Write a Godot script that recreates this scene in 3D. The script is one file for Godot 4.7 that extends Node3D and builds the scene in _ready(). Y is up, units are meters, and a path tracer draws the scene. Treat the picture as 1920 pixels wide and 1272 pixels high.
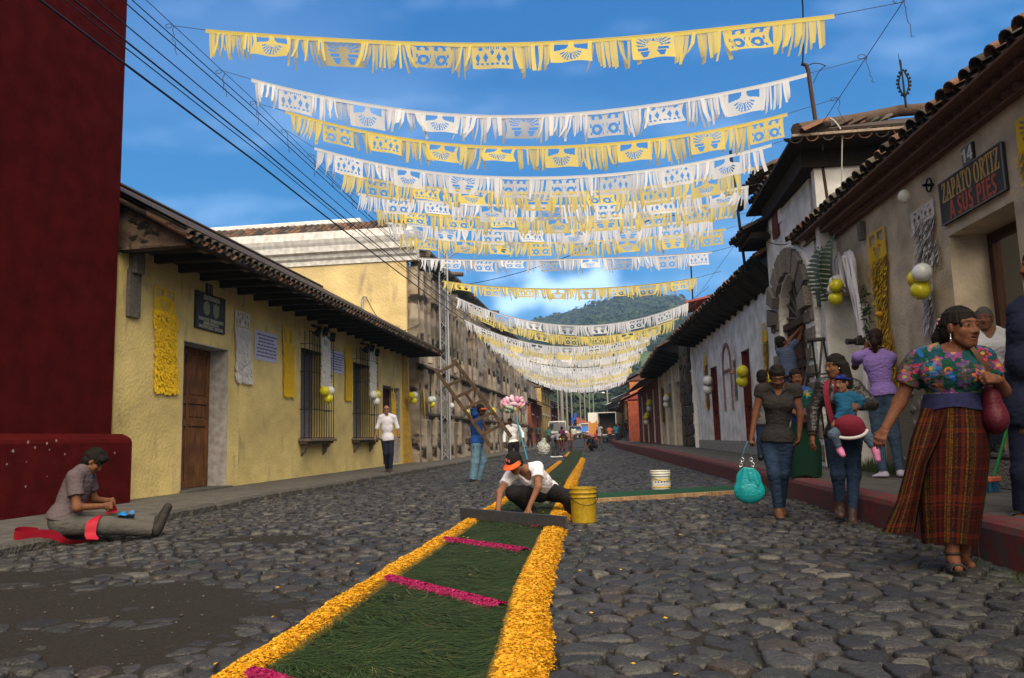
extends Node3D
class MB:
	var v := PackedVector3Array()
	var n := PackedVector3Array()
	var c := PackedColorArray()
	var uv := PackedVector2Array()
	var ix := PackedInt32Array()
	var col := Color(1, 1, 1)
	func add(p: Vector3, nn: Vector3, t := Vector2.ZERO) -> int:
		v.append(p); n.append(nn); c.append(col); uv.append(t)
		return v.size() - 1
	func tri(a: Vector3, b: Vector3, d: Vector3) -> void:
		var nn := (b - a).cross(d - a)
		if nn.length_squared() < 1e-16: return
		nn = nn.normalized()
		var i := add(a, nn); add(b, nn); add(d, nn)
		ix.append_array(PackedInt32Array([i, i + 2, i + 1]))
	func quad(a: Vector3, b: Vector3, d: Vector3, e: Vector3, u0 := Vector2(0, 0), u1 := Vector2(1, 1)) -> void:
		var nn := (d - a).cross(e - b)
		if nn.length_squared() < 1e-16: return
		nn = nn.normalized()
		var i := add(a, nn, u0); add(b, nn, Vector2(u1.x, u0.y)); add(d, nn, u1); add(e, nn, Vector2(u0.x, u1.y))
		ix.append_array(PackedInt32Array([i, i + 2, i + 1, i, i + 3, i + 2]))
	func box(t: Transform3D, s: Vector3) -> void:
		var h := s * 0.5
		var p := PackedVector3Array()
		for k in 8:
			p.append(t * Vector3(h.x if k & 1 else -h.x, h.y if k & 2 else -h.y, h.z if k & 4 else -h.z))
		quad(p[4], p[5], p[7], p[6]); quad(p[1], p[0], p[2], p[3])
		quad(p[5], p[1], p[3], p[7]); quad(p[0], p[4], p[6], p[2])
		quad(p[6], p[7], p[3], p[2]); quad(p[0], p[1], p[5], p[4])
	func cbox(t: Transform3D, s: Vector3, b: float) -> void:
		var h := s * 0.5
		var q := func(sx: float, sy: float, sz: float, ax: int) -> Vector3:
			var p := Vector3(sx * (h.x - (0.0 if ax == 0 else b)), sy * (h.y - (0.0 if ax == 1 else b)), sz * (h.z - (0.0 if ax == 2 else b)))
			return t * p
		for sg in [-1.0, 1.0]:
			var f := [q.call(sg, -1, -1, 0), q.call(sg, 1, -1, 0), q.call(sg, 1, 1, 0), q.call(sg, -1, 1, 0)]
			if sg < 0: f.reverse()
			quad(f[0], f[1], f[2], f[3])
			f = [q.call(-1, sg, -1, 1), q.call(-1, sg, 1, 1), q.call(1, sg, 1, 1), q.call(1, sg, -1, 1)]
			if sg < 0: f.reverse()
			quad(f[0], f[1], f[2], f[3])
			f = [q.call(-1, -1, sg, 2), q.call(1, -1, sg, 2), q.call(1, 1, sg, 2), q.call(-1, 1, sg, 2)]
			if sg < 0: f.reverse()
			quad(f[0], f[1], f[2], f[3])
		var cen := t.origin
		for sa in [-1.0, 1.0]:
			for sb in [-1.0, 1.0]:
				fq(q.call(sa, sb, -1, 0), q.call(sa, sb, 1, 0), q.call(sa, sb, 1, 1), q.call(sa, sb, -1, 1), cen)
				fq(q.call(sa, -1, sb, 0), q.call(sa, 1, sb, 0), q.call(sa, 1, sb, 2), q.call(sa, -1, sb, 2), cen)
				fq(q.call(-1, sa, sb, 1), q.call(1, sa, sb, 1), q.call(1, sa, sb, 2), q.call(-1, sa, sb, 2), cen)
				for sc in [-1.0, 1.0]:
					var a: Vector3 = q.call(sa, sb, sc, 0)
					var b2: Vector3 = q.call(sa, sb, sc, 1)
					var d: Vector3 = q.call(sa, sb, sc, 2)
					if (b2 - a).cross(d - a).dot(a - cen) < 0: tri(a, d, b2)
					else: tri(a, b2, d)
	func fq(a: Vector3, b: Vector3, d: Vector3, e: Vector3, from: Vector3) -> void:
		if (d - a).cross(e - b).dot((a + d) * 0.5 - from) < 0: quad(a, e, d, b)
		else: quad(a, b, d, e)
	func grid(rows: Array, closed := false, us := 1.0, vs := 1.0) -> void:
		var nr := rows.size()
		var nc: int = rows[0].size()
		var base := v.size()
		for i in nr:
			for j in nc + (1 if closed else 0):
				var jj := j % nc
				var jn := (jj + 1) % nc if closed else mini(jj + 1, nc - 1)
				var jp := (jj + nc - 1) % nc if closed else maxi(jj - 1, 0)
				var du: Vector3 = rows[i][jn] - rows[i][jp]
				var dv: Vector3 = rows[mini(i + 1, nr - 1)][jj] - rows[maxi(i - 1, 0)][jj]
				var nn := du.cross(dv)
				nn = nn.normalized() if nn.length_squared() > 1e-18 else Vector3.UP
				add(rows[i][jj], nn, Vector2(us * j / maxf(1, nc - (0 if closed else 1)), vs * i / maxf(1, nr - 1)))
		var w := nc + (1 if closed else 0)
		for i in nr - 1:
			for j in w - 1:
				var a := base + i * w + j
				ix.append_array(PackedInt32Array([a, a + w + 1, a + 1, a, a + w, a + w + 1]))
	func fan(pts: Array, flip := false) -> void:
		var m := Vector3.ZERO
		for p in pts: m += p
		m /= pts.size()
		for j in pts.size():
			if flip: tri(m, pts[(j + 1) % pts.size()], pts[j])
			else: tri(m, pts[j], pts[(j + 1) % pts.size()])
	func tube(path: Array, r0: float, r1: float = -1.0, sides := 6, cap := true) -> void:
		if r1 < 0: r1 = r0
		var rows := []
		var nrm := Vector3.ZERO
		for i in path.size():
			var T: Vector3 = (path[mini(i + 1, path.size() - 1)] - path[maxi(i - 1, 0)]).normalized()
			if i == 0:
				nrm = T.cross(Vector3(0.31, 0.2, 0.93) if absf(T.z) < 0.8 else Vector3(1, 0.2, 0)).normalized()
			else:
				nrm = (nrm - T * nrm.dot(T)).normalized()
			var b := T.cross(nrm)
			var r := lerpf(r0, r1, float(i) / maxf(1, path.size() - 1))
			var ring := []
			for j in sides:
				var a := TAU * j / sides
				ring.append(path[i] + (nrm * cos(a) + b * sin(a)) * r)
			rows.append(ring)
		grid(rows, true)
		if cap:
			fan(rows[0], true); fan(rows[-1])
	func lathe(prof: Array, sides: int, t := Transform3D()) -> void:
		var rows := []
		for p in prof:
			var ring := []
			for j in sides:
				var a := TAU * j / sides
				ring.append(t * Vector3(p.x * cos(a), p.y, -p.x * sin(a)))
			rows.append(ring)
		grid(rows, true)
	func prism(poly: PackedVector2Array, t: Transform3D, depth: float) -> void:
		var tr := Geometry2D.triangulate_polygon(poly)
		for k in range(0, tr.size(), 3):
			var a := poly[tr[k]]; var b := poly[tr[k + 1]]; var d := poly[tr[k + 2]]
			if (b - a).cross(d - a) < 0:
				var s := b; b = d; d = s
			tri(t * Vector3(a.x, a.y, depth), t * Vector3(b.x, b.y, depth), t * Vector3(d.x, d.y, depth))
			tri(t * Vector3(a.x, a.y, 0), t * Vector3(d.x, d.y, 0), t * Vector3(b.x, b.y, 0))
		for k in poly.size():
			var a := poly[k]; var b := poly[(k + 1) % poly.size()]
			quad(t * Vector3(a.x, a.y, 0), t * Vector3(b.x, b.y, 0), t * Vector3(b.x, b.y, depth), t * Vector3(a.x, a.y, depth))
	func ball(ctr: Vector3, r: Vector3, rings := 6, sides := 8, b := Basis()) -> void:
		var rows := []
		for i in rings + 1:
			var a := -PI / 2 + PI * i / rings
			var ring := []
			for j in sides:
				var t := TAU * j / sides
				ring.append(ctr + b * Vector3(r.x * cos(a) * cos(t), r.y * sin(a), -r.z * cos(a) * sin(t)))
			rows.append(ring)
		grid(rows, true)
	func put(o: MB, t: Transform3D, tint := Color(1, 1, 1)) -> void:
		var base := v.size()
		for k in o.v.size():
			v.append(t * o.v[k]); n.append((t.basis * o.n[k]).normalized()); c.append(o.c[k] * tint); uv.append(o.uv[k])
		for k in o.ix: ix.append(base + k)
	func mesh() -> ArrayMesh:
		var a := []
		a.resize(Mesh.ARRAY_MAX)
		a[Mesh.ARRAY_VERTEX] = v; a[Mesh.ARRAY_NORMAL] = n; a[Mesh.ARRAY_COLOR] = c; a[Mesh.ARRAY_TEX_UV] = uv; a[Mesh.ARRAY_INDEX] = ix
		var m := ArrayMesh.new()
		m.add_surface_from_arrays(Mesh.PRIMITIVE_TRIANGLES, a)
		return m
class Field:
	var lo: Vector3
	var h: float
	var nx: int
	var ny: int
	var nz: int
	var f := PackedFloat32Array()
	func _init(a: Vector3, b: Vector3, cell: float) -> void:
		lo = a; h = cell
		nx = int((b.x - a.x) / h) + 3; ny = int((b.y - a.y) / h) + 3; nz = int((b.z - a.z) / h) + 3
		f.resize(nx * ny * nz)
	func span(p0: Vector3, p1: Vector3) -> PackedInt32Array:
		return PackedInt32Array([clampi(int((p0.x - lo.x) / h), 0, nx), clampi(int((p1.x - lo.x) / h) + 2, 0, nx), clampi(int((p0.y - lo.y) / h), 0, ny), clampi(int((p1.y - lo.y) / h) + 2, 0, ny), clampi(int((p0.z - lo.z) / h), 0, nz), clampi(int((p1.z - lo.z) / h) + 2, 0, nz)])
	func cap(a: Vector3, b: Vector3, ra: float, rb: float, e := 0.012, flat := false, carve := false) -> void:
		var m := maxf(ra, rb) + e * 3.0
		var s := span(a.min(b) - Vector3.ONE * m, a.max(b) + Vector3.ONE * m)
		var ab := b - a
		var l2 := maxf(ab.length_squared(), 1e-9)
		var ln := sqrt(l2)
		var ie := 1.0 / e
		var lim := e * 3.0
		for k in range(s[4], s[5]):
			for j in range(s[2], s[3]):
				var id := (k * ny + j) * nx + s[0]
				var p := lo + Vector3(s[0] * h, j * h, k * h) - a
				for i in range(s[0], s[1]):
					var u := p.dot(ab) / l2
					var t := clampf(u, 0.0, 1.0)
					var d := (p - ab * t).length() - (ra + (rb - ra) * t)
					if flat and u > 1.0 - m / ln:
						var ax := (u - 1.0) * ln
						var rad := (p - ab * u).length() - (ra + (rb - ra) * t)
						d = maxf(rad, ax) if u > 0.0 else d
					if d < lim:
						if carve: f[id] *= clampf(1.0 - exp(-d * ie), 0.0, 1.0)
						else: f[id] += exp(minf(-d * ie, 40.0))
					id += 1
					p.x += h
	func ell(ctr: Vector3, bs: Basis, r: Vector3, e := 0.02, carve := false) -> void:
		var m := maxf(r.x, maxf(r.y, r.z)) + e * 3.0
		var s := span(ctr - Vector3.ONE * m, ctr + Vector3.ONE * m)
		var bt := bs.transposed()
		var ie := 1.0 / e
		var lim := e * 3.0
		var ir := Vector3(1.0 / r.x, 1.0 / r.y, 1.0 / r.z)
		var step := bt * Vector3(h, 0, 0)
		for k in range(s[4], s[5]):
			for j in range(s[2], s[3]):
				var id := (k * ny + j) * nx + s[0]
				var q := bt * (lo + Vector3(s[0] * h, j * h, k * h) - ctr)
				for i in range(s[0], s[1]):
					var a := q * ir
					var k0 := a.length()
					var k1 := (a * ir).length()
					var d := k0 * (k0 - 1.0) / maxf(k1, 1e-6)
					if d < lim:
						if carve: f[id] *= clampf(1.0 - exp(-d * ie), 0.0, 1.0)
						else: f[id] += exp(minf(-d * ie, 40.0))
					id += 1
					q += step
	func clip(pt: Vector3, nrm: Vector3, e := 0.004) -> void:
		var id := 0
		for k in nz:
			for j in ny:
				var d := (lo + Vector3(0, j * h, k * h) - pt).dot(nrm)
				var st := nrm.x * h
				for i in nx:
					if d > -e * 3.0:
						f[id] *= clampf(1.0 - exp(d / e), 0.0, 1.0) if d < 0.0 else 0.0
					d += st
					id += 1
	func wrinkle(seed_: int, amp: float, e: float) -> void:
		var q := FastNoiseLite.new()
		q.seed = seed_; q.frequency = 1.0; q.fractal_octaves = 2
		var id := 0
		for k in nz:
			for j in ny:
				for i in nx:
					var v := f[id]
					if v > 0.2 and v < 6.0:
						var p := lo + Vector3(i, j, k) * h
						var w := q.get_noise_3d(p.x * 9.0 + p.y * 5.0, p.y * 17.0 - p.x * 4.0, p.z * 9.0) * 1.6
						f[id] = v * exp((1.0 - 2.2 * absf(w)) * amp / e)
					id += 1
	func net(mb: MB, paint = null) -> void:
		var g := f
		var at := PackedInt32Array()
		at.resize(f.size())
		at.fill(-1)
		var L := PackedFloat32Array()
		L.resize(8)
		var sy := nx
		var sz := nx * ny
		var off := PackedInt32Array([0, 1, sy, sy + 1, sz, sz + 1, sz + sy, sz + sy + 1])
		var ea := PackedInt32Array([0, 2, 4, 6, 0, 1, 4, 5, 0, 1, 2, 3])
		var eb := PackedInt32Array([1, 3, 5, 7, 2, 3, 6, 7, 4, 5, 6, 7])
		for k in nz - 1:
			for j in ny - 1:
				var id := (k * ny + j) * nx
				for i in nx - 1:
					var c0 := g[id] > 1.0
					if c0 != (g[id + 1] > 1.0) or c0 != (g[id + sy] > 1.0) or c0 != (g[id + sy + 1] > 1.0) or c0 != (g[id + sz] > 1.0) or c0 != (g[id + sz + 1] > 1.0) or c0 != (g[id + sz + sy] > 1.0) or c0 != (g[id + sz + sy + 1] > 1.0):
						for q in 8: L[q] = log(maxf(g[id + off[q]], 1e-3))
						var sum := Vector3.ZERO
						var cnt := 0
						for e in 12:
							var va := L[ea[e]]
							var vb := L[eb[e]]
							if (va > 0.0) != (vb > 0.0):
								var t := va / (va - vb)
								var A := ea[e]
								var p := Vector3(A & 1, (A >> 1) & 1, A >> 2)
								p[e / 4] += t
								sum += p
								cnt += 1
						sum /= cnt
						var gx := L[1] - L[0] + L[3] - L[2] + L[5] - L[4] + L[7] - L[6]
						var gy := L[2] - L[0] + L[3] - L[1] + L[6] - L[4] + L[7] - L[5]
						var gz := L[4] - L[0] + L[5] - L[1] + L[6] - L[2] + L[7] - L[3]
						var nn := -Vector3(gx, gy, gz)
						nn = nn.normalized() if nn.length_squared() > 1e-12 else Vector3.UP
						var P := lo + (Vector3(i, j, k) + sum) * h
						if paint != null: mb.col = paint.call(P)
						at[id] = mb.add(P, nn, Vector2(P.x, P.y))
					id += 1
		for k in range(1, nz - 1):
			for j in range(1, ny - 1):
				var id := (k * ny + j) * nx + 1
				for i in range(1, nx - 1):
					var s := g[id] > 1.0
					if s != (g[id + 1] > 1.0): face(mb, at, id, id - sy, id - sy - sz, id - sz, s)
					if s != (g[id + sy] > 1.0): face(mb, at, id, id - sz, id - sz - 1, id - 1, s)
					if s != (g[id + sz] > 1.0): face(mb, at, id, id - 1, id - 1 - sy, id - sy, s)
					id += 1
	func face(mb: MB, at: PackedInt32Array, a: int, b: int, d: int, e: int, s: bool) -> void:
		var A := at[a]; var B := at[b]; var D := at[d]; var E := at[e]
		if A < 0 or B < 0 or D < 0 or E < 0: return
		if s: mb.ix.append_array(PackedInt32Array([A, D, B, A, E, D]))
		else: mb.ix.append_array(PackedInt32Array([A, B, D, A, D, E]))
var used := {}
var rng := RandomNumberGenerator.new()
var mats := {}
func numbered(called: String) -> String:
	if not used.has(called):
		used[called] = 0
		return called
	used[called] += 1
	return "%s_%03d" % [called, used[called]]
func tag(o: Node3D, label: String, category: String, group := "") -> Node3D:
	o.set_meta("label", label); o.set_meta("category", category)
	if group: o.set_meta("group", group)
	return o
func thing(called: String, label: String, category: String, at := Vector3.ZERO, turn := 0.0, group := "") -> Node3D:
	var o := Node3D.new()
	o.name = numbered(called)
	add_child(o)
	o.position = at; o.rotation.y = turn
	return tag(o, label, category, group)
func inst(called: String, m: Mesh, material: Material, parent: Node3D = null, t := Transform3D()) -> MeshInstance3D:
	var o := MeshInstance3D.new()
	o.mesh = m
	o.material_override = material
	o.transform = t
	if parent == null or parent == self:
		o.name = numbered(called)
		add_child(o)
	else:
		o.name = called
		parent.add_child(o, true)
	return o
func obj(called: String, mb: MB, material: Material, parent: Node3D = null, t := Transform3D()) -> MeshInstance3D:
	return inst(called, mb.mesh(), material, parent, t)
func struct(called: String, mb: MB, material: Material) -> MeshInstance3D:
	var o := obj(called, mb, material)
	o.set_meta("kind", "structure")
	return o
func stuff(o: Node3D) -> Node3D:
	o.set_meta("kind", "stuff")
	return o
func T(x: float, y: float, z: float, b := Basis()) -> Transform3D:
	return Transform3D(b, Vector3(x, y, z))
func many(called: String, mesh: Mesh, material: Material, places: Array, tints: Array, parent: Node3D = null) -> MultiMeshInstance3D:
	var mm := MultiMesh.new()
	mm.transform_format = MultiMesh.TRANSFORM_3D
	mm.use_colors = tints.size() > 0
	mm.mesh = mesh
	mm.instance_count = places.size()
	for i in places.size():
		mm.set_instance_transform(i, places[i])
		if tints.size() > 0: mm.set_instance_color(i, tints[i])
	var o := MultiMeshInstance3D.new()
	o.multimesh = mm
	o.material_override = material
	o.name = numbered(called)
	if parent: parent.add_child(o, true)
	else: add_child(o)
	o.set_meta("kind", "stuff")
	return o
func noise(seed_: int, freq: float, oct := 4, type := FastNoiseLite.TYPE_SIMPLEX_SMOOTH) -> FastNoiseLite:
	var q := FastNoiseLite.new()
	q.seed = seed_; q.frequency = freq; q.noise_type = type
	q.fractal_octaves = oct
	return q
func ntex(seed_: int, freq: float, a: float, b: float, oct := 5, size := 256) -> NoiseTexture2D:
	var t := NoiseTexture2D.new()
	t.width = size; t.height = size; t.seamless = true
	t.noise = noise(seed_, freq, oct)
	var r := Gradient.new()
	r.offsets = PackedFloat32Array([0.0, 0.3, 0.7, 1.0])
	var m := lerpf(a, b, 0.5)
	r.colors = PackedColorArray([Color(a, a, a), Color(lerpf(a, m, 0.7), lerpf(a, m, 0.7), lerpf(a, m, 0.7)), Color(lerpf(m, b, 0.6), lerpf(m, b, 0.6), lerpf(m, b, 0.6)), Color(b, b, b)])
	t.color_ramp = r
	return t
func nnrm(seed_: int, freq: float, strength := 4.0, oct := 4, size := 256) -> NoiseTexture2D:
	var t := NoiseTexture2D.new()
	t.width = size; t.height = size; t.seamless = true
	t.as_normal_map = true; t.bump_strength = strength
	t.noise = noise(seed_, freq, oct)
	return t
var tx := {}
func tex(key: String) -> Texture2D:
	if tx.has(key): return tx[key]
	var t: Texture2D
	match key:
		"blotch": t = ntex(3, 0.012, 0.74, 1.0, 5, 512)
		"grain": t = ntex(5, 0.09, 0.7, 1.0, 3)
		"rough": t = nnrm(7, 0.06, 5.0, 4)
		"fine": t = nnrm(8, 0.2, 3.0, 2)
		"stucco": t = nnrm(10, 0.12, 2.2, 4, 512)
		"hair": t = nnrm(12, 0.16, 4.0, 2)
		"cloth": t = nnrm(9, 0.035, 9.0, 4)
	tx[key] = t
	return t
func mat(key: String, lin: Color, o := {}) -> StandardMaterial3D:
	if mats.has(key): return mats[key]
	var m := StandardMaterial3D.new()
	m.resource_name = key
	m.albedo_color = lin.linear_to_srgb()
	m.roughness = o.get("rough", 0.85)
	m.metallic = o.get("metal", 0.0)
	m.metallic_specular = o.get("spec", 0.4)
	m.vertex_color_use_as_albedo = o.get("vc", false)
	m.cull_mode = BaseMaterial3D.CULL_DISABLED
	if o.has("map"): m.albedo_texture = tex(o.map)
	if o.has("img"): m.albedo_texture = o.img
	if o.has("bump"):
		m.normal_enabled = true
		m.normal_texture = tex(o.bump)
		m.normal_scale = o.get("bumps", 0.6)
	if o.has("map") or o.has("bump") or o.has("tri"):
		m.uv1_triplanar = true
		m.uv1_world_triplanar = o.get("world", true)
		var s: float = o.get("scale", 0.5)
		m.uv1_scale = Vector3(s, s, s)
	if o.has("back"):
		m.backlight_enabled = true
		var b: float = o.back
		m.backlight = Color(b, b, b)
	mats[key] = m
	return m
func lin(r: float, g: float, b: float) -> Color:
	return Color(r, g, b)
func rgb(r: float, g: float, b: float) -> Color:
	return Color(r / 255.0, g / 255.0, b / 255.0).srgb_to_linear()
func wall(mb: MB, t: Transform3D, length: float, height: float, thick: float, holes := [], v0 := 0.0) -> void:
	var us := [0.0, length]
	var vs := [v0, height]
	for r in holes:
		us.append_array([r.position.x, r.end.x]); vs.append_array([r.position.y, r.end.y])
	us.sort(); vs.sort()
	for i in us.size() - 1:
		if us[i + 1] - us[i] < 1e-4: continue
		for j in vs.size() - 1:
			if vs[j + 1] - vs[j] < 1e-4: continue
			var mid := Vector2((us[i] + us[i + 1]) / 2, (vs[j] + vs[j + 1]) / 2)
			var hole := false
			for r in holes: hole = hole or r.has_point(mid)
			if hole: continue
			var a: float = us[i]; var b: float = us[i + 1]; var d: float = vs[j]; var e: float = vs[j + 1]
			mb.quad(t * Vector3(a, d, 0), t * Vector3(b, d, 0), t * Vector3(b, e, 0), t * Vector3(a, e, 0))
			mb.quad(t * Vector3(b, d, -thick), t * Vector3(a, d, -thick), t * Vector3(a, e, -thick), t * Vector3(b, e, -thick))
	for r in holes:
		var a: float = r.position.x; var b: float = r.end.x; var d: float = r.position.y; var e: float = r.end.y
		mb.quad(t * Vector3(a, d, -thick), t * Vector3(a, d, 0), t * Vector3(a, e, 0), t * Vector3(a, e, -thick))
		mb.quad(t * Vector3(b, d, 0), t * Vector3(b, d, -thick), t * Vector3(b, e, -thick), t * Vector3(b, e, 0))
		mb.quad(t * Vector3(a, e, 0), t * Vector3(b, e, 0), t * Vector3(b, e, -thick), t * Vector3(a, e, -thick))
		mb.quad(t * Vector3(a, d, -thick), t * Vector3(b, d, -thick), t * Vector3(b, d, 0), t * Vector3(a, d, 0))
	var L := length; var H := height
	mb.quad(t * Vector3(0, v0, -thick), t * Vector3(0, v0, 0), t * Vector3(0, H, 0), t * Vector3(0, H, -thick))
	mb.quad(t * Vector3(L, v0, 0), t * Vector3(L, v0, -thick), t * Vector3(L, H, -thick), t * Vector3(L, H, 0))
	mb.quad(t * Vector3(0, H, 0), t * Vector3(L, H, 0), t * Vector3(L, H, -thick), t * Vector3(0, H, -thick))
func barrel(len: float, r0: float, r1: float, seg := 6) -> MB:
	var mb := MB.new()
	var rows := []
	var inn := []
	for s in [[r0, 0.0], [r1, len]]:
		var ring := []
		var ring2 := []
		for j in seg + 1:
			var a := PI * j / seg
			ring.append(Vector3(-s[0] * cos(a), s[0] * 0.85 * sin(a), s[1]))
			ring2.append(Vector3(-(s[0] - 0.016) * cos(a), (s[0] - 0.016) * 0.85 * sin(a), s[1]))
		rows.append(ring); inn.append(ring2)
	rows.reverse()
	mb.grid(rows)
	rows.reverse()
	mb.grid(inn)
	for j in seg:
		mb.quad(rows[0][j + 1], rows[0][j], inn[0][j], inn[0][j + 1])
	return mb
func tiled(parent: Node3D, t: Transform3D, width: float, run: float, material: Material, step := 0.23, single := 1, seed_ := 1, sag := 0.0, hip := 0.0) -> Node3D:
	var R := RandomNumberGenerator.new()
	R.seed = seed_
	var deck := MB.new()
	for y in [-0.005, -0.055]:
		deck.quad(t * Vector3(0, y, 0.05), t * Vector3(hip * run, y, run), t * Vector3(width, y, run), t * Vector3(width, y, 0.05))
	deck.quad(t * Vector3(0, -0.055, 0.05), t * Vector3(0, -0.005, 0.05), t * Vector3(width, -0.005, 0.05), t * Vector3(width, -0.055, 0.05))
	var roof := obj("roof", deck, mat("roof_deck", lin(0.05, 0.035, 0.028), {"rough": 0.95}), parent)
	var meshes := []
	for k in 3:
		meshes.append(barrel(0.46, 0.1 + 0.006 * k, 0.082, 6))
	var shared := []
	for k in 3: shared.append((meshes[k] as MB).mesh())
	var tint := [lin(0.16, 0.085, 0.055), lin(0.10, 0.065, 0.05), lin(0.07, 0.055, 0.045), lin(0.22, 0.11, 0.07), lin(0.12, 0.1, 0.085), lin(0.05, 0.045, 0.04)]
	var tm := []
	for k in 6:
		tm.append(mat("tile_%d" % k, tint[k], {"rough": 0.95, "map": "grain", "scale": 1.2, "bump": "rough", "bumps": 0.7}))
	var cols := int(width / step)
	var rows := int(run / 0.36)
	var rest := MB.new()
	for i in cols + 1:
		for j in rows:
			var k := R.randi() % 3
			var q := R.randi() % 6
			if (i + 0.3) * step < hip * (j * 0.36): continue
			var y := 0.03 + R.randf() * 0.018 - sag * sin(PI * i / maxf(1, cols))
			var b := Basis(Vector3.UP, (R.randf() - 0.5) * 0.09) * Basis(Vector3.RIGHT, -0.03 + (R.randf() - 0.5) * 0.03)
			var x := T((i + 0.02) * step + (R.randf() - 0.5) * 0.03, y, j * 0.36 - 0.05 + (R.randf() - 0.5) * 0.04, b)
			if j < single:
				inst("tile", shared[k], tm[q], roof, t * x)
			else:
				rest.put(meshes[k], t * x, Color(tint[q].r, tint[q].g, tint[q].b))
			if i < cols and j < 2:
				var ch := T((i + 0.52) * step, 0.045, j * 0.36 - 0.02, Basis(Vector3(0, 0, 1), PI))
				rest.put(meshes[0], t * ch, Color(tint[2].r, tint[2].g, tint[2].b))
	if rest.v.size() > 0:
		stuff(obj("tile_courses", rest, mat("tile_rest", lin(1, 1, 1), {"rough": 0.95, "vc": true, "map": "grain", "scale": 1.2, "bump": "rough", "bumps": 0.7}), roof))
	return roof
func slope_frame(origin: Vector3, along: Vector3, up: Vector3) -> Transform3D:
	var x := along.normalized()
	var z := (up - x * up.dot(x)).normalized()
	return Transform3D(Basis(x, z.cross(x), z), origin)
func text(called: String, s: String, size: float, material: Material, parent: Node3D, t: Transform3D, fonts := "Droid Sans", bold := true, width := 0.0) -> void:
	var m := TextMesh.new()
	m.text = s
	var fo := SystemFont.new()
	fo.font_names = PackedStringArray([fonts])
	fo.font_weight = 700 if bold else 400
	m.font = fo
	m.font_size = 64
	m.pixel_size = size / 46.0
	m.depth = 0.004
	m.curve_step = 4.0
	var k := Transform3D()
	if width > 0:
		var w := m.get_aabb().size.x
		if w > 0: k = Transform3D(Basis.from_scale(Vector3(width / w, 1, 1)), Vector3.ZERO)
	inst(called, m, material, parent, t * k)
func wire(pts: Array, sag := 0.0, segs := 10) -> Array:
	var out := []
	for k in pts.size() - 1:
		for i in segs:
			var u := float(i) / segs
			out.append(pts[k].lerp(pts[k + 1], u) - Vector3(0, sag * 4.0 * u * (1.0 - u), 0))
	out.append(pts[-1])
	return out
func _ready() -> void:
	rng.seed = 11
	var cam := Camera3D.new()
	cam.name = "camera"
	cam.fov = 46.97
	cam.far = 3000.0
	cam.near = 0.05
	cam.transform = Transform3D(Basis(Vector3.UP, deg_to_rad(7.336)) * Basis(Vector3.RIGHT, deg_to_rad(7.26)) * Basis(Vector3.BACK, -0.028), Vector3(0, 0.9, 0))
	add_child(cam)
	cam.current = true
	var env := Environment.new()
	env.background_mode = Environment.BG_SKY
	env.tonemap_mode = Environment.TONE_MAPPER_LINEAR
	env.tonemap_exposure = 1.3
	env.sdfgi_enabled = true; env.ssao_enabled = true; env.ssil_enabled = true
	env.fog_enabled = true
	env.fog_density = 0.0003
	env.fog_light_color = Color(0.62, 0.78, 0.95)
	var sm := ProceduralSkyMaterial.new()
	sm.sky_top_color = Color(0.12, 0.38, 0.66)
	sm.sky_horizon_color = Color(0.30, 0.67, 0.92)
	sm.sky_curve = 0.22
	sm.sky_energy_multiplier = 0.98
	sm.ground_bottom_color = Color(0.2, 0.2, 0.2)
	sm.ground_horizon_color = Color(0.45, 0.55, 0.6)
	sm.sun_angle_max = 8.0
	sm.sky_cover = cloud_cover()
	var sky := Sky.new()
	sky.sky_material = sm
	env.sky = sky
	var we := WorldEnvironment.new()
	we.name = "sky"
	we.environment = env
	we.set_meta("kind", "structure")
	add_child(we)
	var sun := DirectionalLight3D.new()
	sun.name = "sun"
	sun.light_energy = 1.3
	sun.light_color = Color(1.0, 0.94, 0.84)
	sun.light_angular_distance = 56.0
	sun.shadow_enabled = true
	add_child(sun)
	sun.look_at_from_position(Vector3(16, 56, 50), Vector3.ZERO, Vector3.UP)
	ground()
	left_side()
	right_side()
	far_street()
	overhead()
	things()
	people()
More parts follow.
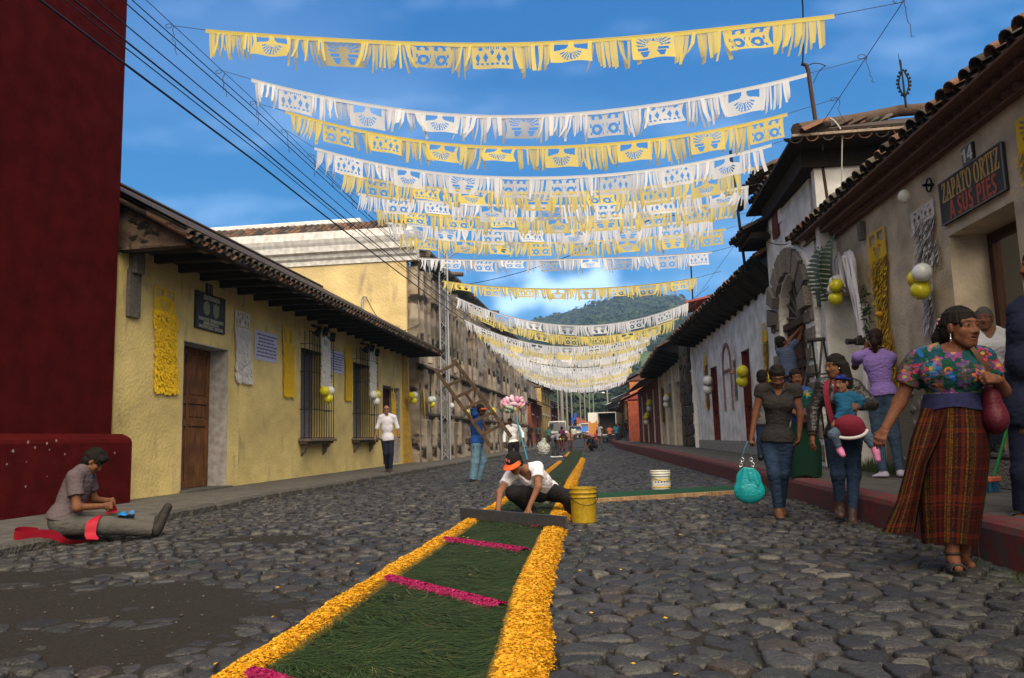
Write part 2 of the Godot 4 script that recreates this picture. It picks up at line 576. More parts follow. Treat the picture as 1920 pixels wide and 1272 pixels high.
func cloud_cover() -> ImageTexture:
	var W := 1024; var H := 512
	var im := Image.create(W, H, false, Image.FORMAT_RGBA8)
	im.fill(Color(0, 0, 0, 0))
	var q := noise(21, 1.0, 5)
	var q2 := noise(22, 1.0, 4)
	var q3 := noise(23, 1.0, 5)
	for y in H / 2:
		var el := PI * (0.5 - (y + 0.5) / H)
		var cy := sin(el); var cr := cos(el)
		for x in W:
			var az := TAU * (x + 0.5) / W
			var d := Vector3(-sin(az) * cr, cy, cos(az) * cr)
			var pl := Vector2(d.x, d.z) / (cy + 0.18)
			var wisp := clampf(q.get_noise_2d(pl.x * 1.6 + 3.0, pl.y * 3.4) * 1.5 + q2.get_noise_2d(pl.x * 6.0, pl.y * 12.0) * 0.6 - 0.2, 0.0, 1.0)
			var a := wisp * 0.2
			a += clampf(q2.get_noise_2d(pl.x * 0.7, pl.y * 0.9 + 9.0) * 0.3 + 0.02, 0.0, 0.16) * (0.3 + 0.7 * (1.0 - cy))
			var cu := q3.get_noise_3d(d.x * 5.0, d.y * 9.0, d.z * 5.0) * 0.9 + q.get_noise_3d(d.x * 14.0, d.y * 20.0, d.z * 14.0) * 0.35
			var band := 1.0 - absf(el - 0.185) / 0.075
			a = maxf(a, clampf((cu * 1.3 + band * 0.55 - 0.55) * 2.6, 0.0, 0.95) if band > -0.6 else 0.0)
			var near := 1.0 - Vector2((wrapf(az - PI + 0.061, -PI, PI)) / 0.085, (el - 0.162) / 0.028).length()
			a = maxf(a, clampf(near * 1.6 + cu * 0.9 + 0.1, 0.0, 0.95) if near > -0.6 else 0.0)
			a = clampf(a, 0.0, 1.0)
			if a > 0.004:
				im.set_pixel(x, y, Color(0.80, 0.85, 0.92, a))
	return ImageTexture.create_from_image(im)
func xr(z: float) -> float:
	return 3.95 + 0.05 * (z + 7.0)
func rise(z: float) -> float:
	var s := clampf((-z - 50.0) / 45.0, 0.0, 1.0)
	return s * s * (3.0 - 2.0 * s) * 0.75
func kerb_top(z: float) -> float:
	return 0.3 + clampf((-z - 12.0) / 18.0, 0.0, 1.0) * 0.12
func carpet_x(z: float) -> Vector4:
	var K := [[-1.0, -1.43, -1.23, -0.44, -0.2], [-2.9, -1.49, -1.30, -0.50, -0.27], [-4.5, -1.55, -1.37, -0.62, -0.40], [-8.0, -1.59, -1.42, -0.74, -0.52], [-15.2, -1.66, -1.5, -0.99, -0.76], [-28.0, -2.05, -1.88, -1.32, -1.12], [-47.0, -2.84, -2.68, -2.05, -1.9], [-60.0, -3.3, -3.1, -2.5, -2.3]]
	for k in K.size() - 1:
		if z >= K[k + 1][0]:
			var u: float = clampf((z - K[k][0]) / (K[k + 1][0] - K[k][0]), 0.0, 1.0)
			return Vector4(lerpf(K[k][1], K[k + 1][1], u), lerpf(K[k][2], K[k + 1][2], u), lerpf(K[k][3], K[k + 1][3], u), lerpf(K[k][4], K[k + 1][4], u))
	return Vector4(-3.3, -3.1, -2.5, -2.3)
var dirt_n: FastNoiseLite
func dirt(x: float, z: float) -> float:
	var d := 0.0
	for e in [[-3.0, -4.35, 1.5, 0.75], [-4.9, -5.2, 1.7, 0.45], [-2.5, -3.5, 0.8, 0.5], [-3.4, -7.2, 0.9, 0.35], [-4.4, -3.6, 1.3, 0.5]]:
		var q := Vector2((x - e[0]) / e[2], (z - e[1]) / e[3]).length()
		d = maxf(d, 1.25 - q)
	return clampf(d + dirt_n.get_noise_2d(x * 1.0, z * 1.0) * 0.75, 0.0, 1.0)
func clip_cell(poly: Array, m: Vector2, nrm: Vector2) -> Array:
	var out := []
	for i in poly.size():
		var a: Vector2 = poly[i]; var b: Vector2 = poly[(i + 1) % poly.size()]
		var da := (a - m).dot(nrm); var db := (b - m).dot(nrm)
		if da <= 0: out.append(a)
		if (da < 0) != (db < 0) and absf(da - db) > 1e-9: out.append(a.lerp(b, da / (da - db)))
	return out
func cobble_zone(R: RandomNumberGenerator, z0: float, z1: float, dx: float, dz: float, drop: float, x0: float, x1: float) -> Array:
	var nx := int((x1 - x0) / dx) + 1
	var nz := int((z0 - z1) / dz) + 1
	var S := []
	for j in nz:
		for i in nx:
			if R.randf() < drop: S.append(null); R.randf(); R.randf()
			else: S.append(Vector2(x0 + (i + 0.5 * (j % 2) + (R.randf() - 0.5) * 0.62) * dx, z0 - (j + (R.randf() - 0.5) * 0.5) * dz))
	var out := []
	for j in nz:
		for i in nx:
			var s = S[j * nx + i]
			if s == null: continue
			var poly := [s + Vector2(-dx * 1.5, -dz * 1.5), s + Vector2(dx * 1.5, -dz * 1.5), s + Vector2(dx * 1.5, dz * 1.5), s + Vector2(-dx * 1.5, dz * 1.5)]
			for b in range(maxi(0, j - 2), mini(nz, j + 3)):
				for a in range(maxi(0, i - 2), mini(nx, i + 3)):
					var q = S[b * nx + a]
					if q == null or (a == i and b == j): continue
					poly = clip_cell(poly, (s + q) * 0.5, q - s)
			if poly.size() >= 3: out.append([s, poly])
	return out
func stone(mb: MB, s: Vector2, poly: Array, top: float, base: float, R: RandomNumberGenerator, rich: bool) -> void:
	var p := []
	for i in poly.size():
		var a: Vector2 = poly[i]; var b: Vector2 = poly[(i + 1) % poly.size()]
		if a.distance_to(b) > 0.022: p.append(a)
	if p.size() < 3: return
	if rich:
		var q := []
		for i in p.size():
			var a: Vector2 = p[i]; var b: Vector2 = p[(i + 1) % p.size()]
			q.append(a.lerp(b, 0.2)); q.append(a.lerp(b, 0.5) + (a.lerp(b, 0.5) - s) * (R.randf() * 0.08 - 0.03)); q.append(a.lerp(b, 0.8))
		p = q
	else:
		var q := []
		for i in p.size():
			var a: Vector2 = p[i]; var b: Vector2 = p[(i + 1) % p.size()]
			q.append(a.lerp(b, 0.25)); q.append(a.lerp(b, 0.75))
		p = q
	var area := 0.0
	for i in p.size(): area += (p[i] as Vector2).cross(p[(i + 1) % p.size()])
	if area > 0: p.reverse()
	var tilt := Vector2(R.randf() - 0.5, R.randf() - 0.5) * 0.09
	var r0 := []; var r1 := []; var r2 := []; var r3 := []
	for a in p:
		var d: Vector2 = a - s
		var l := maxf(d.length(), 0.02)
		var k0 := clampf(1.0 - 0.004 / l, 0.3, 1.0)
		var k1 := clampf(1.0 - 0.009 / l, 0.3, 1.0)
		var k2 := clampf(1.0 - 0.02 / l, 0.2, 0.92)
		var y := top + d.dot(tilt)
		r0.append(Vector3(s.x + d.x * k0, base, s.y + d.y * k0))
		r1.append(Vector3(s.x + d.x * k1, y - 0.013 + (R.randf() - 0.5) * 0.01, s.y + d.y * k1))
		r2.append(Vector3(s.x + d.x * k2, y - 0.003 + (R.randf() - 0.5) * 0.008, s.y + d.y * k2))
		if rich: r3.append(Vector3(s.x + d.x * k2 * 0.5, y + (R.randf() - 0.5) * 0.008, s.y + d.y * k2 * 0.5))
	var rows := [r0, r1, r2]
	if rich: rows.append(r3)
	mb.grid(rows, true)
	var c := mb.add(Vector3(s.x, top + 0.003, s.y), Vector3.UP)
	var w := p.size() + 1
	var st := c - w
	for j in p.size():
		mb.ix.append_array(PackedInt32Array([st + j, c, st + j + 1]))
func ground() -> void:
	dirt_n = noise(31, 0.9, 4)
	var R := RandomNumberGenerator.new()
	R.seed = 5
	var mb := MB.new()
	var rows := []
	for z in [30.0, 10.0, 0.0, -20.0, -50.0, -60.0, -70.0, -80.0, -95.0, -140.0, -250.0, -1400.0]:
		var row := []
		for x in [-900.0, -60.0, -20.0, 0.0, 20.0, 60.0, 900.0]:
			row.append(Vector3(x, rise(z) - 0.05, z))
		rows.append(row)
	mb.grid(rows)
	struct("ground", mb, mat("earth_far", lin(0.07, 0.065, 0.05), {"map": "blotch", "scale": 0.3}))
	mb = MB.new()
	rows = []
	var z := 3.0
	while z > -60.0:
		var row := []
		var st := 0.12 if z > -9 else 0.6
		for i in int(8.4 / st) + 1:
			var x := -5.75 + i * st
			var d := dirt(x, z) if z > -12 else 0.0
			row.append(Vector3(x, rise(z) + 0.008 + d * 0.022 + dirt_n.get_noise_2d(x * 9.0, z * 9.0) * 0.006, z))
		rows.append(row)
		z -= 0.12 if z > -9 else 0.6
	var near := []; var far := []
	for r in rows:
		if r.size() > 30: near.append(r)
		else: far.append(r)
	if far.size() > 0:
		var first := []
		for p in far[0]: first.append(Vector3(p.x, p.y, near[-1][0].z))
		far.insert(0, first)
	mb.grid(near); mb.grid(far)
	var road := struct("road", mb, mat("road_earth", lin(0.018, 0.0145, 0.0125), {"rough": 0.95, "map": "grain", "scale": 1.5, "bump": "rough", "bumps": 1.0}))
	var cells := cobble_zone(R, -2.0, -13.0, 0.158, 0.112, 0.16, -5.65, 2.55)
	var mid := cobble_zone(R, -13.05, -30.0, 0.24, 0.17, 0.15, -5.65, 2.45)
	var far_c := cobble_zone(R, -30.1, -58.0, 0.42, 0.3, 0.1, -5.8, 2.2)
	var sm := mat("cobble", lin(1, 1, 1), {"vc": true, "rough": 0.62, "spec": 0.5, "map": "blotch", "scale": 2.2, "bump": "rough", "bumps": 0.9})
	var ranked := []
	for c in cells:
		var s: Vector2 = c[0]
		var k := carpet_x(s.y)
		if s.x > k.x + 0.16 and s.x < k.w - 0.16: continue
		if s.x > 2.44 or s.x < kerb_l(s.y) - 0.02: continue
		var ar := 0.0
		for i in c[1].size(): ar += (c[1][i] as Vector2).cross(c[1][(i + 1) % c[1].size()])
		var dist := s.length()
		var inframe := absf(atan2(s.x, -s.y) + 0.128) < 0.62 and s.y < -2.9
		ranked.append([absf(ar) / pow(dist, 3.0) * (1.0 if inframe else 0.0), c])
	ranked.sort_custom(func(a, b): return a[0] > b[0])
	var rest := MB.new()
	var single := 0
	for k in ranked.size():
		var s: Vector2 = ranked[k][1][0]
		var g := R.randf()
		var d := dirt(s.x, s.y)
		var col := lin(0.017, 0.018, 0.021).lerp(lin(0.058, 0.057, 0.058), g * g)
		if R.randf() < 0.1: col = lin(0.04, 0.032, 0.03)
		if R.randf() < 0.03: col = lin(0.1, 0.096, 0.086)
		col = col.lerp(lin(0.085, 0.08, 0.073), clampf((-s.x - 3.4) * 0.25, 0.0, 0.4) * R.randf())
		var top := 0.026 + R.randf() * 0.02 - d * 0.03
		if k < 290:
			var one := MB.new()
			one.col = col
			stone(one, s, ranked[k][1][1], top, -0.02, R, true)
			if one.v.size() > 0: obj("cobblestone", one, sm, road)
		else:
			rest.col = col
			stone(rest, s, ranked[k][1][1], top, -0.02, R, s.y > -6.0)
	for zone in [mid, far_c]:
		for c in zone:
			var s: Vector2 = c[0]
			var k := carpet_x(s.y)
			if s.x > k.x + 0.2 and s.x < k.w - 0.2 and s.y > -46.0: continue
			if s.x > xr(s.y) - 1.45: continue
			var g := R.randf()
			rest.col = lin(0.02, 0.0205, 0.023).lerp(lin(0.056, 0.055, 0.055), g * g)
			stone(rest, s, c[1], rise(s.y) + 0.028 + R.randf() * 0.014, rise(s.y) - 0.02, R, false)
	stuff(obj("small_cobbles", rest, sm, road))
	mb = MB.new()
	rows = []
	for zz in [-57.5, -62.0, -68.0, -75.0, -85.0, -95.0, -120.0, -180.0]:
		rows.append([Vector3(-6.6, rise(zz) + 0.035, zz), Vector3(-2, rise(zz) + 0.06, zz), Vector3(2.6, rise(zz) + 0.035, zz)])
	mb.grid(rows)
	struct("far_road", mb, mat("road_far", lin(0.036, 0.036, 0.038), {"rough": 0.7, "map": "grain", "scale": 1.0}))
	pavements(R)
	carpet(R)
	petals_strewn(R)
func pavements(R: RandomNumberGenerator) -> void:
	var conc := mat("pavement", lin(0.12, 0.112, 0.1), {"rough": 0.85, "map": "blotch", "scale": 0.35, "bump": "rough", "bumps": 0.5})
	var left := MB.new()
	var z := 2.0
	while z > -76.0:
		var z1 := z - 2.2
		var y0 := 0.12 + rise(z); var y1 := 0.12 + rise(z1)
		left.quad(Vector3(-7.6, y1, z1), Vector3(-7.6, y0, z - 0.012), Vector3(kerb_l(z) - 0.08, y0 - 0.02, z - 0.012), Vector3(kerb_l(z1) - 0.08, y1 - 0.02, z1))
		left.quad(Vector3(kerb_l(z) - 0.08, y0 - 0.03, z), Vector3(-7.6, y0 - 0.012, z), Vector3(-7.6, y0 - 0.012, z - 0.012), Vector3(kerb_l(z) - 0.08, y0 - 0.03, z - 0.012))
		z = z1
	left.quad(Vector3(-7.6, -0.05, -76), Vector3(-7.6, -0.05, 2), Vector3(-7.6, 0.05, 2), Vector3(-7.6, 0.05, -76))
	var pl := struct("left_pavement", left, conc)
	var kc := mat("kerb_stone", lin(0.085, 0.08, 0.072), {"rough": 0.9, "map": "blotch", "scale": 1.1, "bump": "rough", "bumps": 1.2})
	var rest := MB.new()
	z = 1.0
	var made := 0
	while z > -74.0:
		var l := 0.45 + R.randf() * 0.6
		var b := MB.new()
		var hgt := 0.135 + (R.randf() - 0.5) * 0.025
		b.cbox(T(kerb_l(z - l / 2) - 0.02 + (R.randf() - 0.5) * 0.035, hgt / 2 - 0.03 + rise(z), z - l / 2, Basis(Vector3.UP, atan2(kerb_l(z) - kerb_l(z - l), l) + (R.randf() - 0.5) * 0.05) * Basis(Vector3.BACK, (R.randf() - 0.5) * 0.12)), Vector3(0.15, hgt + 0.05, l - 0.015), 0.03)
		if z > -26 and z < -4: obj("kerb_stone", b, kc, pl)
		else: rest.put(b, Transform3D())
		z -= l
	stuff(obj("far_kerb", rest, kc, pl))
	var right := MB.new()
	rows_right(right)
	var pr := struct("right_pavement", right, mat("pavement_r", lin(0.08, 0.075, 0.069), {"rough": 0.85, "map": "blotch", "scale": 0.4, "bump": "rough", "bumps": 0.5}))
	var red := mat("kerb_red", lin(1, 1, 1), {"rough": 0.8, "img": kerb_tex(), "tri": true, "scale": 0.55})
	rest = MB.new()
	z = 1.0
	while z > -70.0:
		var l := 1.1
		var ky := kerb_top(z - l / 2) + rise(z - l / 2)
		var b := MB.new()
		var prof := PackedVector2Array([Vector2(0.1, -0.06), Vector2(0.1, ky), Vector2(-0.06, ky), Vector2(-0.095, ky - 0.02), Vector2(-0.11, ky - 0.06), Vector2(-0.12, -0.06)])
		var x := kerb_x(z - l / 2)
		var sl := Vector3(kerb_x(z) - kerb_x(z - l), 0, l).normalized()
		b.prism(prof, Transform3D(Basis(Vector3.UP.cross(sl), Vector3.UP, sl), Vector3(x, 0, z - l / 2) - sl * (l / 2 - 0.004)), l - 0.008)
		if z > -36 and z < -4: obj("kerb_stone", b, red, pr)
		else: rest.put(b, Transform3D())
		z -= l
	stuff(obj("far_kerb", rest, red, pr))
	var blade := MB.new()
	blade.tri(Vector3(-0.5, 0, 0), Vector3(0.5, 0, 0), Vector3(0.15, 1, 0.1))
	var tr := []
	var tn := []
	for k in 2600:
		var zz := -4.6 - pow(R.randf(), 1.5) * 9.0
		var clump := dirt_n.get_noise_2d(zz * 2.0, 50.0)
		if clump < -0.12: continue
		var x := kerb_x(zz) - 0.13 - absf(R.randfn(0, 0.11))
		var h := 0.02 + R.randf() * 0.035
		tr.append(Transform3D(Basis(Vector3.UP, R.randf() * TAU).scaled_local(Vector3(0.008, h, 0.03)), Vector3(x, 0.005, zz)))
		tn.append(lin(0.035, 0.06, 0.015).lerp(lin(0.07, 0.085, 0.03), R.randf()))
	for k in 900:
		var zz := -9.9 - R.randf() * 2.4
		tr.append(Transform3D(Basis(Vector3.UP, R.randf() * TAU).scaled_local(Vector3(0.012, 0.06 + R.randf() * 0.16, 0.05)), Vector3(xr(zz) - 0.05 - R.randf() * 0.22, kerb_top(zz), zz)))
		tn.append(lin(0.03, 0.055, 0.015).lerp(lin(0.06, 0.085, 0.03), R.randf()))
	var g := many("grass", blade.mesh(), mat("weed", lin(1, 1, 1), {"vc": true, "rough": 0.8, "back": 0.3}), tr, tn)
	tag(g, "tufts of weeds along the foot of the red kerb and the beige wall", "grass")
func kerb_l(z: float) -> float:
	return -5.6 + 0.38 * clampf((z + 11.0) / 4.5, 0.0, 1.0)
func kerb_x(z: float) -> float:
	return xr(z) - 1.42 if z < -12.0 else lerpf(2.45, xr(-12.0) - 1.42, clampf((-z - 5.0) / 7.0, 0.0, 1.0))
func rows_right(mb: MB) -> void:
	var z := 2.0
	while z > -70.0:
		var z1 := z - 1.6
		var a := kerb_top(z) - 0.006 + rise(z); var b := kerb_top(z1) - 0.006 + rise(z1)
		mb.quad(Vector3(kerb_x(z1) + 0.09, b, z1), Vector3(kerb_x(z) + 0.09, a, z - 0.01), Vector3(xr(z) + 0.6, a, z - 0.01), Vector3(xr(z1) + 0.6, b, z1))
		mb.quad(Vector3(kerb_x(z) + 0.09, a - 0.012, z - 0.01), Vector3(kerb_x(z) + 0.09, a - 0.012, z), Vector3(xr(z) + 0.6, a - 0.012, z), Vector3(xr(z) + 0.6, a - 0.012, z - 0.01))
		z = z1
func carpet(R: RandomNumberGenerator) -> void:
	var root := thing("flower_carpet", "long green pine needle carpet edged with yellow petals down the cobbled street", "flower carpet")
	var bed := MB.new()
	var ed := MB.new()
	var gl := []; var el := []; var er := []
	var z := -1.2
	while z > -47.2:
		var k := carpet_x(z)
		var w := 0.012 * sin(z * 5.0) + 0.008 * sin(z * 17.3)
		gl.append([Vector3(k.y - 0.05, 0.058, z), Vector3(lerpf(k.y, k.z, 0.3), 0.078, z), Vector3(lerpf(k.y, k.z, 0.7), 0.078, z), Vector3(k.z + 0.05, 0.058, z)])
		el.append([Vector3(k.x + w, 0.02, z), Vector3(k.x + 0.03 + w, 0.072, z), Vector3(lerpf(k.x, k.y, 0.5), 0.088, z), Vector3(k.y - 0.02 + w * 0.6, 0.08, z), Vector3(k.y + w * 0.6, 0.05, z)])
		er.append([Vector3(k.z + w * 0.6, 0.05, z), Vector3(k.z + 0.02 + w * 0.6, 0.082, z), Vector3(lerpf(k.z, k.w, 0.5), 0.09, z), Vector3(k.w - 0.03 + w, 0.072, z), Vector3(k.w + w, 0.02, z)])
		z -= 0.1 if z > -12 else 0.4
	bed.grid(gl)
	var gm := mat("needle_bed", lin(0.014, 0.028, 0.006), {"rough": 0.9, "map": "grain", "scale": 3.0})
	stuff(obj("needle_bed", bed, gm, root))
	var cut := func(rows: Array, lo: float, hi: float) -> Array: return rows.filter(func(r): return r[0].z > lo and r[0].z < hi)
	var pm := mat("petal_bed", lin(0.5, 0.24, 0.004), {"rough": 0.85, "map": "grain", "scale": 5.0, "bump": "rough", "bumps": 1.0})
	ed = MB.new(); ed.grid(cut.call(el, -27.0, 0.0)); stuff(obj("yellow_border", ed, pm, root))
	ed = MB.new(); ed.grid(cut.call(el, -44.0, -33.0)); stuff(obj("yellow_border", ed, pm, root))
	ed = MB.new(); ed.grid(cut.call(er, -31.0, 0.0)); stuff(obj("yellow_border", ed, pm, root))
	var dg := mat("sawdust_green", lin(0.004, 0.055, 0.025), {"rough": 0.95, "map": "grain", "scale": 5.0})
	ed = MB.new(); ed.grid(cut.call(er, -36.0, -31.0)); stuff(obj("dark_green_border", ed, dg, root))
	var blade := MB.new()
	blade.quad(Vector3(-0.5, 0, -1), Vector3(0.5, 0, -1), Vector3(0.35, 0.1, 1), Vector3(-0.35, 0.1, 1))
	var tr := []; var tn := []
	var q := noise(41, 0.6, 3)
	for k in 52000:
		var u := R.randf()
		var zz := -2.4 - 13.5 * u * u if k < 44000 else -12.0 - 34.0 * R.randf()
		var c := carpet_x(zz)
		var x := lerpf(c.y - 0.01, c.z + 0.01, R.randf())
		var a := 1.35 + q.get_noise_2d(x * 3.0, zz * 3.0) * 1.6 + R.randfn(0, 0.35)
		var far := 1.0 if zz > -8 else 1.6
		var b := Basis(Vector3.UP, a) * Basis(Vector3.RIGHT, R.randfn(0, 0.12))
		tr.append(Transform3D(b.scaled_local(Vector3(0.0032 * far, 0.06, 0.028 + R.randf() * 0.032)), Vector3(x, 0.074 + R.randf() * 0.012, zz)))
		tn.append(lin(0.014, 0.032, 0.006).lerp(lin(0.055, 0.1, 0.018), R.randf() * R.randf()) if R.randf() > 0.04 else lin(0.13, 0.11, 0.04))
	many("pine_needles", blade.mesh(), mat("needle", lin(1, 1, 1), {"vc": true, "rough": 0.7}), tr, tn, root)
	var petal := MB.new()
	petal.quad(Vector3(-0.5, 0, -0.3), Vector3(0.4, 0.1, -0.5), Vector3(0.55, 0.35, 0.4), Vector3(-0.4, 0.2, 0.5))
	petal.tri(Vector3(0.4, 0.1, -0.5), Vector3(0.9, -0.1, 0.1), Vector3(0.55, 0.35, 0.4))
	tr = []; tn = []
	for k in 95000:
		var u := R.randf()
		var zz := -2.4 - 13.0 * u * u if k < 82000 else -13.0 - 17.0 * R.randf()
		var c := carpet_x(zz)
		var right := R.randf() < 0.56
		if zz < -27.0 and not right: continue
		var v := R.randf()
		v = clampf(v + R.randfn(0, 0.05), -0.1, 1.1)
		var w := 0.012 * sin(zz * 5.0) + 0.008 * sin(zz * 17.3)
		var x := lerpf(c.z, c.w, v) if right else lerpf(c.x, c.y, v)
		x += w * (v if right else 1.0 - v)
		var hh := 0.088 - pow(absf(v - 0.5) * 2.0, 4.0) * 0.055
		var s := 0.0065 + R.randf() * 0.0095
		tr.append(Transform3D(Basis(Vector3.UP, R.randf() * TAU) * Basis(Vector3.RIGHT, R.randfn(0, 0.4)) * Basis.from_scale(Vector3(s * 1.25, s, s * 0.6)), Vector3(x, hh + R.randf() * 0.008, zz)))
		tn.append(lin(0.56, 0.30, 0.004).lerp(lin(0.48, 0.19, 0.002), R.randf()) if R.randf() > 0.1 else lin(0.66, 0.42, 0.02))
	many("yellow_petals", petal.mesh(), mat("petal", lin(1, 1, 1), {"vc": true, "rough": 0.6, "back": 0.3}), tr, tn, root)
	var bm := mat("magenta_bed", lin(0.24, 0.003, 0.06), {"rough": 0.9, "map": "grain", "scale": 6.0, "bump": "rough", "bumps": 1.0})
	var bars := [[Vector3(-1.34, 0, -2.80), Vector3(-0.5, 0, -2.19)], [Vector3(-1.40, 0, -4.72), Vector3(-0.60, 0, -3.93)], [Vector3(-1.45, 0, -6.52), Vector3(-0.70, 0, -5.83)], [Vector3(-1.46, 0, -8.34), Vector3(-0.72, 0, -7.42)]]
	for bar in bars:
		var a: Vector3 = bar[0]; var b: Vector3 = bar[1]
		var d := (b - a).normalized()
		var s := d.cross(Vector3.UP) * 0.058
		var rows := []
		for i in 25:
			var p := a.lerp(b, i / 24.0)
			var ww := 1.0 + 0.12 * sin(i * 2.3) + 0.08 * sin(i * 5.1)
			rows.append([p - s * ww + Vector3(0, 0.07, 0), p - s * 0.6 * ww + Vector3(0, 0.098, 0), p + s * 0.6 * ww + Vector3(0, 0.098, 0), p + s * ww + Vector3(0, 0.07, 0)])
		var bb := MB.new()
		bb.grid(rows)
		var br := obj("magenta_bar", bb, bm, root)
		tr = []; tn = []
		for k in 2600:
			var p := a.lerp(b, R.randf())
			var v := clampf(R.randfn(0, 0.5), -1.1, 1.1)
			var sc := 0.007 + R.randf() * 0.01
			tr.append(Transform3D(Basis(Vector3.UP, R.randf() * TAU) * Basis(Vector3.RIGHT, R.randfn(0, 0.6)) * Basis.from_scale(Vector3(sc, sc, sc)), p + s * v + Vector3(0, 0.103 - absf(v) * 0.02, 0)))
			tn.append(lin(0.36, 0.004, 0.10).lerp(lin(0.16, 0.002, 0.04), R.randf()))
		many("magenta_petals", petal.mesh(), mats["petal"], tr, tn, br)
func petals_strewn(R: RandomNumberGenerator) -> void:
	var peb := MB.new()
	peb.ball(Vector3.ZERO, Vector3(1, 0.6, 0.8), 3, 5)
	var tr := []; var tn := []
	for k in 3600:
		var z := -2.6 - pow(R.randf(), 1.7) * 13.0
		var x := -5.6 + R.randf() * 8.0
		var c := carpet_x(z)
		if x > c.x - 0.02 and x < c.w + 0.02: continue
		var s := 0.003 + R.randf() * R.randf() * 0.012
		tr.append(Transform3D(Basis(Vector3.UP, R.randf() * TAU) * Basis.from_scale(Vector3(s, s, s)), Vector3(x, 0.012 + dirt(x, z) * 0.014 + R.randf() * 0.01, z)))
		tn.append(lin(0.04, 0.037, 0.034).lerp(lin(0.13, 0.12, 0.1), R.randf() * R.randf()))
	var o := many("pebbles", peb.mesh(), mat("pebble", lin(1, 1, 1), {"vc": true, "rough": 0.9}), tr, tn)
	tag(o, "small pebbles and crumbs scattered in the joints of the cobbles", "pebbles")
	var leaf := MB.new()
	leaf.quad(Vector3(-0.5, 0, -0.3), Vector3(0.5, 0.05, -0.4), Vector3(0.5, 0.2, 0.4), Vector3(-0.5, 0.1, 0.4))
	tr = []; tn = []
	for k in 70:
		var z := -2.8 - R.randf() * 12.0
		var c := carpet_x(z)
		var x := (c.x - absf(R.randfn(0, 0.5)) - 0.03) if R.randf() < 0.5 else (c.w + absf(R.randfn(0, 0.5)) + 0.03)
		if k % 4 == 0: x = lerpf(c.y, c.z, R.randf())
		tr.append(Transform3D(Basis(Vector3.UP, R.randf() * TAU) * Basis.from_scale(Vector3(0.02, 0.02, 0.016)), Vector3(x, 0.045 if k % 4 else 0.1, z)))
		tn.append(lin(0.6, 0.33, 0.01))
	o = many("stray_petals", leaf.mesh(), mats["petal"], tr, tn)
	tag(o, "stray yellow petals dropped on the stones beside the carpet", "petals")
func kerb_tex() -> NoiseTexture2D:
	var t := ntex(44, 0.02, 0.0, 1.0, 5, 512)
	var g := Gradient.new()
	g.offsets = PackedFloat32Array([0.0, 0.36, 0.46, 0.7, 1.0])
	g.colors = PackedColorArray([lin(0.045, 0.04, 0.038).linear_to_srgb(), lin(0.065, 0.04, 0.038).linear_to_srgb(), lin(0.10, 0.02, 0.022).linear_to_srgb(), lin(0.125, 0.02, 0.022).linear_to_srgb(), lin(0.16, 0.035, 0.035).linear_to_srgb()])
	t.color_ramp = g
	return t
func lf(x: float, z: float) -> Transform3D:
	return Transform3D(Basis(Vector3(0, 0, -1), Vector3.UP, Vector3(1, 0, 0)), Vector3(x, 0, z))
func plank_door(parent: Node3D, t: Transform3D, w: float, h: float, material: Material, cols := 2, rows_ := [0.0, 0.42, 0.5, 0.9]) -> void:
	var mb := MB.new()
	mb.box(t * T(w / 2, h / 2, -0.03), Vector3(w, h, 0.03))
	var door := obj("door", mb, material, parent)
	for i in cols + 1:
		var s := MB.new()
		s.cbox(t * T(0.05 + (w - 0.1) * i / cols, h / 2, 0.0), Vector3(0.1, h, 0.04), 0.006)
		obj("stile", s, material, door)
	for r in rows_:
		var s := MB.new()
		s.cbox(t * T(w / 2, clampf(r * h, 0.07, h - 0.07), 0.003), Vector3(w - 0.02, 0.13, 0.04), 0.006)
		obj("rail", s, material, door)
	for i in cols:
		for k in rows_.size() - 1:
			var y0: float = rows_[k] * h + 0.11
			var y1: float = rows_[k + 1] * h - 0.08
			if y1 - y0 < 0.15: continue
			var s := MB.new()
			s.cbox(t * T(0.05 + (w - 0.1) * (i + 0.5) / cols, (y0 + y1) / 2, -0.012), Vector3((w - 0.1) / cols - 0.15, y1 - y0, 0.025), 0.01)
			obj("panel", s, material, door)
	var kn := MB.new()
	kn.cbox(t * T(w * 0.1, h * 0.43, 0.03), Vector3(0.045, 0.14, 0.03), 0.01)
	kn.ball(t * Vector3(w * 0.1, h * 0.45, 0.07), Vector3(0.025, 0.025, 0.025), 4, 6)
	obj("lock", kn, mat("iron", lin(0.012, 0.012, 0.013), {"rough": 0.5, "metal": 0.6}), door)
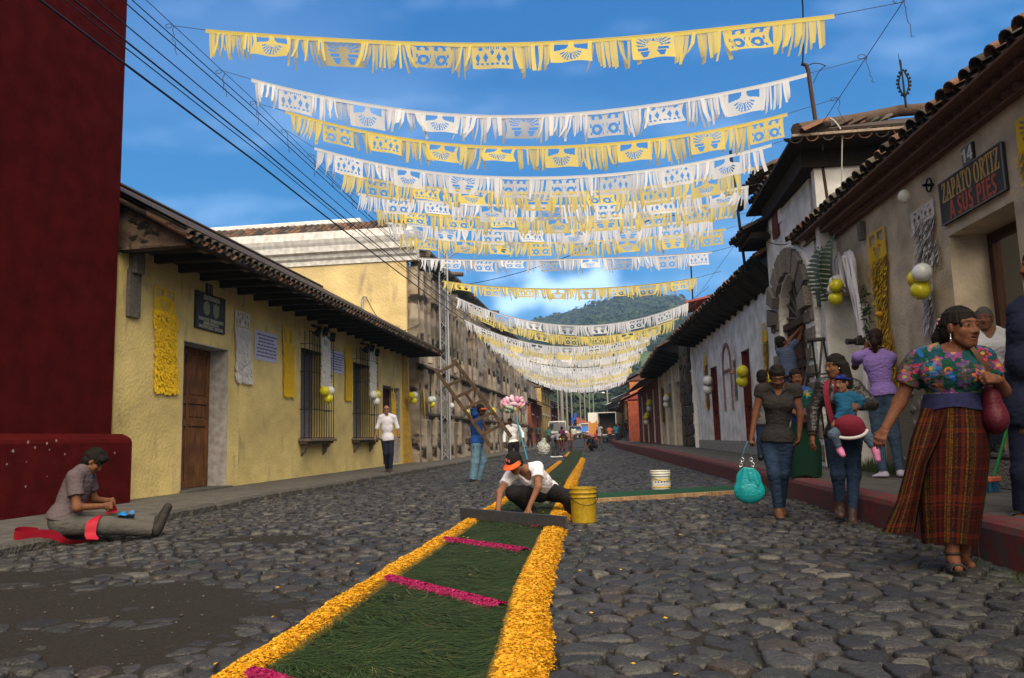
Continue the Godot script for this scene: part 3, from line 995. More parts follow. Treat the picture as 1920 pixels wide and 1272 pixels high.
func grille(parent: Node3D, t: Transform3D, w: float, y0: float, y1: float, out: float) -> void:
	var iron := mat("grille_iron", lin(0.012, 0.012, 0.014), {"rough": 0.55, "metal": 0.5})
	var frame := MB.new()
	frame.box(t * T(w / 2, y1 - 0.02, out), Vector3(w + 0.06, 0.018, 0.022))
	var g := obj("window_grille", frame, iron, parent)
	for y in [y0 + 0.02, lerpf(y0, y1, 0.27), lerpf(y0, y1, 0.62), y1 - 0.32]:
		frame = MB.new()
		frame.box(t * T(w / 2, y, out), Vector3(w + 0.06, 0.018, 0.022))
		for x in [0.0, w]:
			frame.box(t * T(x, y, out / 2), Vector3(0.018, 0.018, out))
		obj("crossbar", frame, iron, g)
	var n := int(w / 0.155)
	for i in n + 1:
		var b := MB.new()
		b.tube([t * Vector3(w * i / n, y0, out), t * Vector3(w * i / n, y1, out)], 0.0095, -1, 6)
		obj("bar", b, iron, g)
	for x in [0.0, w]:
		for k in 1:
			var b := MB.new()
			b.tube([t * Vector3(x, y0, out * 0.5), t * Vector3(x, y1, out * 0.5)], 0.0095, -1, 6)
			obj("bar", b, iron, g)
	var st := mat("sill_stone", lin(0.16, 0.13, 0.10), {"rough": 0.9, "map": "blotch", "scale": 1.5, "bump": "rough"})
	var s := MB.new()
	s.cbox(t * T(w / 2, y0 - 0.035, out / 2 + 0.02), Vector3(w + 0.2, 0.07, out + 0.08), 0.012)
	s.cbox(t * T(w / 2, y0 - 0.1, out / 2 - 0.01), Vector3(w + 0.12, 0.06, out), 0.02)
	var sill := obj("sill", s, st, parent)
	for x in [0.12, w - 0.12]:
		var b := MB.new()
		var prof := PackedVector2Array([Vector2(0, -0.13), Vector2(out * 0.8, -0.13), Vector2(out * 0.75, -0.19), Vector2(out * 0.45, -0.24), Vector2(out * 0.4, -0.31), Vector2(out * 0.15, -0.36), Vector2(0.0, -0.42)])
		prof.reverse()
		var tb := t * Transform3D(Basis(Vector3(0, 0, 1), Vector3.UP, Vector3(-1, 0, 0)), Vector3(x + 0.05, y0, 0))
		b.prism(prof, tb, 0.1)
		obj("bracket", b, st, sill)
func left_side() -> void:
	var red := mat("red_plaster", lin(0.068, 0.0058, 0.0062), {"spec": 0.12, "rough": 0.9, "map": "blotch", "scale": 0.35, "bump": "stucco", "bumps": 0.35})
	var red_b := thing("corner_building", "tall dark red corner building with a plinth at the left edge", "building")
	var mb := MB.new()
	mb.cbox(T(-11.35, 5.5, -2.7), Vector3(8.0, 11.0, 16.06), 0.05)
	obj("wall", mb, red, red_b)
	mb = MB.new()
	var prof := PackedVector2Array([Vector2(-0.3, 0.0), Vector2(0.17, 0.0), Vector2(0.17, 1.0), Vector2(0.15, 1.05), Vector2(0.10, 1.09), Vector2(0.004, 1.13), Vector2(-0.3, 1.13)])
	mb.prism(prof, Transform3D(Basis(Vector3(1, 0, 0), Vector3.UP, Vector3(0, 0, 1)), Vector3(-7.35, 0, -10.93)), 16.2)
	obj("plinth", mb, mat("red_plinth", lin(0.08, 0.007, 0.0072), {"spec": 0.12, "rough": 0.9, "map": "blotch", "scale": 0.35, "bump": "stucco", "bumps": 0.35}), red_b)
	var R := RandomNumberGenerator.new()
	R.seed = 77
	var chip := MB.new()
	for k in 16:
		var p := Vector3(-7.177, 0.35 + R.randf() * 0.62, -10.6 + R.randf() * 3.4)
		if k < 6: p = Vector3(-7.177, 0.9 + R.randf() * 0.14, -9.4 + R.randf() * 1.0)
		var r := 0.008 + R.randf() * 0.016
		var ring := []
		for j in 7: ring.append(p + Vector3(0, sin(TAU * j / 7) * r * (0.6 + R.randf() * 0.7), -cos(TAU * j / 7) * r * (0.6 + R.randf() * 0.7)))
		chip.fan(ring)
	stuff(obj("paint_chips", chip, mat("chip", lin(0.3, 0.22, 0.2), {"rough": 0.95}), red_b))
	yellow_house()
	convent()
func yellow_house() -> void:
	var yel := mat("yellow_plaster", lin(0.68, 0.54, 0.21), {"rough": 0.9, "img": yellow_tex(), "tri": true, "scale": 0.2, "bump": "stucco", "bumps": 0.35})
	var house := thing("house", "low yellow house with barred windows and a deep tiled eave", "house")
	var t := lf(-7.55, -11.0)
	var holes := [Rect2(1.9, 0.14, 1.63, 2.66), Rect2(7.14, 1.0, 1.55, 2.26), Rect2(10.98, 1.0, 1.6, 2.26), Rect2(13.92, 0.14, 2.05, 2.64)]
	var mb := MB.new()
	wall(mb, t, 17.3, 4.1, 0.42, holes)
	mb.box(T(-12.0, 2.0, -11.0 - 17.2), Vector3(8.1, 4.0, 0.15))
	mb.box(T(-15.9, 2.0, -19.6), Vector3(0.3, 4.0, 17.2))
	obj("wall", mb, yel, house)
	var wh := mat("white_reveal", lin(0.42, 0.40, 0.40), {"rough": 0.9, "map": "blotch", "scale": 0.8})
	for h in [[1.9, 3.53, 2.8], [13.92, 15.97, 2.78]]:
		mb = MB.new()
		mb.box(t * T(h[1] - 0.008, h[2] / 2 + 0.07, -0.19), Vector3(0.016, h[2] - 0.14, 0.385))
		mb.box(t * T((h[0] + h[1]) / 2, h[2] - 0.008, -0.19), Vector3(h[1] - h[0] - 0.03, 0.016, 0.385))
		mb.box(t * T(h[0] + 0.008, h[2] / 2 + 0.07, -0.19), Vector3(0.016, h[2] - 0.14, 0.385))
		obj("reveal", mb, wh, house)
	var wood := mat("door_wood", lin(0.20, 0.085, 0.03), {"rough": 0.7, "img": wood_tex(), "tri": true, "scale": 0.8, "world": true})
	plank_door(house, t * T(1.93, 0.15, -0.38), 1.56, 2.63, wood, 2, [0.0, 0.46, 0.62, 1.0])
	plank_door(house, t * T(13.95, 0.15, -0.38), 1.98, 2.6, mat("door_wood_red", lin(0.12, 0.035, 0.018), {"rough": 0.7, "img": wood_tex(), "tri": true, "scale": 0.8}), 3, [0.0, 0.5, 1.0])
	mb = MB.new()
	mb.box(t * T(2.7, 0.135, -0.1), Vector3(1.62, 0.03, 0.5))
	obj("threshold", mb, mats["pavement"], house)
	var sh := mat("shutter", lin(0.23, 0.22, 0.26), {"rough": 0.7, "map": "grain", "scale": 1.0})
	for w in [[7.14, 1.55], [10.98, 1.6]]:
		mb = MB.new()
		mb.box(t * T(w[0] + w[1] / 2, 2.13, -0.36), Vector3(w[1], 2.26, 0.03))
		var win := obj("window", mb, sh, house)
		for i in 3:
			var m2 := MB.new()
			m2.cbox(t * T(w[0] + 0.06 + (w[1] - 0.12) * i / 2, 2.13, -0.335), Vector3(0.1, 2.22, 0.03), 0.006)
			obj("frame", m2, sh, win)
		for y in [1.08, 1.9, 2.55, 3.17]:
			var m2 := MB.new()
			m2.cbox(t * T(w[0] + w[1] / 2, y, -0.332), Vector3(w[1] - 0.04, 0.1, 0.03), 0.006)
			obj("frame", m2, sh, win)
		mb = MB.new()
		mb.box(t * T(w[0] + 0.01, 2.13, -0.16), Vector3(0.02, 2.26, 0.3))
		mb.box(t * T(w[0] + w[1] / 2, 3.25, -0.16), Vector3(w[1], 0.02, 0.3))
		obj("lining", mb, mat("dark_wood", lin(0.03, 0.02, 0.016), {"rough": 0.8, "map": "grain"}), win)
		grille(house, t * T(w[0] - 0.05, 0, 0), w[1] + 0.1, 1.03, 3.66, 0.24)
	mb = MB.new()
	mb.prism(PackedVector2Array([Vector2(0, 0.12), Vector2(1.25, 0.12), Vector2(0.55, 4.0), Vector2(0.1, 4.0)]), t * T(16.25, 0, 0.0), 0.05)
	obj("corner_strip", mb, mat("ochre_plaster", lin(0.55, 0.33, 0.05), {"rough": 0.9, "map": "blotch", "scale": 0.6}), house)
	mb = MB.new()
	mb.box(t * T(0.36, 3.35, 0.03), Vector3(0.3, 0.75, 0.06))
	mb.box(t * T(0.36, 3.85, 0.07), Vector3(0.22, 0.35, 0.14))
	obj("bracket_post", mb, mat("grey_plaster", lin(0.14, 0.125, 0.11), {"rough": 0.95, "map": "blotch", "scale": 1.6, "bump": "rough"}), house)
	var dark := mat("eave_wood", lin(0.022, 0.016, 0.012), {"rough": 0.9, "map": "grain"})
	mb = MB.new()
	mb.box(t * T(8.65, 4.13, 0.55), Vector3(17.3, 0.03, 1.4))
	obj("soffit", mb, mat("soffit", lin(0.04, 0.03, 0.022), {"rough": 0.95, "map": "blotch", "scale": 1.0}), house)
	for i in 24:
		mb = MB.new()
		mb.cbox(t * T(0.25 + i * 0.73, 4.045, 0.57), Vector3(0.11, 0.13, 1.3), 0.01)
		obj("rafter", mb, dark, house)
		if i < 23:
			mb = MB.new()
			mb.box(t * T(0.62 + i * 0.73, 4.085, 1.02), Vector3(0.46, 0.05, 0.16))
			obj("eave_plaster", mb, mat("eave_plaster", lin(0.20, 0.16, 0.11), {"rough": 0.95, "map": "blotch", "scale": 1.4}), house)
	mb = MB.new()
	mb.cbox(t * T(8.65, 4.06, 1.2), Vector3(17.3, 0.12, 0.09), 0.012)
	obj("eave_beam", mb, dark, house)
	var f := slope_frame(t * Vector3(-0.25, 4.16, 1.28), Vector3(0, 0, -1), Vector3(-0.872, 0.49, 0))
	tiled(house, f, 17.65, 5.3, null, 0.235, 3, 3)
	var b2 := slope_frame(t * Vector3(17.4, 4.16 + 2.59, 1.28 - 4.62) + Vector3(-4.4, -2.3, 0), Vector3(0, 0, 1), Vector3(0.872, 0.49, 0))
	mb = MB.new()
	mb.box(b2 * T(8.7, -0.03, 2.5), Vector3(17.4, 0.06, 5.0))
	obj("back_slope", mb, mats["roof_deck"], house)
	var RR := RandomNumberGenerator.new()
	RR.seed = 8
	mat("old_mortar", lin(0.15, 0.115, 0.1), {"rough": 0.95, "img": ruin_tex(), "tri": true, "scale": 0.5})
	mb = MB.new()
	mb.prism(PackedVector2Array([Vector2(-0.35, 3.95), Vector2(1.15, 3.98), Vector2(1.15, 4.08), Vector2(-0.35, 4.88)]), Transform3D(Basis(Vector3(1, 0, 0), Vector3.UP, Vector3(0, 0, 1)), Vector3(-7.55, 0, -11.12)), 0.2)
	obj("gable_end", mb, mats["old_mortar"], house)
	var tr := []; var tn := []
	var bl := MB.new()
	bl.tri(Vector3(-0.5, 0, 0), Vector3(0.5, 0, 0), Vector3(0.2, 1, 0.15))
	for k in 420:
		var c := float(RR.randi() % 16) * 1.08 + 0.6
		var p := f * Vector3(c + RR.randfn(0, 0.1), 0.08, fmod(c * 1.7, 3.0) + 0.1 + RR.randfn(0, 0.08))
		tr.append(Transform3D(Basis(Vector3.UP, RR.randf() * TAU) * Basis(Vector3.RIGHT, RR.randfn(0, 0.3)).scaled_local(Vector3(0.02, 0.1 + RR.randf() * 0.2, 0.05)), p))
		tn.append(lin(0.03, 0.055, 0.015).lerp(lin(0.07, 0.07, 0.03), RR.randf()))
	many("roof_weeds", bl.mesh(), mats["weed"], tr, tn, house)
func yellow_tex() -> ImageTexture:
	if tx.has("yellow"): return tx["yellow"]
	var S := 512
	var im := Image.create(S, S, false, Image.FORMAT_RGB8)
	var a := noise(51, 0.006, 4); var b := noise(52, 0.03, 4); var c := noise(53, 0.02, 3)
	for y in S:
		for x in S:
			var k := 0.93 + a.get_noise_2d(x, y) * 0.12 + b.get_noise_2d(x * 0.5, y) * 0.05
			var run := c.get_noise_2d(x * 1.1, y * 0.3) - 0.36
			var g := maxf(0.0, run) * 0.7
			im.set_pixel(x, y, Color(clampf(k - g * 0.6, 0, 1), clampf(k - g * 0.62, 0, 1), clampf(k + 0.02 - g * 0.35, 0, 1)))
	tx["yellow"] = ImageTexture.create_from_image(im)
	return tx["yellow"]
func wood_tex() -> ImageTexture:
	if tx.has("wood"): return tx["wood"]
	var S := 256
	var im := Image.create(S, S, false, Image.FORMAT_RGB8)
	var a := noise(61, 0.02, 4); var b := noise(62, 0.01, 3)
	for y in S:
		for x in S:
			var k := 0.8 + a.get_noise_2d(x * 5.0, y * 0.35) * 0.28 + b.get_noise_2d(x, y) * 0.2
			im.set_pixel(x, y, Color(clampf(k, 0.3, 1), clampf(k * 0.98, 0.3, 1), clampf(k * 0.95, 0.3, 1)))
	tx["wood"] = ImageTexture.create_from_image(im)
	return tx["wood"]
func ruin_tex() -> ImageTexture:
	if tx.has("ruin"): return tx["ruin"]
	var W := 1024; var H := 512
	var im := Image.create(W, H, false, Image.FORMAT_RGB8)
	var a := noise(71, 0.006, 5); var b := noise(72, 0.03, 5); var c := noise(73, 0.02, 4); var d := noise(74, 0.008, 4)
	for y in H:
		for x in W:
			var low := a.get_noise_2d(x * 0.35, y)
			var k := 0.74 + low * 0.3 + b.get_noise_2d(x * 0.3, y) * 0.14
			var warm := clampf(d.get_noise_2d(x * 0.3 + 90, y) * 2.0, 0.0, 1.0)
			var col := Color(k, k * 0.95, k * 0.88).lerp(Color(k * 0.92, k * 0.8, k * 0.68), warm)
			col = col.lerp(Color(0.9, 0.87, 0.83), clampf(d.get_noise_2d(x * 0.45 + 500, y) * 3.0 - 0.7, 0.0, 0.6))
			var run := clampf(c.get_noise_2d(x * 0.5, y * 0.14) * 2.2 - 0.3, 0.0, 1.0) * clampf(d.get_noise_2d(x * 0.3, y * 1.2 + 300) * 2.5 + 0.35, 0.0, 1.0)
			var blot := clampf(b.get_noise_2d(x * 0.16 + 200, y * 0.6) * 3.0 + a.get_noise_2d(x * 0.3 + 700, y * 1.5) * 2.2 - 0.85, 0.0, 1.0)
			col = col.lerp(Color(0.13, 0.125, 0.12), clampf(maxf(run * 0.7, blot), 0.0, 0.85))
			im.set_pixel(x, y, col)
	tx["ruin"] = ImageTexture.create_from_image(im)
	return tx["ruin"]
func convent() -> void:
	var c := thing("convent", "old convent with yellow side wall and mould-streaked grey street front", "convent")
	var rt := ruin_tex()
	var ruin := mat("ruin_plaster", lin(0.5, 0.48, 0.455), {"rough": 0.95, "img": rt, "tri": true, "scale": 0.0625})
	ruin.uv1_scale = Vector3(0.125, 0.125, 0.0625)
	ruin.uv1_offset = Vector3(0.3, 0.1, 0.55)
	var ruin_d := mat("ruin_dark", lin(0.16, 0.145, 0.13), {"rough": 0.95, "img": rt, "tri": true})
	ruin_d.uv1_scale = Vector3(0.2, 0.3, 0.2)
	var t := lf(-7.25, -28.6)
	var L := 36.5
	var mb := MB.new()
	var holes := [Rect2(1.6, 4.4, 1.25, 2.5), Rect2(1.7, 1.9, 1.1, 1.6), Rect2(27.0, 2.2, 1.0, 1.7), Rect2(32.5, 2.0, 1.0, 1.8)]
	wall(mb, t, L, 7.55, 0.5, holes, -0.05)
	mb.box(t * T(L / 2, 3.7, -0.62), Vector3(L - 0.2, 7.5, 0.2))
	obj("street_front", mb, ruin, c)
	mb = MB.new()
	wall(mb, t * T(L + 0.0, 0, -0.05), 9.0, 5.5, 0.4, [], -0.05)
	obj("low_wall", mb, ruin, c)
	var cream := mat("cream_plaster", lin(0.68, 0.53, 0.25), {"rough": 0.9, "img": yellow_tex(), "tri": true, "scale": 0.12, "bump": "stucco", "bumps": 0.35})
	mb = MB.new()
	wall(mb, Transform3D(Basis(), Vector3(-19.0, 0, -28.42)), 11.35, 7.75, 0.4)
	obj("side_wall", mb, cream, c)
	var white := mat("white_plaster", lin(0.8, 0.79, 0.78), {"rough": 0.9, "map": "blotch", "scale": 0.5})
	mb = MB.new()
	var pr := PackedVector2Array([Vector2(-0.3, 7.75), Vector2(0.06, 7.75), Vector2(0.06, 7.92), Vector2(0.16, 8.0), Vector2(0.2, 8.14), Vector2(0.34, 8.2), Vector2(0.38, 8.42), Vector2(0.44, 8.52), Vector2(0.5, 8.66), Vector2(0.5, 8.95), Vector2(-0.3, 9.0)])
	mb.prism(pr, Transform3D(Basis(Vector3(0, 0, 1), Vector3.UP, Vector3(-1, 0, 0)), Vector3(-7.2, 0, -28.42)), 11.8)
	obj("cornice", mb, white, c)
	mb = MB.new()
	var pr2 := PackedVector2Array([Vector2(-0.3, 7.5), Vector2(0.08, 7.5), Vector2(0.1, 7.62), Vector2(0.26, 7.72), Vector2(0.42, 7.86), Vector2(0.5, 8.0), Vector2(0.5, 8.12), Vector2(-0.3, 8.3)])
	mb.prism(pr2, Transform3D(Basis(Vector3(1, 0, 0), Vector3.UP, Vector3(0, 0, 1)), Vector3(-7.25, 0, -28.6 - L)), L - 0.1)
	obj("street_cornice", mb, ruin_d, c)
	for y in [[3.55, 0.22], [1.75, 0.18]]:
		mb = MB.new()
		var p3 := PackedVector2Array([Vector2(-0.1, y[0]), Vector2(0.06, y[0]), Vector2(y[1], y[0] + 0.12), Vector2(y[1], y[0] + 0.2), Vector2(-0.1, y[0] + 0.3)])
		mb.prism(p3, Transform3D(Basis(Vector3(1, 0, 0), Vector3.UP, Vector3(0, 0, 1)), Vector3(-7.25, 0, -28.6 - L)), L if y[0] > 2.0 else L - 0.3)
		obj("string_course", mb, ruin_d, c)
	var x := 0.55
	var k := 0
	while x < L - 0.4:
		mb = MB.new()
		mb.cbox(t * T(x, 3.7, 0.05), Vector3(0.55, 7.4, 0.2), 0.02)
		mb.cbox(t * T(x, 0.85, 0.11), Vector3(0.75, 1.7, 0.24), 0.03)
		obj("pilaster", mb, ruin, c)
		if k < 5:
			mb = MB.new()
			var cp := [Vector2(0.2, 3.9), Vector2(0.2, 4.1), Vector2(0.15, 4.15), Vector2(0.14, 6.4), Vector2(0.18, 6.45), Vector2(0.18, 6.52), Vector2(0.14, 6.56), Vector2(0.15, 6.85), Vector2(0.2, 6.9), Vector2(0.2, 6.98), Vector2(0.15, 7.02), Vector2(0.16, 7.2), Vector2(0.24, 7.35), Vector2(0.24, 7.5)]
			mb.lathe(cp, 10, t * T(x + 0.52, 0, 0.1))
			obj("half_column", mb, ruin, c)
		k += 1
		x += 1.75 if k % 2 else (3.2 if k < 6 else 4.4)
	for hh in [holes[0]]:
		mb = MB.new()
		for i in 7:
			var a0 := PI * i / 7.0
			var r: float = hh.size.x / 2
			mb.prism(PackedVector2Array([Vector2(cos(a0), sin(a0)) * r, Vector2(cos(a0), sin(a0)) * (r + 0.16), Vector2(cos(a0 + PI / 7), sin(a0 + PI / 7)) * (r + 0.16), Vector2(cos(a0 + PI / 7), sin(a0 + PI / 7)) * r]), t * T(hh.get_center().x, hh.end.y - 0.15, 0.0), 0.08)
		obj("arch", mb, ruin_d, c)
	for z in [4.0, 14.5]:
		mb = MB.new()
		mb.tube([t * Vector3(z, 8.05, 0.2), t * Vector3(z, 8.0, 1.0)], 0.13, 0.1, 8)
		obj("waterspout", mb, ruin_d, c)
	var f := slope_frame(Vector3(-8.2, 8.95, -28.9), Vector3(-1, 0, 0), Vector3(0, 0.55, -1))
	tiled(c, f, 10.8, 2.5, null, 0.26, 1, 14)
	mb = MB.new()
	mb.cbox(T(-14.6, 10.22, -31.1), Vector3(8.6, 0.2, 0.3), 0.03)
	obj("ridge", mb, white, c)
	var R := RandomNumberGenerator.new()
	R.seed = 91
	mb = MB.new()
	for i in 46:
		var u := R.randf() * L
		mb.cbox(t * T(u, 8.18 + R.randf() * 0.06, 0.0 + R.randf() * 0.3, Basis(Vector3.UP, R.randf() * 3.0)), Vector3(0.12 + R.randf() * 0.25, 0.12 + R.randf() * 0.14, 0.2), 0.05)
	stuff(obj("broken_crest", mb, ruin_d, c))
	var pipe := MB.new()
	pipe.tube([Vector3(-9.35, 3.9, -28.3), Vector3(-9.35, 6.3, -28.3), Vector3(-9.3, 6.42, -28.3), Vector3(-9.2, 6.4, -28.3)], 0.035, -1, 6)
	obj("conduit", pipe, mat("galvanised", lin(0.35, 0.36, 0.38), {"rough": 0.5, "metal": 0.6}), c)
	pipe = MB.new()
	pipe.tube(wire([Vector3(-9.2, 6.4, -28.3), Vector3(-8.3, 5.1, -28.2), Vector3(-7.2, 5.3, -28.6)], 0.15), 0.014, -1, 4)
	obj("cable", pipe, mat("cable", lin(0.01, 0.01, 0.011), {"rough": 0.6}), c)
func rf(z: float, off := 0.0) -> Transform3D:
	var u := Vector3(0.05, 0, 1).normalized()
	return Transform3D(Basis(u, Vector3.UP, u.cross(Vector3.UP)), Vector3(xr(z) + off, 0, z))
func right_side() -> void:
	beige_house()
	tall_house()
	white_house()
	pillar_and_row()
func dogtooth(parent: Node3D, t: Transform3D, y: float, length: float, m: Material) -> void:
	var brick := MB.new()
	brick.cbox(T(0, 0, 0, Basis(Vector3.UP, PI / 4)), Vector3(0.14, 0.07, 0.14), 0.008)
	var bm := brick.mesh()
	for k in 2:
		var s := MB.new()
		s.box(t * T(length / 2, y + 0.012 + k * 0.105, 0.03 + k * 0.12), Vector3(length, 0.026, 0.12 + k * 0.06))
		obj("cornice_course", s, m, parent)
		for i in int(length / 0.19):
			inst("cornice_brick", bm, m, parent, t * T(0.1 + i * 0.19 + k * 0.09, y + 0.062 + k * 0.105, 0.03 + k * 0.12))
	var s2 := MB.new()
	s2.box(t * T(length / 2, y + 0.225, 0.14), Vector3(length, 0.03, 0.46))
	obj("cornice_course", s2, m, parent)
func beige_house() -> void:
	var c := thing("shop_house", "low beige shop house with brick cornice and old tiled eave at right", "house")
	var t := rf(-13.5)
	var L := 16.0
	var m := mat("beige_plaster", lin(0.62, 0.52, 0.39), {"rough": 0.92, "map": "blotch", "scale": 0.3, "bump": "stucco", "bumps": 0.35})
	var mb := MB.new()
	var d1 := Rect2(4.28, 0.62, 1.34, 2.42)
	var d2 := Rect2(0.35, 0.3, 1.35, 2.7)
	wall(mb, t, L, 4.0, 0.5, [d1, d2], -0.05)
	obj("wall", mb, m, c)
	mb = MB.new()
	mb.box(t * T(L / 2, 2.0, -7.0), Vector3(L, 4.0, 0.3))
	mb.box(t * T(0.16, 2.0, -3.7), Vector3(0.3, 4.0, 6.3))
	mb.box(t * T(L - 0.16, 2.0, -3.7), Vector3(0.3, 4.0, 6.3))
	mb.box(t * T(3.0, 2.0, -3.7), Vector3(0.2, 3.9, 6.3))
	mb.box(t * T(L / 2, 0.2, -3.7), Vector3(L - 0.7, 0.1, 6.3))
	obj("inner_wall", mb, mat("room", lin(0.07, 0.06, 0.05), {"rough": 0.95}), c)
	var dw := mat("shop_wood", lin(0.10, 0.038, 0.018), {"rough": 0.75, "img": wood_tex(), "tri": true, "scale": 0.8})
	mb = MB.new()
	mb.cbox(t * T(4.33, 1.83, -0.46), Vector3(0.09, 2.4, 0.1), 0.008)
	mb.cbox(t * T(5.57, 1.83, -0.46), Vector3(0.09, 2.4, 0.1), 0.008)
	mb.cbox(t * T(4.95, 2.99, -0.46), Vector3(1.3, 0.09, 0.1), 0.008)
	var fr := obj("door_frame", mb, dw, c)
	mb = MB.new()
	mb.box(t * T(4.95, 0.61, -0.1), Vector3(1.34, 0.03, 0.8))
	obj("threshold", mb, mats["pavement_r"], c)
	var st := mat("rubble", lin(0.22, 0.2, 0.17), {"rough": 0.95, "map": "grain", "scale": 1.6, "bump": "rough", "bumps": 1.5})
	var R := RandomNumberGenerator.new()
	R.seed = 17
	mb = MB.new()
	mb.cbox(t * T(5.6, 0.43, 0.12), Vector3(3.3, 0.33, 0.34), 0.04)
	obj("footing", mb, st, c)
	mb = MB.new()
	var outline := PackedVector2Array()
	for q in [[1.95, 0.3], [3.6, 0.3], [3.9, 0.9], [3.75, 1.35], [3.3, 1.5], [3.0, 1.85], [2.6, 1.7], [2.3, 1.35], [2.05, 1.1]]: outline.append(Vector2(q[0], q[1]))
	mb.prism(outline, t * T(0, 0, -0.02), 0.035)
	var patch := obj("bare_masonry", mb, mat("bare_stone", lin(0.27, 0.23, 0.17), {"rough": 0.95, "map": "grain", "scale": 2.2, "bump": "rough", "bumps": 1.6}), c)
	for k in 46:
		var p := Vector2(2.05 + R.randf() * 1.75, 0.35 + R.randf() * 1.35)
		if not Geometry2D.is_point_in_polygon(p, outline): continue
		mb = MB.new()
		mb.ball(t * Vector3(p.x, p.y, 0.01), Vector3(0.05 + R.randf() * 0.07, 0.04 + R.randf() * 0.05, 0.03), 4, 7, t.basis)
		obj("stone", mb, st, patch)
	dogtooth(c, t * T(-0.35, 0, 0), 3.96, 12.5, mat("cornice_brick", lin(0.20, 0.105, 0.075), {"rough": 0.92, "map": "grain", "scale": 1.4, "bump": "rough"}))
	var f := slope_frame(t * Vector3(12.4, 4.23, 0.36), -t.basis.x, (-t.basis.z + Vector3(0, 0.45, 0)))
	tiled(c, f, 13.2, 4.0, null, 0.245, 2, 23)
	mb = MB.new()
	mb.ball(t * Vector3(3.62, 3.72, 0.16), Vector3(0.075, 0.09, 0.075), 6, 10)
	var lamp := obj("globe_lamp", mb, mat("glass_white", lin(0.6, 0.62, 0.6), {"rough": 0.25}))
	tag(lamp, "small unlit white globe lamp under the brick cornice", "lamp")
	mb = MB.new()
	var ring := []
	for i in 13: ring.append(t * Vector3(4.05 + 0.07 * cos(TAU * i / 12.0), 3.72 + 0.08 * sin(TAU * i / 12.0), 0.05))
	mb.tube(ring, 0.012, -1, 5)
	mb.tube([t * Vector3(4.05, 3.72, 0.0), t * Vector3(4.05, 3.72, 0.12)], 0.02, -1, 6)
	tag(obj("wall_ring", mb, mats["iron"]), "rusty iron ring fixed to the beige wall beside the globe lamp", "wall ring")
	var plate := thing("house_number", "small black enamel number plate 14 above the shoe shop sign", "number plate")
	mb = MB.new()
	mb.cbox(t * T(4.92, 3.77, 0.015), Vector3(0.24, 0.2, 0.03), 0.006)
	obj("plate", mb, mat("enamel", lin(0.012, 0.013, 0.02), {"rough": 0.35}), plate)
	text("numerals", "14", 0.15, mat("white_paint", lin(0.6, 0.6, 0.58), {"rough": 0.6}), plate, t * T(4.92, 3.77, 0.033))
	var sign := thing("shop_sign", "black painted shoe repair sign reading ZAPATO ORTIZ above the shop door", "sign")
	mb = MB.new()
	mb.cbox(t * T(4.92, 3.41, 0.02), Vector3(1.34, 0.49, 0.04), 0.008)
	obj("board", mb, mat("sign_black", lin(0.016, 0.017, 0.024), {"rough": 0.6, "map": "blotch", "scale": 1.5}), sign)
	mb = MB.new()
	for y in [3.17, 3.65]: mb.box(t * T(4.92, y, 0.044), Vector3(1.34, 0.014, 0.012))
	for x in [4.26, 5.585]: mb.box(t * T(x, 3.41, 0.0435), Vector3(0.014, 0.49, 0.011))
	obj("rim", mb, mat("grey_paint", lin(0.12, 0.12, 0.13), {"rough": 0.6}), sign)
	text("lettering", "ZAPATO ORTIZ", 0.22, mat("gold_paint", lin(0.42, 0.27, 0.075), {"rough": 0.7}), sign, t * T(4.92, 3.515, 0.041), "Droid Serif", true, 1.2)
	text("lettering", "A SUS PIES", 0.2, mat("red_paint", lin(0.36, 0.065, 0.035), {"rough": 0.7}), sign, t * T(4.95, 3.285, 0.041), "Droid Sans", true, 0.98)
	mb = MB.new()
	mb.tube([t * Vector3(0.28, 4.0, 0.09), t * Vector3(0.28, 3.2, 0.09)], 0.045, -1, 8)
	obj("downpipe", mb, mat("rust_pipe", lin(0.05, 0.022, 0.016), {"rough": 0.8}), c)
	mb = MB.new()
	mb.cbox(t * T(0.1, 3.08, 0.12), Vector3(0.3, 0.3, 0.2), 0.02)
	mb.cbox(t * T(1.85, 3.75, 0.05), Vector3(0.1, 0.28, 0.08), 0.01)
	stuff(obj("meter_boxes", mb, mat("meter", lin(0.1, 0.1, 0.1), {"rough": 0.7}), c))
	drapes(t)
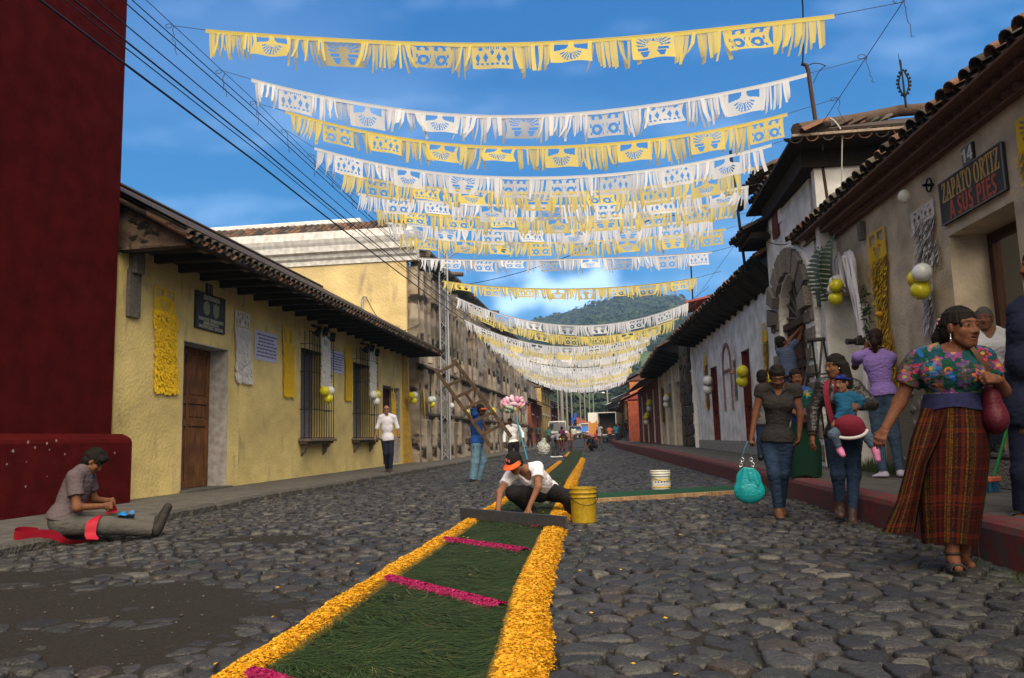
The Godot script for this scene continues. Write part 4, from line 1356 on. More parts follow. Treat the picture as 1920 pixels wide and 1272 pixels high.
func drapes(t: Transform3D) -> void:
	var cm := mat("white_cloth", lin(0.62, 0.60, 0.68), {"rough": 0.8, "bump": "cloth", "scale": 3.0, "bumps": 0.4, "back": 0.3})
	var sheet := func(pts: Array, label: String) -> void:
		var rows := []
		for p in pts:
			var row := []
			for j in 15:
				var s := j / 14.0
				row.append(t * Vector3(p[0] + (s - 0.5) * p[2], p[1] + 0.04 * sin(s * 9.0), 0.1 + 0.045 * sin(s * 19.0 + p[1] * 2.0) * clampf(p[2] * 3.0, 0.2, 1.0) + p[3]))
			rows.append(row)
		rows.reverse()
		var mb := MB.new()
		mb.grid(rows)
		tag(obj("drape", mb, cm), label, "drape", "white cloth round the beige doorway")
	sheet.call([[0.12, 3.0, 0.1, 0.05], [0.15, 2.5, 0.16, 0.06], [0.22, 2.0, 0.26, 0.05], [0.3, 1.5, 0.36, 0.03], [0.42, 0.9, 0.52, 0.03], [0.5, 0.42, 0.6, 0.03]], "white cloth gathered down the far side of the draped doorway")
	sheet.call([[1.35, 3.55, 0.2, 0.0], [1.55, 3.45, 0.34, 0.06], [1.66, 3.3, 0.36, 0.08], [1.7, 3.0, 0.3, 0.08], [1.74, 2.6, 0.2, 0.06], [1.76, 2.3, 0.17, 0.05], [1.78, 1.8, 0.16, 0.04], [1.72, 1.3, 0.2, 0.04]], "white cloth hanging in a loop down the near side of the draped doorway")
	sheet.call([[0.95, 3.62, 0.1, 0.0], [1.05, 3.5, 0.3, 0.05], [1.2, 3.2, 0.28, 0.08], [1.3, 3.0, 0.1, 0.06]], "small white swag behind the palm frond over the draped doorway")
	var palm := thing("palm_frond", "two dark green palm fronds tied over the draped doorway", "palm frond")
	var pm := mat("palm_leaf", lin(0.018, 0.05, 0.016), {"rough": 0.5, "back": 0.3})
	for f in [[Vector3(0.95, 2.85, 0.25), Vector3(0.5, 3.3, 0.4), Vector3(0.62, 3.82, 0.24)], [Vector3(1.05, 2.85, 0.25), Vector3(1.25, 3.4, 0.36), Vector3(1.1, 3.85, 0.2)]]:
		var mb := MB.new()
		var pts := []
		for i in 15:
			var u := i / 14.0
			pts.append(t * (f[0].lerp(f[1], u).lerp(f[1].lerp(f[2], u), u)))
		mb.tube(pts, 0.014, 0.004, 5)
		var fr := obj("frond", mb, pm, palm)
		for i in range(1, 15):
			for s in [-1.0, 1.0]:
				var b := MB.new()
				var d: Vector3 = (pts[i] - pts[i - 1]).normalized()
				var side: Vector3 = t.basis * Vector3(s, -0.15, 0.25)
				var tip: Vector3 = pts[i] + (side * 0.9 + d * 0.35).normalized() * (0.48 * sin(PI * (0.15 + 0.8 * i / 15.0)))
				var w: Vector3 = d * 0.022
				b.quad(pts[i] - w, pts[i] + w, tip.lerp(pts[i], 0.4) + w * 1.3 + Vector3(0, 0.01, 0), tip.lerp(pts[i], 0.4) - w)
				b.tri(tip.lerp(pts[i], 0.4) - w, tip.lerp(pts[i], 0.4) + w * 1.3 + Vector3(0, 0.01, 0), tip)
				obj("leaflet", b, pm, fr)
	var mb2 := MB.new()
	var R := RandomNumberGenerator.new()
	R.seed = 4
	for k in 130:
		var y := 1.7 + R.randf() * 1.2
		var p := t * Vector3(1.93 + R.randfn(0, 0.04), y, 0.08 + R.randf() * 0.05)
		var d := Vector3(R.randf() - 0.5, R.randf() - 0.6, R.randf() - 0.5).normalized() * 0.1
		var w := d.cross(Vector3(R.randf(), R.randf(), R.randf())).normalized() * 0.018
		mb2.quad(p - w, p + d * 0.6 - w, p + d, p + w)
	tag(stuff(obj("garland", mb2, pm)), "dark leafy garland beside the tall yellow hanging on the beige wall", "garland")
func tall_house() -> void:
	var c := thing("portal_house", "tall white house with a stone arched portal and old tiled roof", "house")
	var off := -0.2
	var t := rf(-16.45, off)
	var wm := mat("white_wall", lin(0.8, 0.8, 0.81), {"rough": 0.92, "map": "blotch", "scale": 0.25, "bump": "stucco", "bumps": 0.35})
	var mb := MB.new()
	var L := 3.08
	var cu := 1.66
	wall(mb, t, L, 5.14, 0.45, [Rect2(cu - 0.86, 0.3, 1.72, 3.47)], -0.05)
	obj("wall", mb, wm, c)
	mb = MB.new()
	mb.box(T(6.4, 2.6, -12.98), Vector3(6.0, 5.1, 0.2))
	mb.box(T(6.4, 2.6, -16.5), Vector3(5.7, 5.1, 0.2))
	obj("side_wall", mb, wm, c)
	mb = MB.new()
	mb.cbox(t * T(0.85, 5.38, -0.22), Vector3(0.95, 1.0, 0.5), 0.02)
	obj("pier", mb, wm, c)
	mb = MB.new()
	mb.cbox(t * T(0.92, 5.2, 0.035), Vector3(0.42, 1.05, 0.02), 0.004)
	obj("red_panel", mb, mat("oxblood", lin(0.15, 0.02, 0.014), {"rough": 0.8, "map": "blotch", "scale": 1.0}), c)
	var stone_m := []
	for k in 3:
		stone_m.append(mat("portal_stone_%d" % k, [lin(0.2, 0.175, 0.155), lin(0.15, 0.135, 0.125), lin(0.24, 0.21, 0.18)][k], {"rough": 0.95, "map": "grain", "scale": 1.5, "bump": "rough", "bumps": 1.2}))
	var R := RandomNumberGenerator.new()
	R.seed = 12
	var spring := 2.92
	mb = MB.new()
	var arc := PackedVector2Array()
	for i in 15: arc.append(Vector2(cu + 0.86 * cos(PI * i / 14), spring + 0.86 * sin(PI * i / 14)))
	for i in 14:
		var a0 := PI * i / 14.0
		var a1 := PI * (i + 1) / 14.0
		var p := PackedVector2Array()
		for q in [[a0, 0.84], [a0, 1.42], [a1, 1.42], [a1, 0.84]]: p.append(Vector2(cu + q[1] * cos(q[0]), spring + q[1] * sin(q[0])))
		mb.prism(p, t * T(0, 0, -0.3), 0.36)
	for s in [-1.0, 1.0]: mb.box(t * T(cu + s * 1.12, 1.62, 0.03), Vector3(0.56, 2.64, 0.06))
	var portal := obj("portal", mb, mat("mortar_white", lin(0.72, 0.71, 0.7), {"rough": 0.95, "bump": "rough"}), c)
	for i in 9:
		var a := PI * (i + 0.5) / 9.0
		var da := PI / 9.0 * 0.37
		var p := PackedVector2Array()
		for q in [[a - da, 0.89], [a - da * 1.02, 1.34], [a + da * 1.02, 1.34], [a + da, 0.89]]: p.append(Vector2(cu + q[1] * cos(q[0]), spring + q[1] * sin(q[0])))
		mb = MB.new()
		mb.prism(p, t * T(0, 0, -0.2), 0.34 + R.randf() * 0.06)
		obj("stone", mb, stone_m[R.randi() % 3], portal)
	for s in [-1.0, 1.0]:
		var y := 0.34
		while y < 2.85:
			var h := 0.27 + R.randf() * 0.16
			var w1 := 0.2 + R.randf() * 0.14
			for q in [[0.87, w1], [0.95 + w1, 0.5 - w1 - 0.1]]:
				if q[1] < 0.1: continue
				mb = MB.new()
				mb.cbox(t * T(cu + s * (q[0] + q[1] / 2), y + h / 2, 0.02), Vector3(q[1], h - 0.09, 0.15 + R.randf() * 0.05), 0.02)
				obj("stone", mb, stone_m[R.randi() % 3], portal)
			y += h
	var dw := mat("portal_wood", lin(0.075, 0.03, 0.012), {"rough": 0.75, "img": wood_tex(), "tri": true, "scale": 0.8})
	plank_door(c, t * T(cu - 0.86, 0.32, -0.1), 1.72, 2.55, dw, 4, [0.0, 0.36, 0.7, 1.0])
	mb = MB.new()
	var half := PackedVector2Array()
	for i in 13: half.append(Vector2(cu + 0.86 * cos(PI * i / 12), spring + 0.86 * sin(PI * i / 12)))
	mb.prism(half, t * T(0, 0, -0.16), 0.04)
	var fan := obj("fanlight", mb, mat("fan_dark", lin(0.03, 0.018, 0.012), {"rough": 0.8}), c)
	for i in 9:
		var a := PI * (i + 0.5) / 9.0
		mb = MB.new()
		mb.tube([t * Vector3(cu, spring + 0.02, -0.09), t * Vector3(cu + 0.8 * cos(a), spring + 0.8 * sin(a), -0.09)], 0.022, 0.03, 6)
		obj("spoke", mb, mat("grey_wood", lin(0.09, 0.075, 0.062), {"rough": 0.9}), fan)
	mb = MB.new()
	mb.cbox(t * T(cu, spring - 0.05, -0.06), Vector3(1.72, 0.13, 0.12), 0.01)
	obj("transom", mb, dw, c)
	var dark: Material = mats["eave_wood"]
	mb = MB.new()
	mb.box(T(6.15, 5.3, -14.55), Vector3(5.9, 0.3, 3.5))
	obj("attic", mb, dark, c)
	mb = MB.new()
	mb.box(T(6.1, 5.47, -14.5), Vector3(6.3, 0.05, 4.4))
	obj("soffit", mb, dark, c)
	mb = MB.new()
	mb.cbox(T(6.1, 5.5, -12.28), Vector3(6.3, 0.045, 0.05), 0.006)
	obj("fascia", mb, mat("fascia", lin(0.3, 0.22, 0.17), {"rough": 0.7, "map": "blotch", "scale": 2.0}), c)
	var f1 := slope_frame(Vector3(3.0, 5.53, -12.3), Vector3(1, 0, 0), Vector3(0, 0.42, -1))
	tiled(c, f1, 6.2, 2.4, null, 0.26, 6, 31, 0.0, 0.95)
	var f2 := slope_frame(t * Vector3(4.2, 5.5, 0.32), -t.basis.x, -t.basis.z + Vector3(0, 0.42, 0))
	tiled(c, f2, 3.9, 2.4, null, 0.25, 2, 32, 0.0, 0.95)
	mb = MB.new()
	mb.tube([Vector3(3.05, 5.62, -12.35), Vector3(4.6, 6.3, -13.8), Vector3(5.4, 6.66, -14.5), Vector3(9, 6.66, -14.5)], 0.11, -1, 8)
	obj("ridge_tiles", mb, mats["tile_1"], c)
	var f3 := slope_frame(t * Vector3(1.42, 5.8, 0.42), -t.basis.x, -t.basis.z + Vector3(0, 0.45, 0))
	tiled(c, f3, 1.3, 0.8, null, 0.22, 2, 33)
	var f4 := slope_frame(t * Vector3(0.36, 4.95, 0.5), -t.basis.x, -t.basis.z + Vector3(0, 0.45, 0))
	tiled(c, f4, 1.25, 1.5, null, 0.22, 3, 34)
	mb = MB.new()
	mb.box(t * T(-0.2, 4.87, 0.05), Vector3(1.2, 0.12, 0.7))
	obj("eave_end", mb, dark, c)
	var ln := thing("wall_lantern", "small black iron lantern under the tiled corner of the portal house", "lantern")
	mb = MB.new()
	mb.lathe([Vector2(0.02, 0.24), Vector2(0.11, 0.17), Vector2(0.09, 0.16), Vector2(0.07, 0.0), Vector2(0.02, -0.03)], 6, t * T(0.62, 5.35, 0.62))
	obj("cage", mb, mats["iron"], ln)
	mb = MB.new()
	mb.tube([t * Vector3(0.62, 5.6, 0.62), t * Vector3(0.62, 5.7, 0.45), t * Vector3(0.62, 5.66, 0.26)], 0.014, -1, 5)
	obj("arm", mb, mats["iron"], ln)
	var cr := thing("iron_cross", "wrought iron cross standing on the ridge of the portal house", "iron cross")
	mb = MB.new()
	var cx := Vector3(5.42, 6.6, -14.2)
	mb.tube([cx, cx + Vector3(-0.02, 0.9, 0)], 0.022, 0.012, 6)
	mb.tube([cx + Vector3(-0.02, 0.62, 0), cx + Vector3(-0.05, 1.02, 0)], 0.014, 0.004, 5)
	obj("shaft", mb, mats["iron"], cr)
	for s in [-1.0, 1.0]:
		mb = MB.new()
		var pts := []
		for i in 15:
			var a := PI * i / 14.0
			pts.append(cx + Vector3(s * 0.075 * sin(a), 0.2 + 0.5 * i / 14.0, 0.03 * s))
		mb.tube(pts, 0.016, -1, 5)
		for i in range(1, 14, 2): mb.ball(pts[i] + Vector3(s * 0.03, 0.01, 0), Vector3(0.022, 0.03, 0.02), 3, 5)
		obj("scroll", mb, mats["iron"], cr)
func arch_panel(parent: Node3D, t: Transform3D, u: float, y0: float, y1: float, w: float) -> void:
	var r := w / 2
	var pts := PackedVector2Array([Vector2(u - r, y0), Vector2(u + r, y0)])
	for i in 9: pts.append(Vector2(u + r * cos(PI * i / 8), y1 - r + r * sin(PI * i / 8)))
	var mb := MB.new()
	for i in range(1, pts.size()):
		var a := pts[i]; var b := pts[(i + 1) % pts.size()]
		var d := (b - a).normalized()
		mb.prism(PackedVector2Array([a, a + Vector2(d.y, -d.x) * 0.1, b + Vector2(d.y, -d.x) * 0.1, b]), t * T(0, 0, -0.02), 0.06)
	obj("arch_frame", mb, mat("pink_plaster", lin(0.30, 0.17, 0.15), {"rough": 0.9, "map": "blotch", "scale": 1.0}), parent)
	mb = MB.new()
	mb.box(t * T(u, lerpf(y0, y1, 0.62), 0.02), Vector3(w, 0.06, 0.05))
	obj("arch_bar", mb, mats["pink_plaster"], parent)
func eave(parent: Node3D, a: Vector3, b: Vector3, wa: Vector3, wb: Vector3, seed_: int, rafters: int, run := 3.6, step := 0.24, single := 1) -> void:
	var dark: Material = mats["eave_wood"]
	var mb := MB.new()
	var rows := [[wb, b], [wa, a]]
	mb.grid(rows)
	rows = [[wa + Vector3(0, 0.04, 0), a + Vector3(0, 0.04, 0)], [wb + Vector3(0, 0.04, 0), b + Vector3(0, 0.04, 0)]]
	mb.grid(rows)
	obj("soffit", mb, dark, parent)
	for i in rafters:
		var u := (i + 0.5) / rafters
		var p := wa.lerp(wb, u); var q := a.lerp(b, u)
		var d := (q - p)
		mb = MB.new()
		mb.box(Transform3D(Basis(d.normalized(), Vector3.UP.cross(d.normalized()).normalized().cross(d.normalized()) * -1.0, Vector3.UP.cross(d.normalized()).normalized() * 1.0), (p + q) / 2 - Vector3(0, 0.06, 0)), Vector3(d.length(), 0.11, 0.1))
		obj("rafter", mb, dark, parent)
	var along := (a - b).normalized()
	var f := slope_frame(b + Vector3(0, 0.08, 0), along, Vector3(1, 0.5, 0))
	tiled(parent, f, a.distance_to(b), run, null, step, single, seed_)
func white_house() -> void:
	var c := thing("house", "long low white house with dark red doors and deep dark eave", "house")
	var t := rf(-28.2)
	var L := 11.75
	var wm: Material = mats["white_wall"]
	var mb := MB.new()
	wall(mb, t, L, 4.35, 0.4, [Rect2(7.65, 0.42, 0.95, 2.52), Rect2(3.0, 0.42, 1.15, 2.5)], -0.05)
	mb.box(t * T(L / 2, 2.1, -6.0), Vector3(L, 4.2, 0.2))
	mb.box(t * T(0.1, 2.1, -3.1), Vector3(0.2, 4.2, 5.5))
	obj("wall", mb, wm, c)
	var ox: Material = mats["oxblood"]
	plank_door(c, t * T(7.65, 0.42, -0.14), 0.95, 2.52, ox, 2, [0.0, 0.4, 1.0])
	plank_door(c, t * T(3.0, 0.42, -0.14), 1.15, 2.5, ox, 2, [0.0, 0.4, 1.0])
	for h in [[7.65, 8.6, 2.94], [3.0, 4.15, 2.92]]:
		mb = MB.new()
		mb.box(t * T(h[0] + 0.006, h[2] / 2 + 0.2, -0.14), Vector3(0.012, h[2] - 0.4, 0.26))
		mb.box(t * T(h[1] - 0.006, h[2] / 2 + 0.2, -0.14), Vector3(0.012, h[2] - 0.4, 0.26))
		obj("door_reveal", mb, ox, c)
	arch_panel(c, t, 5.8, 1.5, 3.3, 1.0)
	mb = MB.new()
	mb.cbox(t * T(L / 2, 0.5, 0.0), Vector3(L, 0.35, 0.03), 0.006)
	obj("footing", mb, mat("stained_white", lin(0.32, 0.31, 0.3), {"rough": 0.95, "map": "blotch", "scale": 0.8, "bump": "rough"}), c)
	eave(c, Vector3(2.05, 4.13, -28.4), Vector3(3.1, 4.42, -16.5), t * Vector3(0, 4.0, 0.0), t * Vector3(L, 4.02, 0.0), 41, 15, 4.0, 0.24, 1)
	var lk := thing("lookout", "small dark lookout with a red tin roof above the white house", "lookout")
	mb = MB.new()
	mb.box(T(4.6, 5.2, -30.5), Vector3(2.0, 1.6, 2.4))
	obj("wall", mb, mat("lookout_wall", lin(0.06, 0.03, 0.025), {"rough": 0.9}), lk)
	mb = MB.new()
	mb.prism(PackedVector2Array([Vector2(-1.7, 0.0), Vector2(-1.7, -0.07), Vector2(1.4, 0.53), Vector2(1.4, 0.6)]), T(4.45, 5.75, -32.0), 3.0)
	obj("roof", mb, mat("red_tin", lin(0.28, 0.045, 0.03), {"rough": 0.6}), lk)
	mb = MB.new()
	mb.tube([Vector3(3.05, 5.6, -29.2), Vector3(3.05, 7.1, -29.2)], 0.03, -1, 5)
	tag(obj("roof_pole", mb, mats["iron"]), "thin dark pole on the roof by the red lookout", "pole")
func pillar_and_row() -> void:
	var t := rf(-31.2, -0.12)
	var p := thing("rubble_wall", "end wall of dark rubble stone with wide white pointing", "wall")
	var mb := MB.new()
	mb.cbox(t * T(1.48, 2.2, -0.25), Vector3(2.96, 4.5, 0.5), 0.02)
	obj("mortar", mb, mats["mortar_white"], p)
	var R := RandomNumberGenerator.new()
	R.seed = 19
	var S := []
	for j in 11:
		for i in 8:
			S.append(Vector2(0.2 + (i + 0.5 * (j % 2) + (R.randf() - 0.5) * 0.6) * 0.37, 0.25 + (j + (R.randf() - 0.5) * 0.6) * 0.37))
	var sm := [mat("rubble_dark", lin(0.05, 0.043, 0.04), {"rough": 0.95, "map": "grain", "scale": 1.4, "bump": "rough", "bumps": 1.2}), mat("rubble_brown", lin(0.11, 0.065, 0.045), {"rough": 0.95, "map": "grain", "scale": 1.4, "bump": "rough", "bumps": 1.2}), mat("rubble_grey", lin(0.085, 0.08, 0.078), {"rough": 0.95, "map": "grain", "scale": 1.4, "bump": "rough", "bumps": 1.2})]
	for s in S:
		if s.x > 2.9 or s.x < 0.05 or s.y > 4.35: continue
		var poly := [s + Vector2(-0.5, -0.5), s + Vector2(0.5, -0.5), s + Vector2(0.5, 0.5), s + Vector2(-0.5, 0.5)]
		for q in S:
			if q != s and q.distance_to(s) < 0.95: poly = clip_cell(poly, (s + q) * 0.5, q - s)
		var pp := PackedVector2Array()
		for q in poly:
			var d: Vector2 = q - s
			pp.append((s + d * clampf(1.0 - 0.04 / maxf(d.length(), 0.05), 0.3, 1.0)).clamp(Vector2(0.03, 0.1), Vector2(2.93, 4.4)))
		if pp.size() < 3: continue
		mb = MB.new()
		mb.prism(pp, t * T(0, 0, -0.05), 0.08 + R.randf() * 0.05)
		obj("stone", mb, sm[0 if R.randf() < 0.62 else (1 + R.randi() % 2)], p)
	var c := thing("house", "cream house with brown doors and dark eave beyond the rubble wall", "house")
	t = rf(-40.5)
	mb = MB.new()
	wall(mb, t, 9.3, 4.0, 0.4, [Rect2(1.2, 0.45, 1.1, 2.6), Rect2(4.2, 0.45, 1.0, 2.7), Rect2(6.6, 0.45, 1.2, 2.6)], -0.05)
	obj("wall", mb, mat("cream_wall", lin(0.52, 0.47, 0.39), {"rough": 0.92, "map": "blotch", "scale": 0.4}), c)
	for d in [[1.2, 1.1, 2.6], [4.2, 1.0, 2.7], [6.6, 1.2, 2.6]]:
		plank_door(c, t * T(d[0], 0.45, -0.2), d[1], d[2], mat("brown_door", lin(0.09, 0.05, 0.03), {"rough": 0.8}), 2, [0.0, 0.5, 1.0])
	for x in [0.6, 3.2, 6.0]:
		mb = MB.new()
		mb.cbox(t * T(x, 2.1, 0.03), Vector3(0.3, 3.4, 0.1), 0.02)
		obj("pilaster", mb, mat("pale_trim", lin(0.5, 0.46, 0.4), {"rough": 0.9}), c)
	eave(c, Vector3(1.35, 3.85, -40.6), Vector3(1.8, 4.2, -31.3), t * Vector3(0, 3.8, 0), t * Vector3(9.3, 3.95, 0), 43, 9, 3.0, 0.3, 1)
	c = thing("house", "dark red house under a grey sheet metal canopy", "house")
	t = rf(-54.0)
	mb = MB.new()
	wall(mb, t, 13.3, 3.9, 0.4, [Rect2(2.0, 0.5, 1.2, 2.5), Rect2(5.5, 0.5, 1.2, 2.5), Rect2(9.2, 0.5, 1.2, 2.5)], -0.05)
	obj("wall", mb, mat("red_wall", lin(0.17, 0.038, 0.03), {"rough": 0.9, "map": "blotch", "scale": 0.4}), c)
	for x in [2.0, 5.5, 9.2]:
		plank_door(c, t * T(x, 0.5, -0.2), 1.2, 2.5, mat("black_door", lin(0.025, 0.02, 0.018), {"rough": 0.8}), 2, [0.0, 0.5, 1.0])
		mb = MB.new()
		mb.cbox(t * T(x + 1.55, 1.9, 0.03), Vector3(0.18, 2.9, 0.08), 0.02)
		obj("trim", mb, mats["pale_trim"], c)
	mb = MB.new()
	var rows := []
	for i in 70:
		var u := i / 69.0 * 13.2
		var w := 0.03 * (i % 2)
		rows.append([t * Vector3(u, 4.5 + w, -1.2), t * Vector3(u, 3.62 + w, 0.95)])
	mb.grid(rows)
	obj("canopy", mb, mat("tin", lin(0.24, 0.23, 0.22), {"rough": 0.6, "metal": 0.3, "map": "blotch", "scale": 0.8}), c)
	mb = MB.new()
	mb.box(t * T(6.65, 5.0, -3.5), Vector3(13.2, 1.2, 4.5))
	obj("roof", mb, mats["roof_deck"], c)
func row_house(label: String, left: bool, z_near: float, z_far: float, x: float, h: float, col: Color, roofc: Color, over: float, doors: Array, at_rise := true) -> void:
	var base := rise((z_near + z_far) / 2) if at_rise else 0.0
	var o := thing("house", label, "house", Vector3(0, base, 0))
	var L := z_near - z_far
	var t := lf(x, z_near) if left else Transform3D(Basis(Vector3(0, 0, 1), Vector3.UP, Vector3(-1, 0, 0)), Vector3(x, 0, z_far))
	var key := "row_%d_%d" % [int(absf(z_near) * 10), 1 if left else 0]
	var wm := mat(key, col, {"rough": 0.92, "map": "blotch", "scale": 0.4})
	var holes := []
	for d in doors: holes.append(Rect2(d[0], d[1], d[2], d[3]))
	var mb := MB.new()
	wall(mb, t, L, h, 0.4, holes, -0.6)
	mb.box(t * T(0.1, h / 2, -3.2), Vector3(0.2, h, 5.6))
	mb.box(t * T(L - 0.1, h / 2, -3.2), Vector3(0.2, h, 5.6))
	mb.box(t * T(L / 2, h / 2, -6.0), Vector3(L, h, 0.2))
	obj("wall", mb, wm, o)
	for d in doors:
		mb = MB.new()
		mb.box(t * T(d[0] + d[2] / 2, d[1] + d[3] / 2, -0.25), Vector3(d[2], d[3], 0.06))
		obj("door" if d[1] < 0.4 else "window", mb, mat("door_%d" % (int(d[2] * 10) % 3), [lin(0.05, 0.03, 0.02), lin(0.03, 0.03, 0.035), lin(0.12, 0.1, 0.09)][int(d[2] * 10) % 3], {"rough": 0.8}), o)
		mb = MB.new()
		mb.box(t * T(d[0] + d[2] / 2, d[1] + d[3] + 0.08, 0.02), Vector3(d[2] + 0.3, 0.14, 0.08))
		obj("lintel", mb, mat("pale_trim", lin(0.5, 0.46, 0.4), {"rough": 0.9}), o)
	mb = MB.new()
	var rows := []
	var n := int(L / 0.13)
	for i in n + 1:
		var u := L * i / n
		var w := 0.05 * (i % 2)
		rows.append([t * Vector3(u, h + 1.6 + w, -3.2), t * Vector3(u, h - 0.25 * over + w + 0.12, over)])
	mb.grid(rows)
	rows = [[t * Vector3(0, h - 0.25 * over, over), t * Vector3(0, h + 1.5, -3.2)], [t * Vector3(L, h - 0.25 * over, over), t * Vector3(L, h + 1.5, -3.2)]]
	mb.grid(rows)
	mb.quad(t * Vector3(0, h - 0.25 * over, over), t * Vector3(L, h - 0.25 * over, over), t * Vector3(L, h - 0.25 * over + 0.14, over), t * Vector3(0, h - 0.25 * over + 0.14, over))
	for u in [0.0, L]: mb.tri(t * Vector3(u, h - 0.1, 0.3), t * Vector3(u, h + 1.5, -3.2), t * Vector3(u, h - 0.1, -6.0))
	obj("roof", mb, mat("roof_%d" % int(roofc.r * 1000), roofc, {"rough": 0.9, "map": "grain", "scale": 1.0}), o)
func far_street() -> void:
	row_house("salmon red house with a dark tiled eave past the old convent", true, -66.0, -75.0, -7.1, 3.6, lin(0.33, 0.09, 0.05), lin(0.09, 0.055, 0.04), 1.3, [[1.5, 0.1, 1.2, 2.4], [5.0, 0.9, 1.1, 1.5]])
	row_house("tall ochre house with dark shuttered windows on the left", true, -75.2, -86.0, -7.0, 5.2, lin(0.45, 0.32, 0.12), lin(0.12, 0.1, 0.08), 0.9, [[1.2, 0.1, 1.2, 2.4], [4.2, 0.1, 1.2, 2.4], [7.6, 0.1, 1.2, 2.4], [1.2, 3.2, 1.0, 1.4], [4.2, 3.2, 1.0, 1.4], [7.6, 3.2, 1.0, 1.4]])
	row_house("wine red house with white door frames on the left", true, -86.2, -97.0, -7.0, 3.7, lin(0.16, 0.03, 0.035), lin(0.2, 0.19, 0.18), 1.2, [[1.5, 0.1, 1.3, 2.4], [4.8, 0.1, 1.3, 2.4], [8.2, 0.9, 1.2, 1.5]])
	row_house("pale yellow house at the far left of the street", true, -97.2, -112.0, -6.9, 4.0, lin(0.5, 0.42, 0.22), lin(0.1, 0.06, 0.045), 1.1, [[2.0, 0.1, 1.3, 2.4], [7.0, 0.1, 1.3, 2.4], [11.0, 0.9, 1.2, 1.5]])
	row_house("low dark red house at the end of the left row", true, -112.2, -135.0, -6.6, 3.4, lin(0.2, 0.05, 0.04), lin(0.12, 0.05, 0.035), 1.2, [[3.0, 0.1, 1.3, 2.3], [10.0, 0.1, 1.3, 2.3], [17.0, 0.1, 1.3, 2.3]])
	row_house("bright terracotta house with a red tiled awning on the right", false, -57.0, -63.0, 0.95, 3.35, lin(0.36, 0.085, 0.045), lin(0.3, 0.055, 0.045), 0.55, [[1.2, 0.3, 1.1, 2.3], [3.9, 0.3, 1.1, 2.3]])
	row_house("tall orange house behind the terracotta one", false, -63.2, -70.0, 1.25, 5.0, lin(0.42, 0.16, 0.06), lin(0.14, 0.06, 0.045), 0.7, [[1.2, 0.2, 1.1, 2.3], [4.2, 0.2, 1.1, 2.3], [1.2, 3.2, 1.0, 1.2], [4.2, 3.2, 1.0, 1.2]])
	row_house("ochre house with a pale tin roof on the right", false, -70.2, -82.0, 0.9, 3.8, lin(0.4, 0.27, 0.12), lin(0.5, 0.5, 0.5), 1.2, [[2.0, 0.2, 1.2, 2.3], [7.0, 0.2, 1.2, 2.3]])
	row_house("brown shop with a white awning at the far right", false, -82.2, -96.0, 0.5, 3.6, lin(0.2, 0.11, 0.06), lin(0.6, 0.6, 0.6), 1.4, [[2.0, 0.2, 1.4, 2.3], [8.0, 0.2, 1.4, 2.3]])
	row_house("plum house at the end of the right row", false, -96.2, -120.0, 0.1, 3.6, lin(0.2, 0.06, 0.07), lin(0.12, 0.06, 0.05), 1.1, [[4.0, 0.2, 1.4, 2.3], [14.0, 0.2, 1.4, 2.3]])
	row_house("market hall with an orange red roof closing the street", true, -150.0, -160.0, -4.5, 2.6, lin(0.4, 0.3, 0.2), lin(0.4, 0.09, 0.04), 2.0, [[2.0, 0.1, 2.0, 2.0]])
	hill()
	poles()
	traffic()
func lumpy(seed_: int, n: int) -> ArrayMesh:
	var R := RandomNumberGenerator.new()
	R.seed = seed_
	var mb := MB.new()
	for k in n:
		var d := Vector3(R.randfn(0, 1), R.randfn(0, 1), R.randfn(0, 1)).normalized()
		var r := 0.55 + 0.5 * R.randf()
		var p := d * r * Vector3(1, 0.85, 1).length() * 0.62
		p.y = p.y * 0.85
		var a := d.cross(Vector3(R.randf() - 0.5, R.randf() - 0.5, R.randf() - 0.5)).normalized() * (0.16 + R.randf() * 0.14)
		var b := a.cross(d).normalized() * (0.12 + R.randf() * 0.14) + d * (R.randf() - 0.5) * 0.12
		var s := 0.7 + R.randf() * 0.6
		mb.col = Color(s, s, s)
		mb.quad(p - a - b, p + a - b * 0.6, p + a * 0.8 + b, p - a * 0.7 + b)
	return mb.mesh()
func hill_h(x: float, z: float, q: FastNoiseLite) -> float:
	var K := [[-700.0, 60.0], [-400.0, 96.0], [-207.0, 119.0], [-150.0, 121.0], [-100.0, 143.0], [-51.0, 151.0], [-5.0, 163.0], [18.0, 168.0], [45.0, 170.0], [65.0, 166.0], [104.0, 155.0], [168.0, 122.0], [260.0, 96.0], [420.0, 66.0], [800.0, 40.0]]
	var crest := 40.0
	for k in K.size() - 1:
		if x >= K[k][0] and x <= K[k + 1][0]: crest = lerpf(K[k][1], K[k + 1][1], (x - K[k][0]) / (K[k + 1][0] - K[k][0]))
	var u := clampf((-z - 260.0) / 740.0, 0.0, 1.0)
	var s := pow(u, 1.25)
	var y := crest * s + q.get_noise_2d(x * 0.9, z * 0.9) * 26.0 * sin(PI * clampf(u, 0.0, 1.0))
	y = maxf(y, 34.0 * exp(-pow((x + 35.0) / 150.0, 2.0)) * exp(-pow((-z - 430.0) / 120.0, 2.0)))
	if -z > 1000.0: y -= (-z - 1000.0) * 0.3
	return y + 0.7
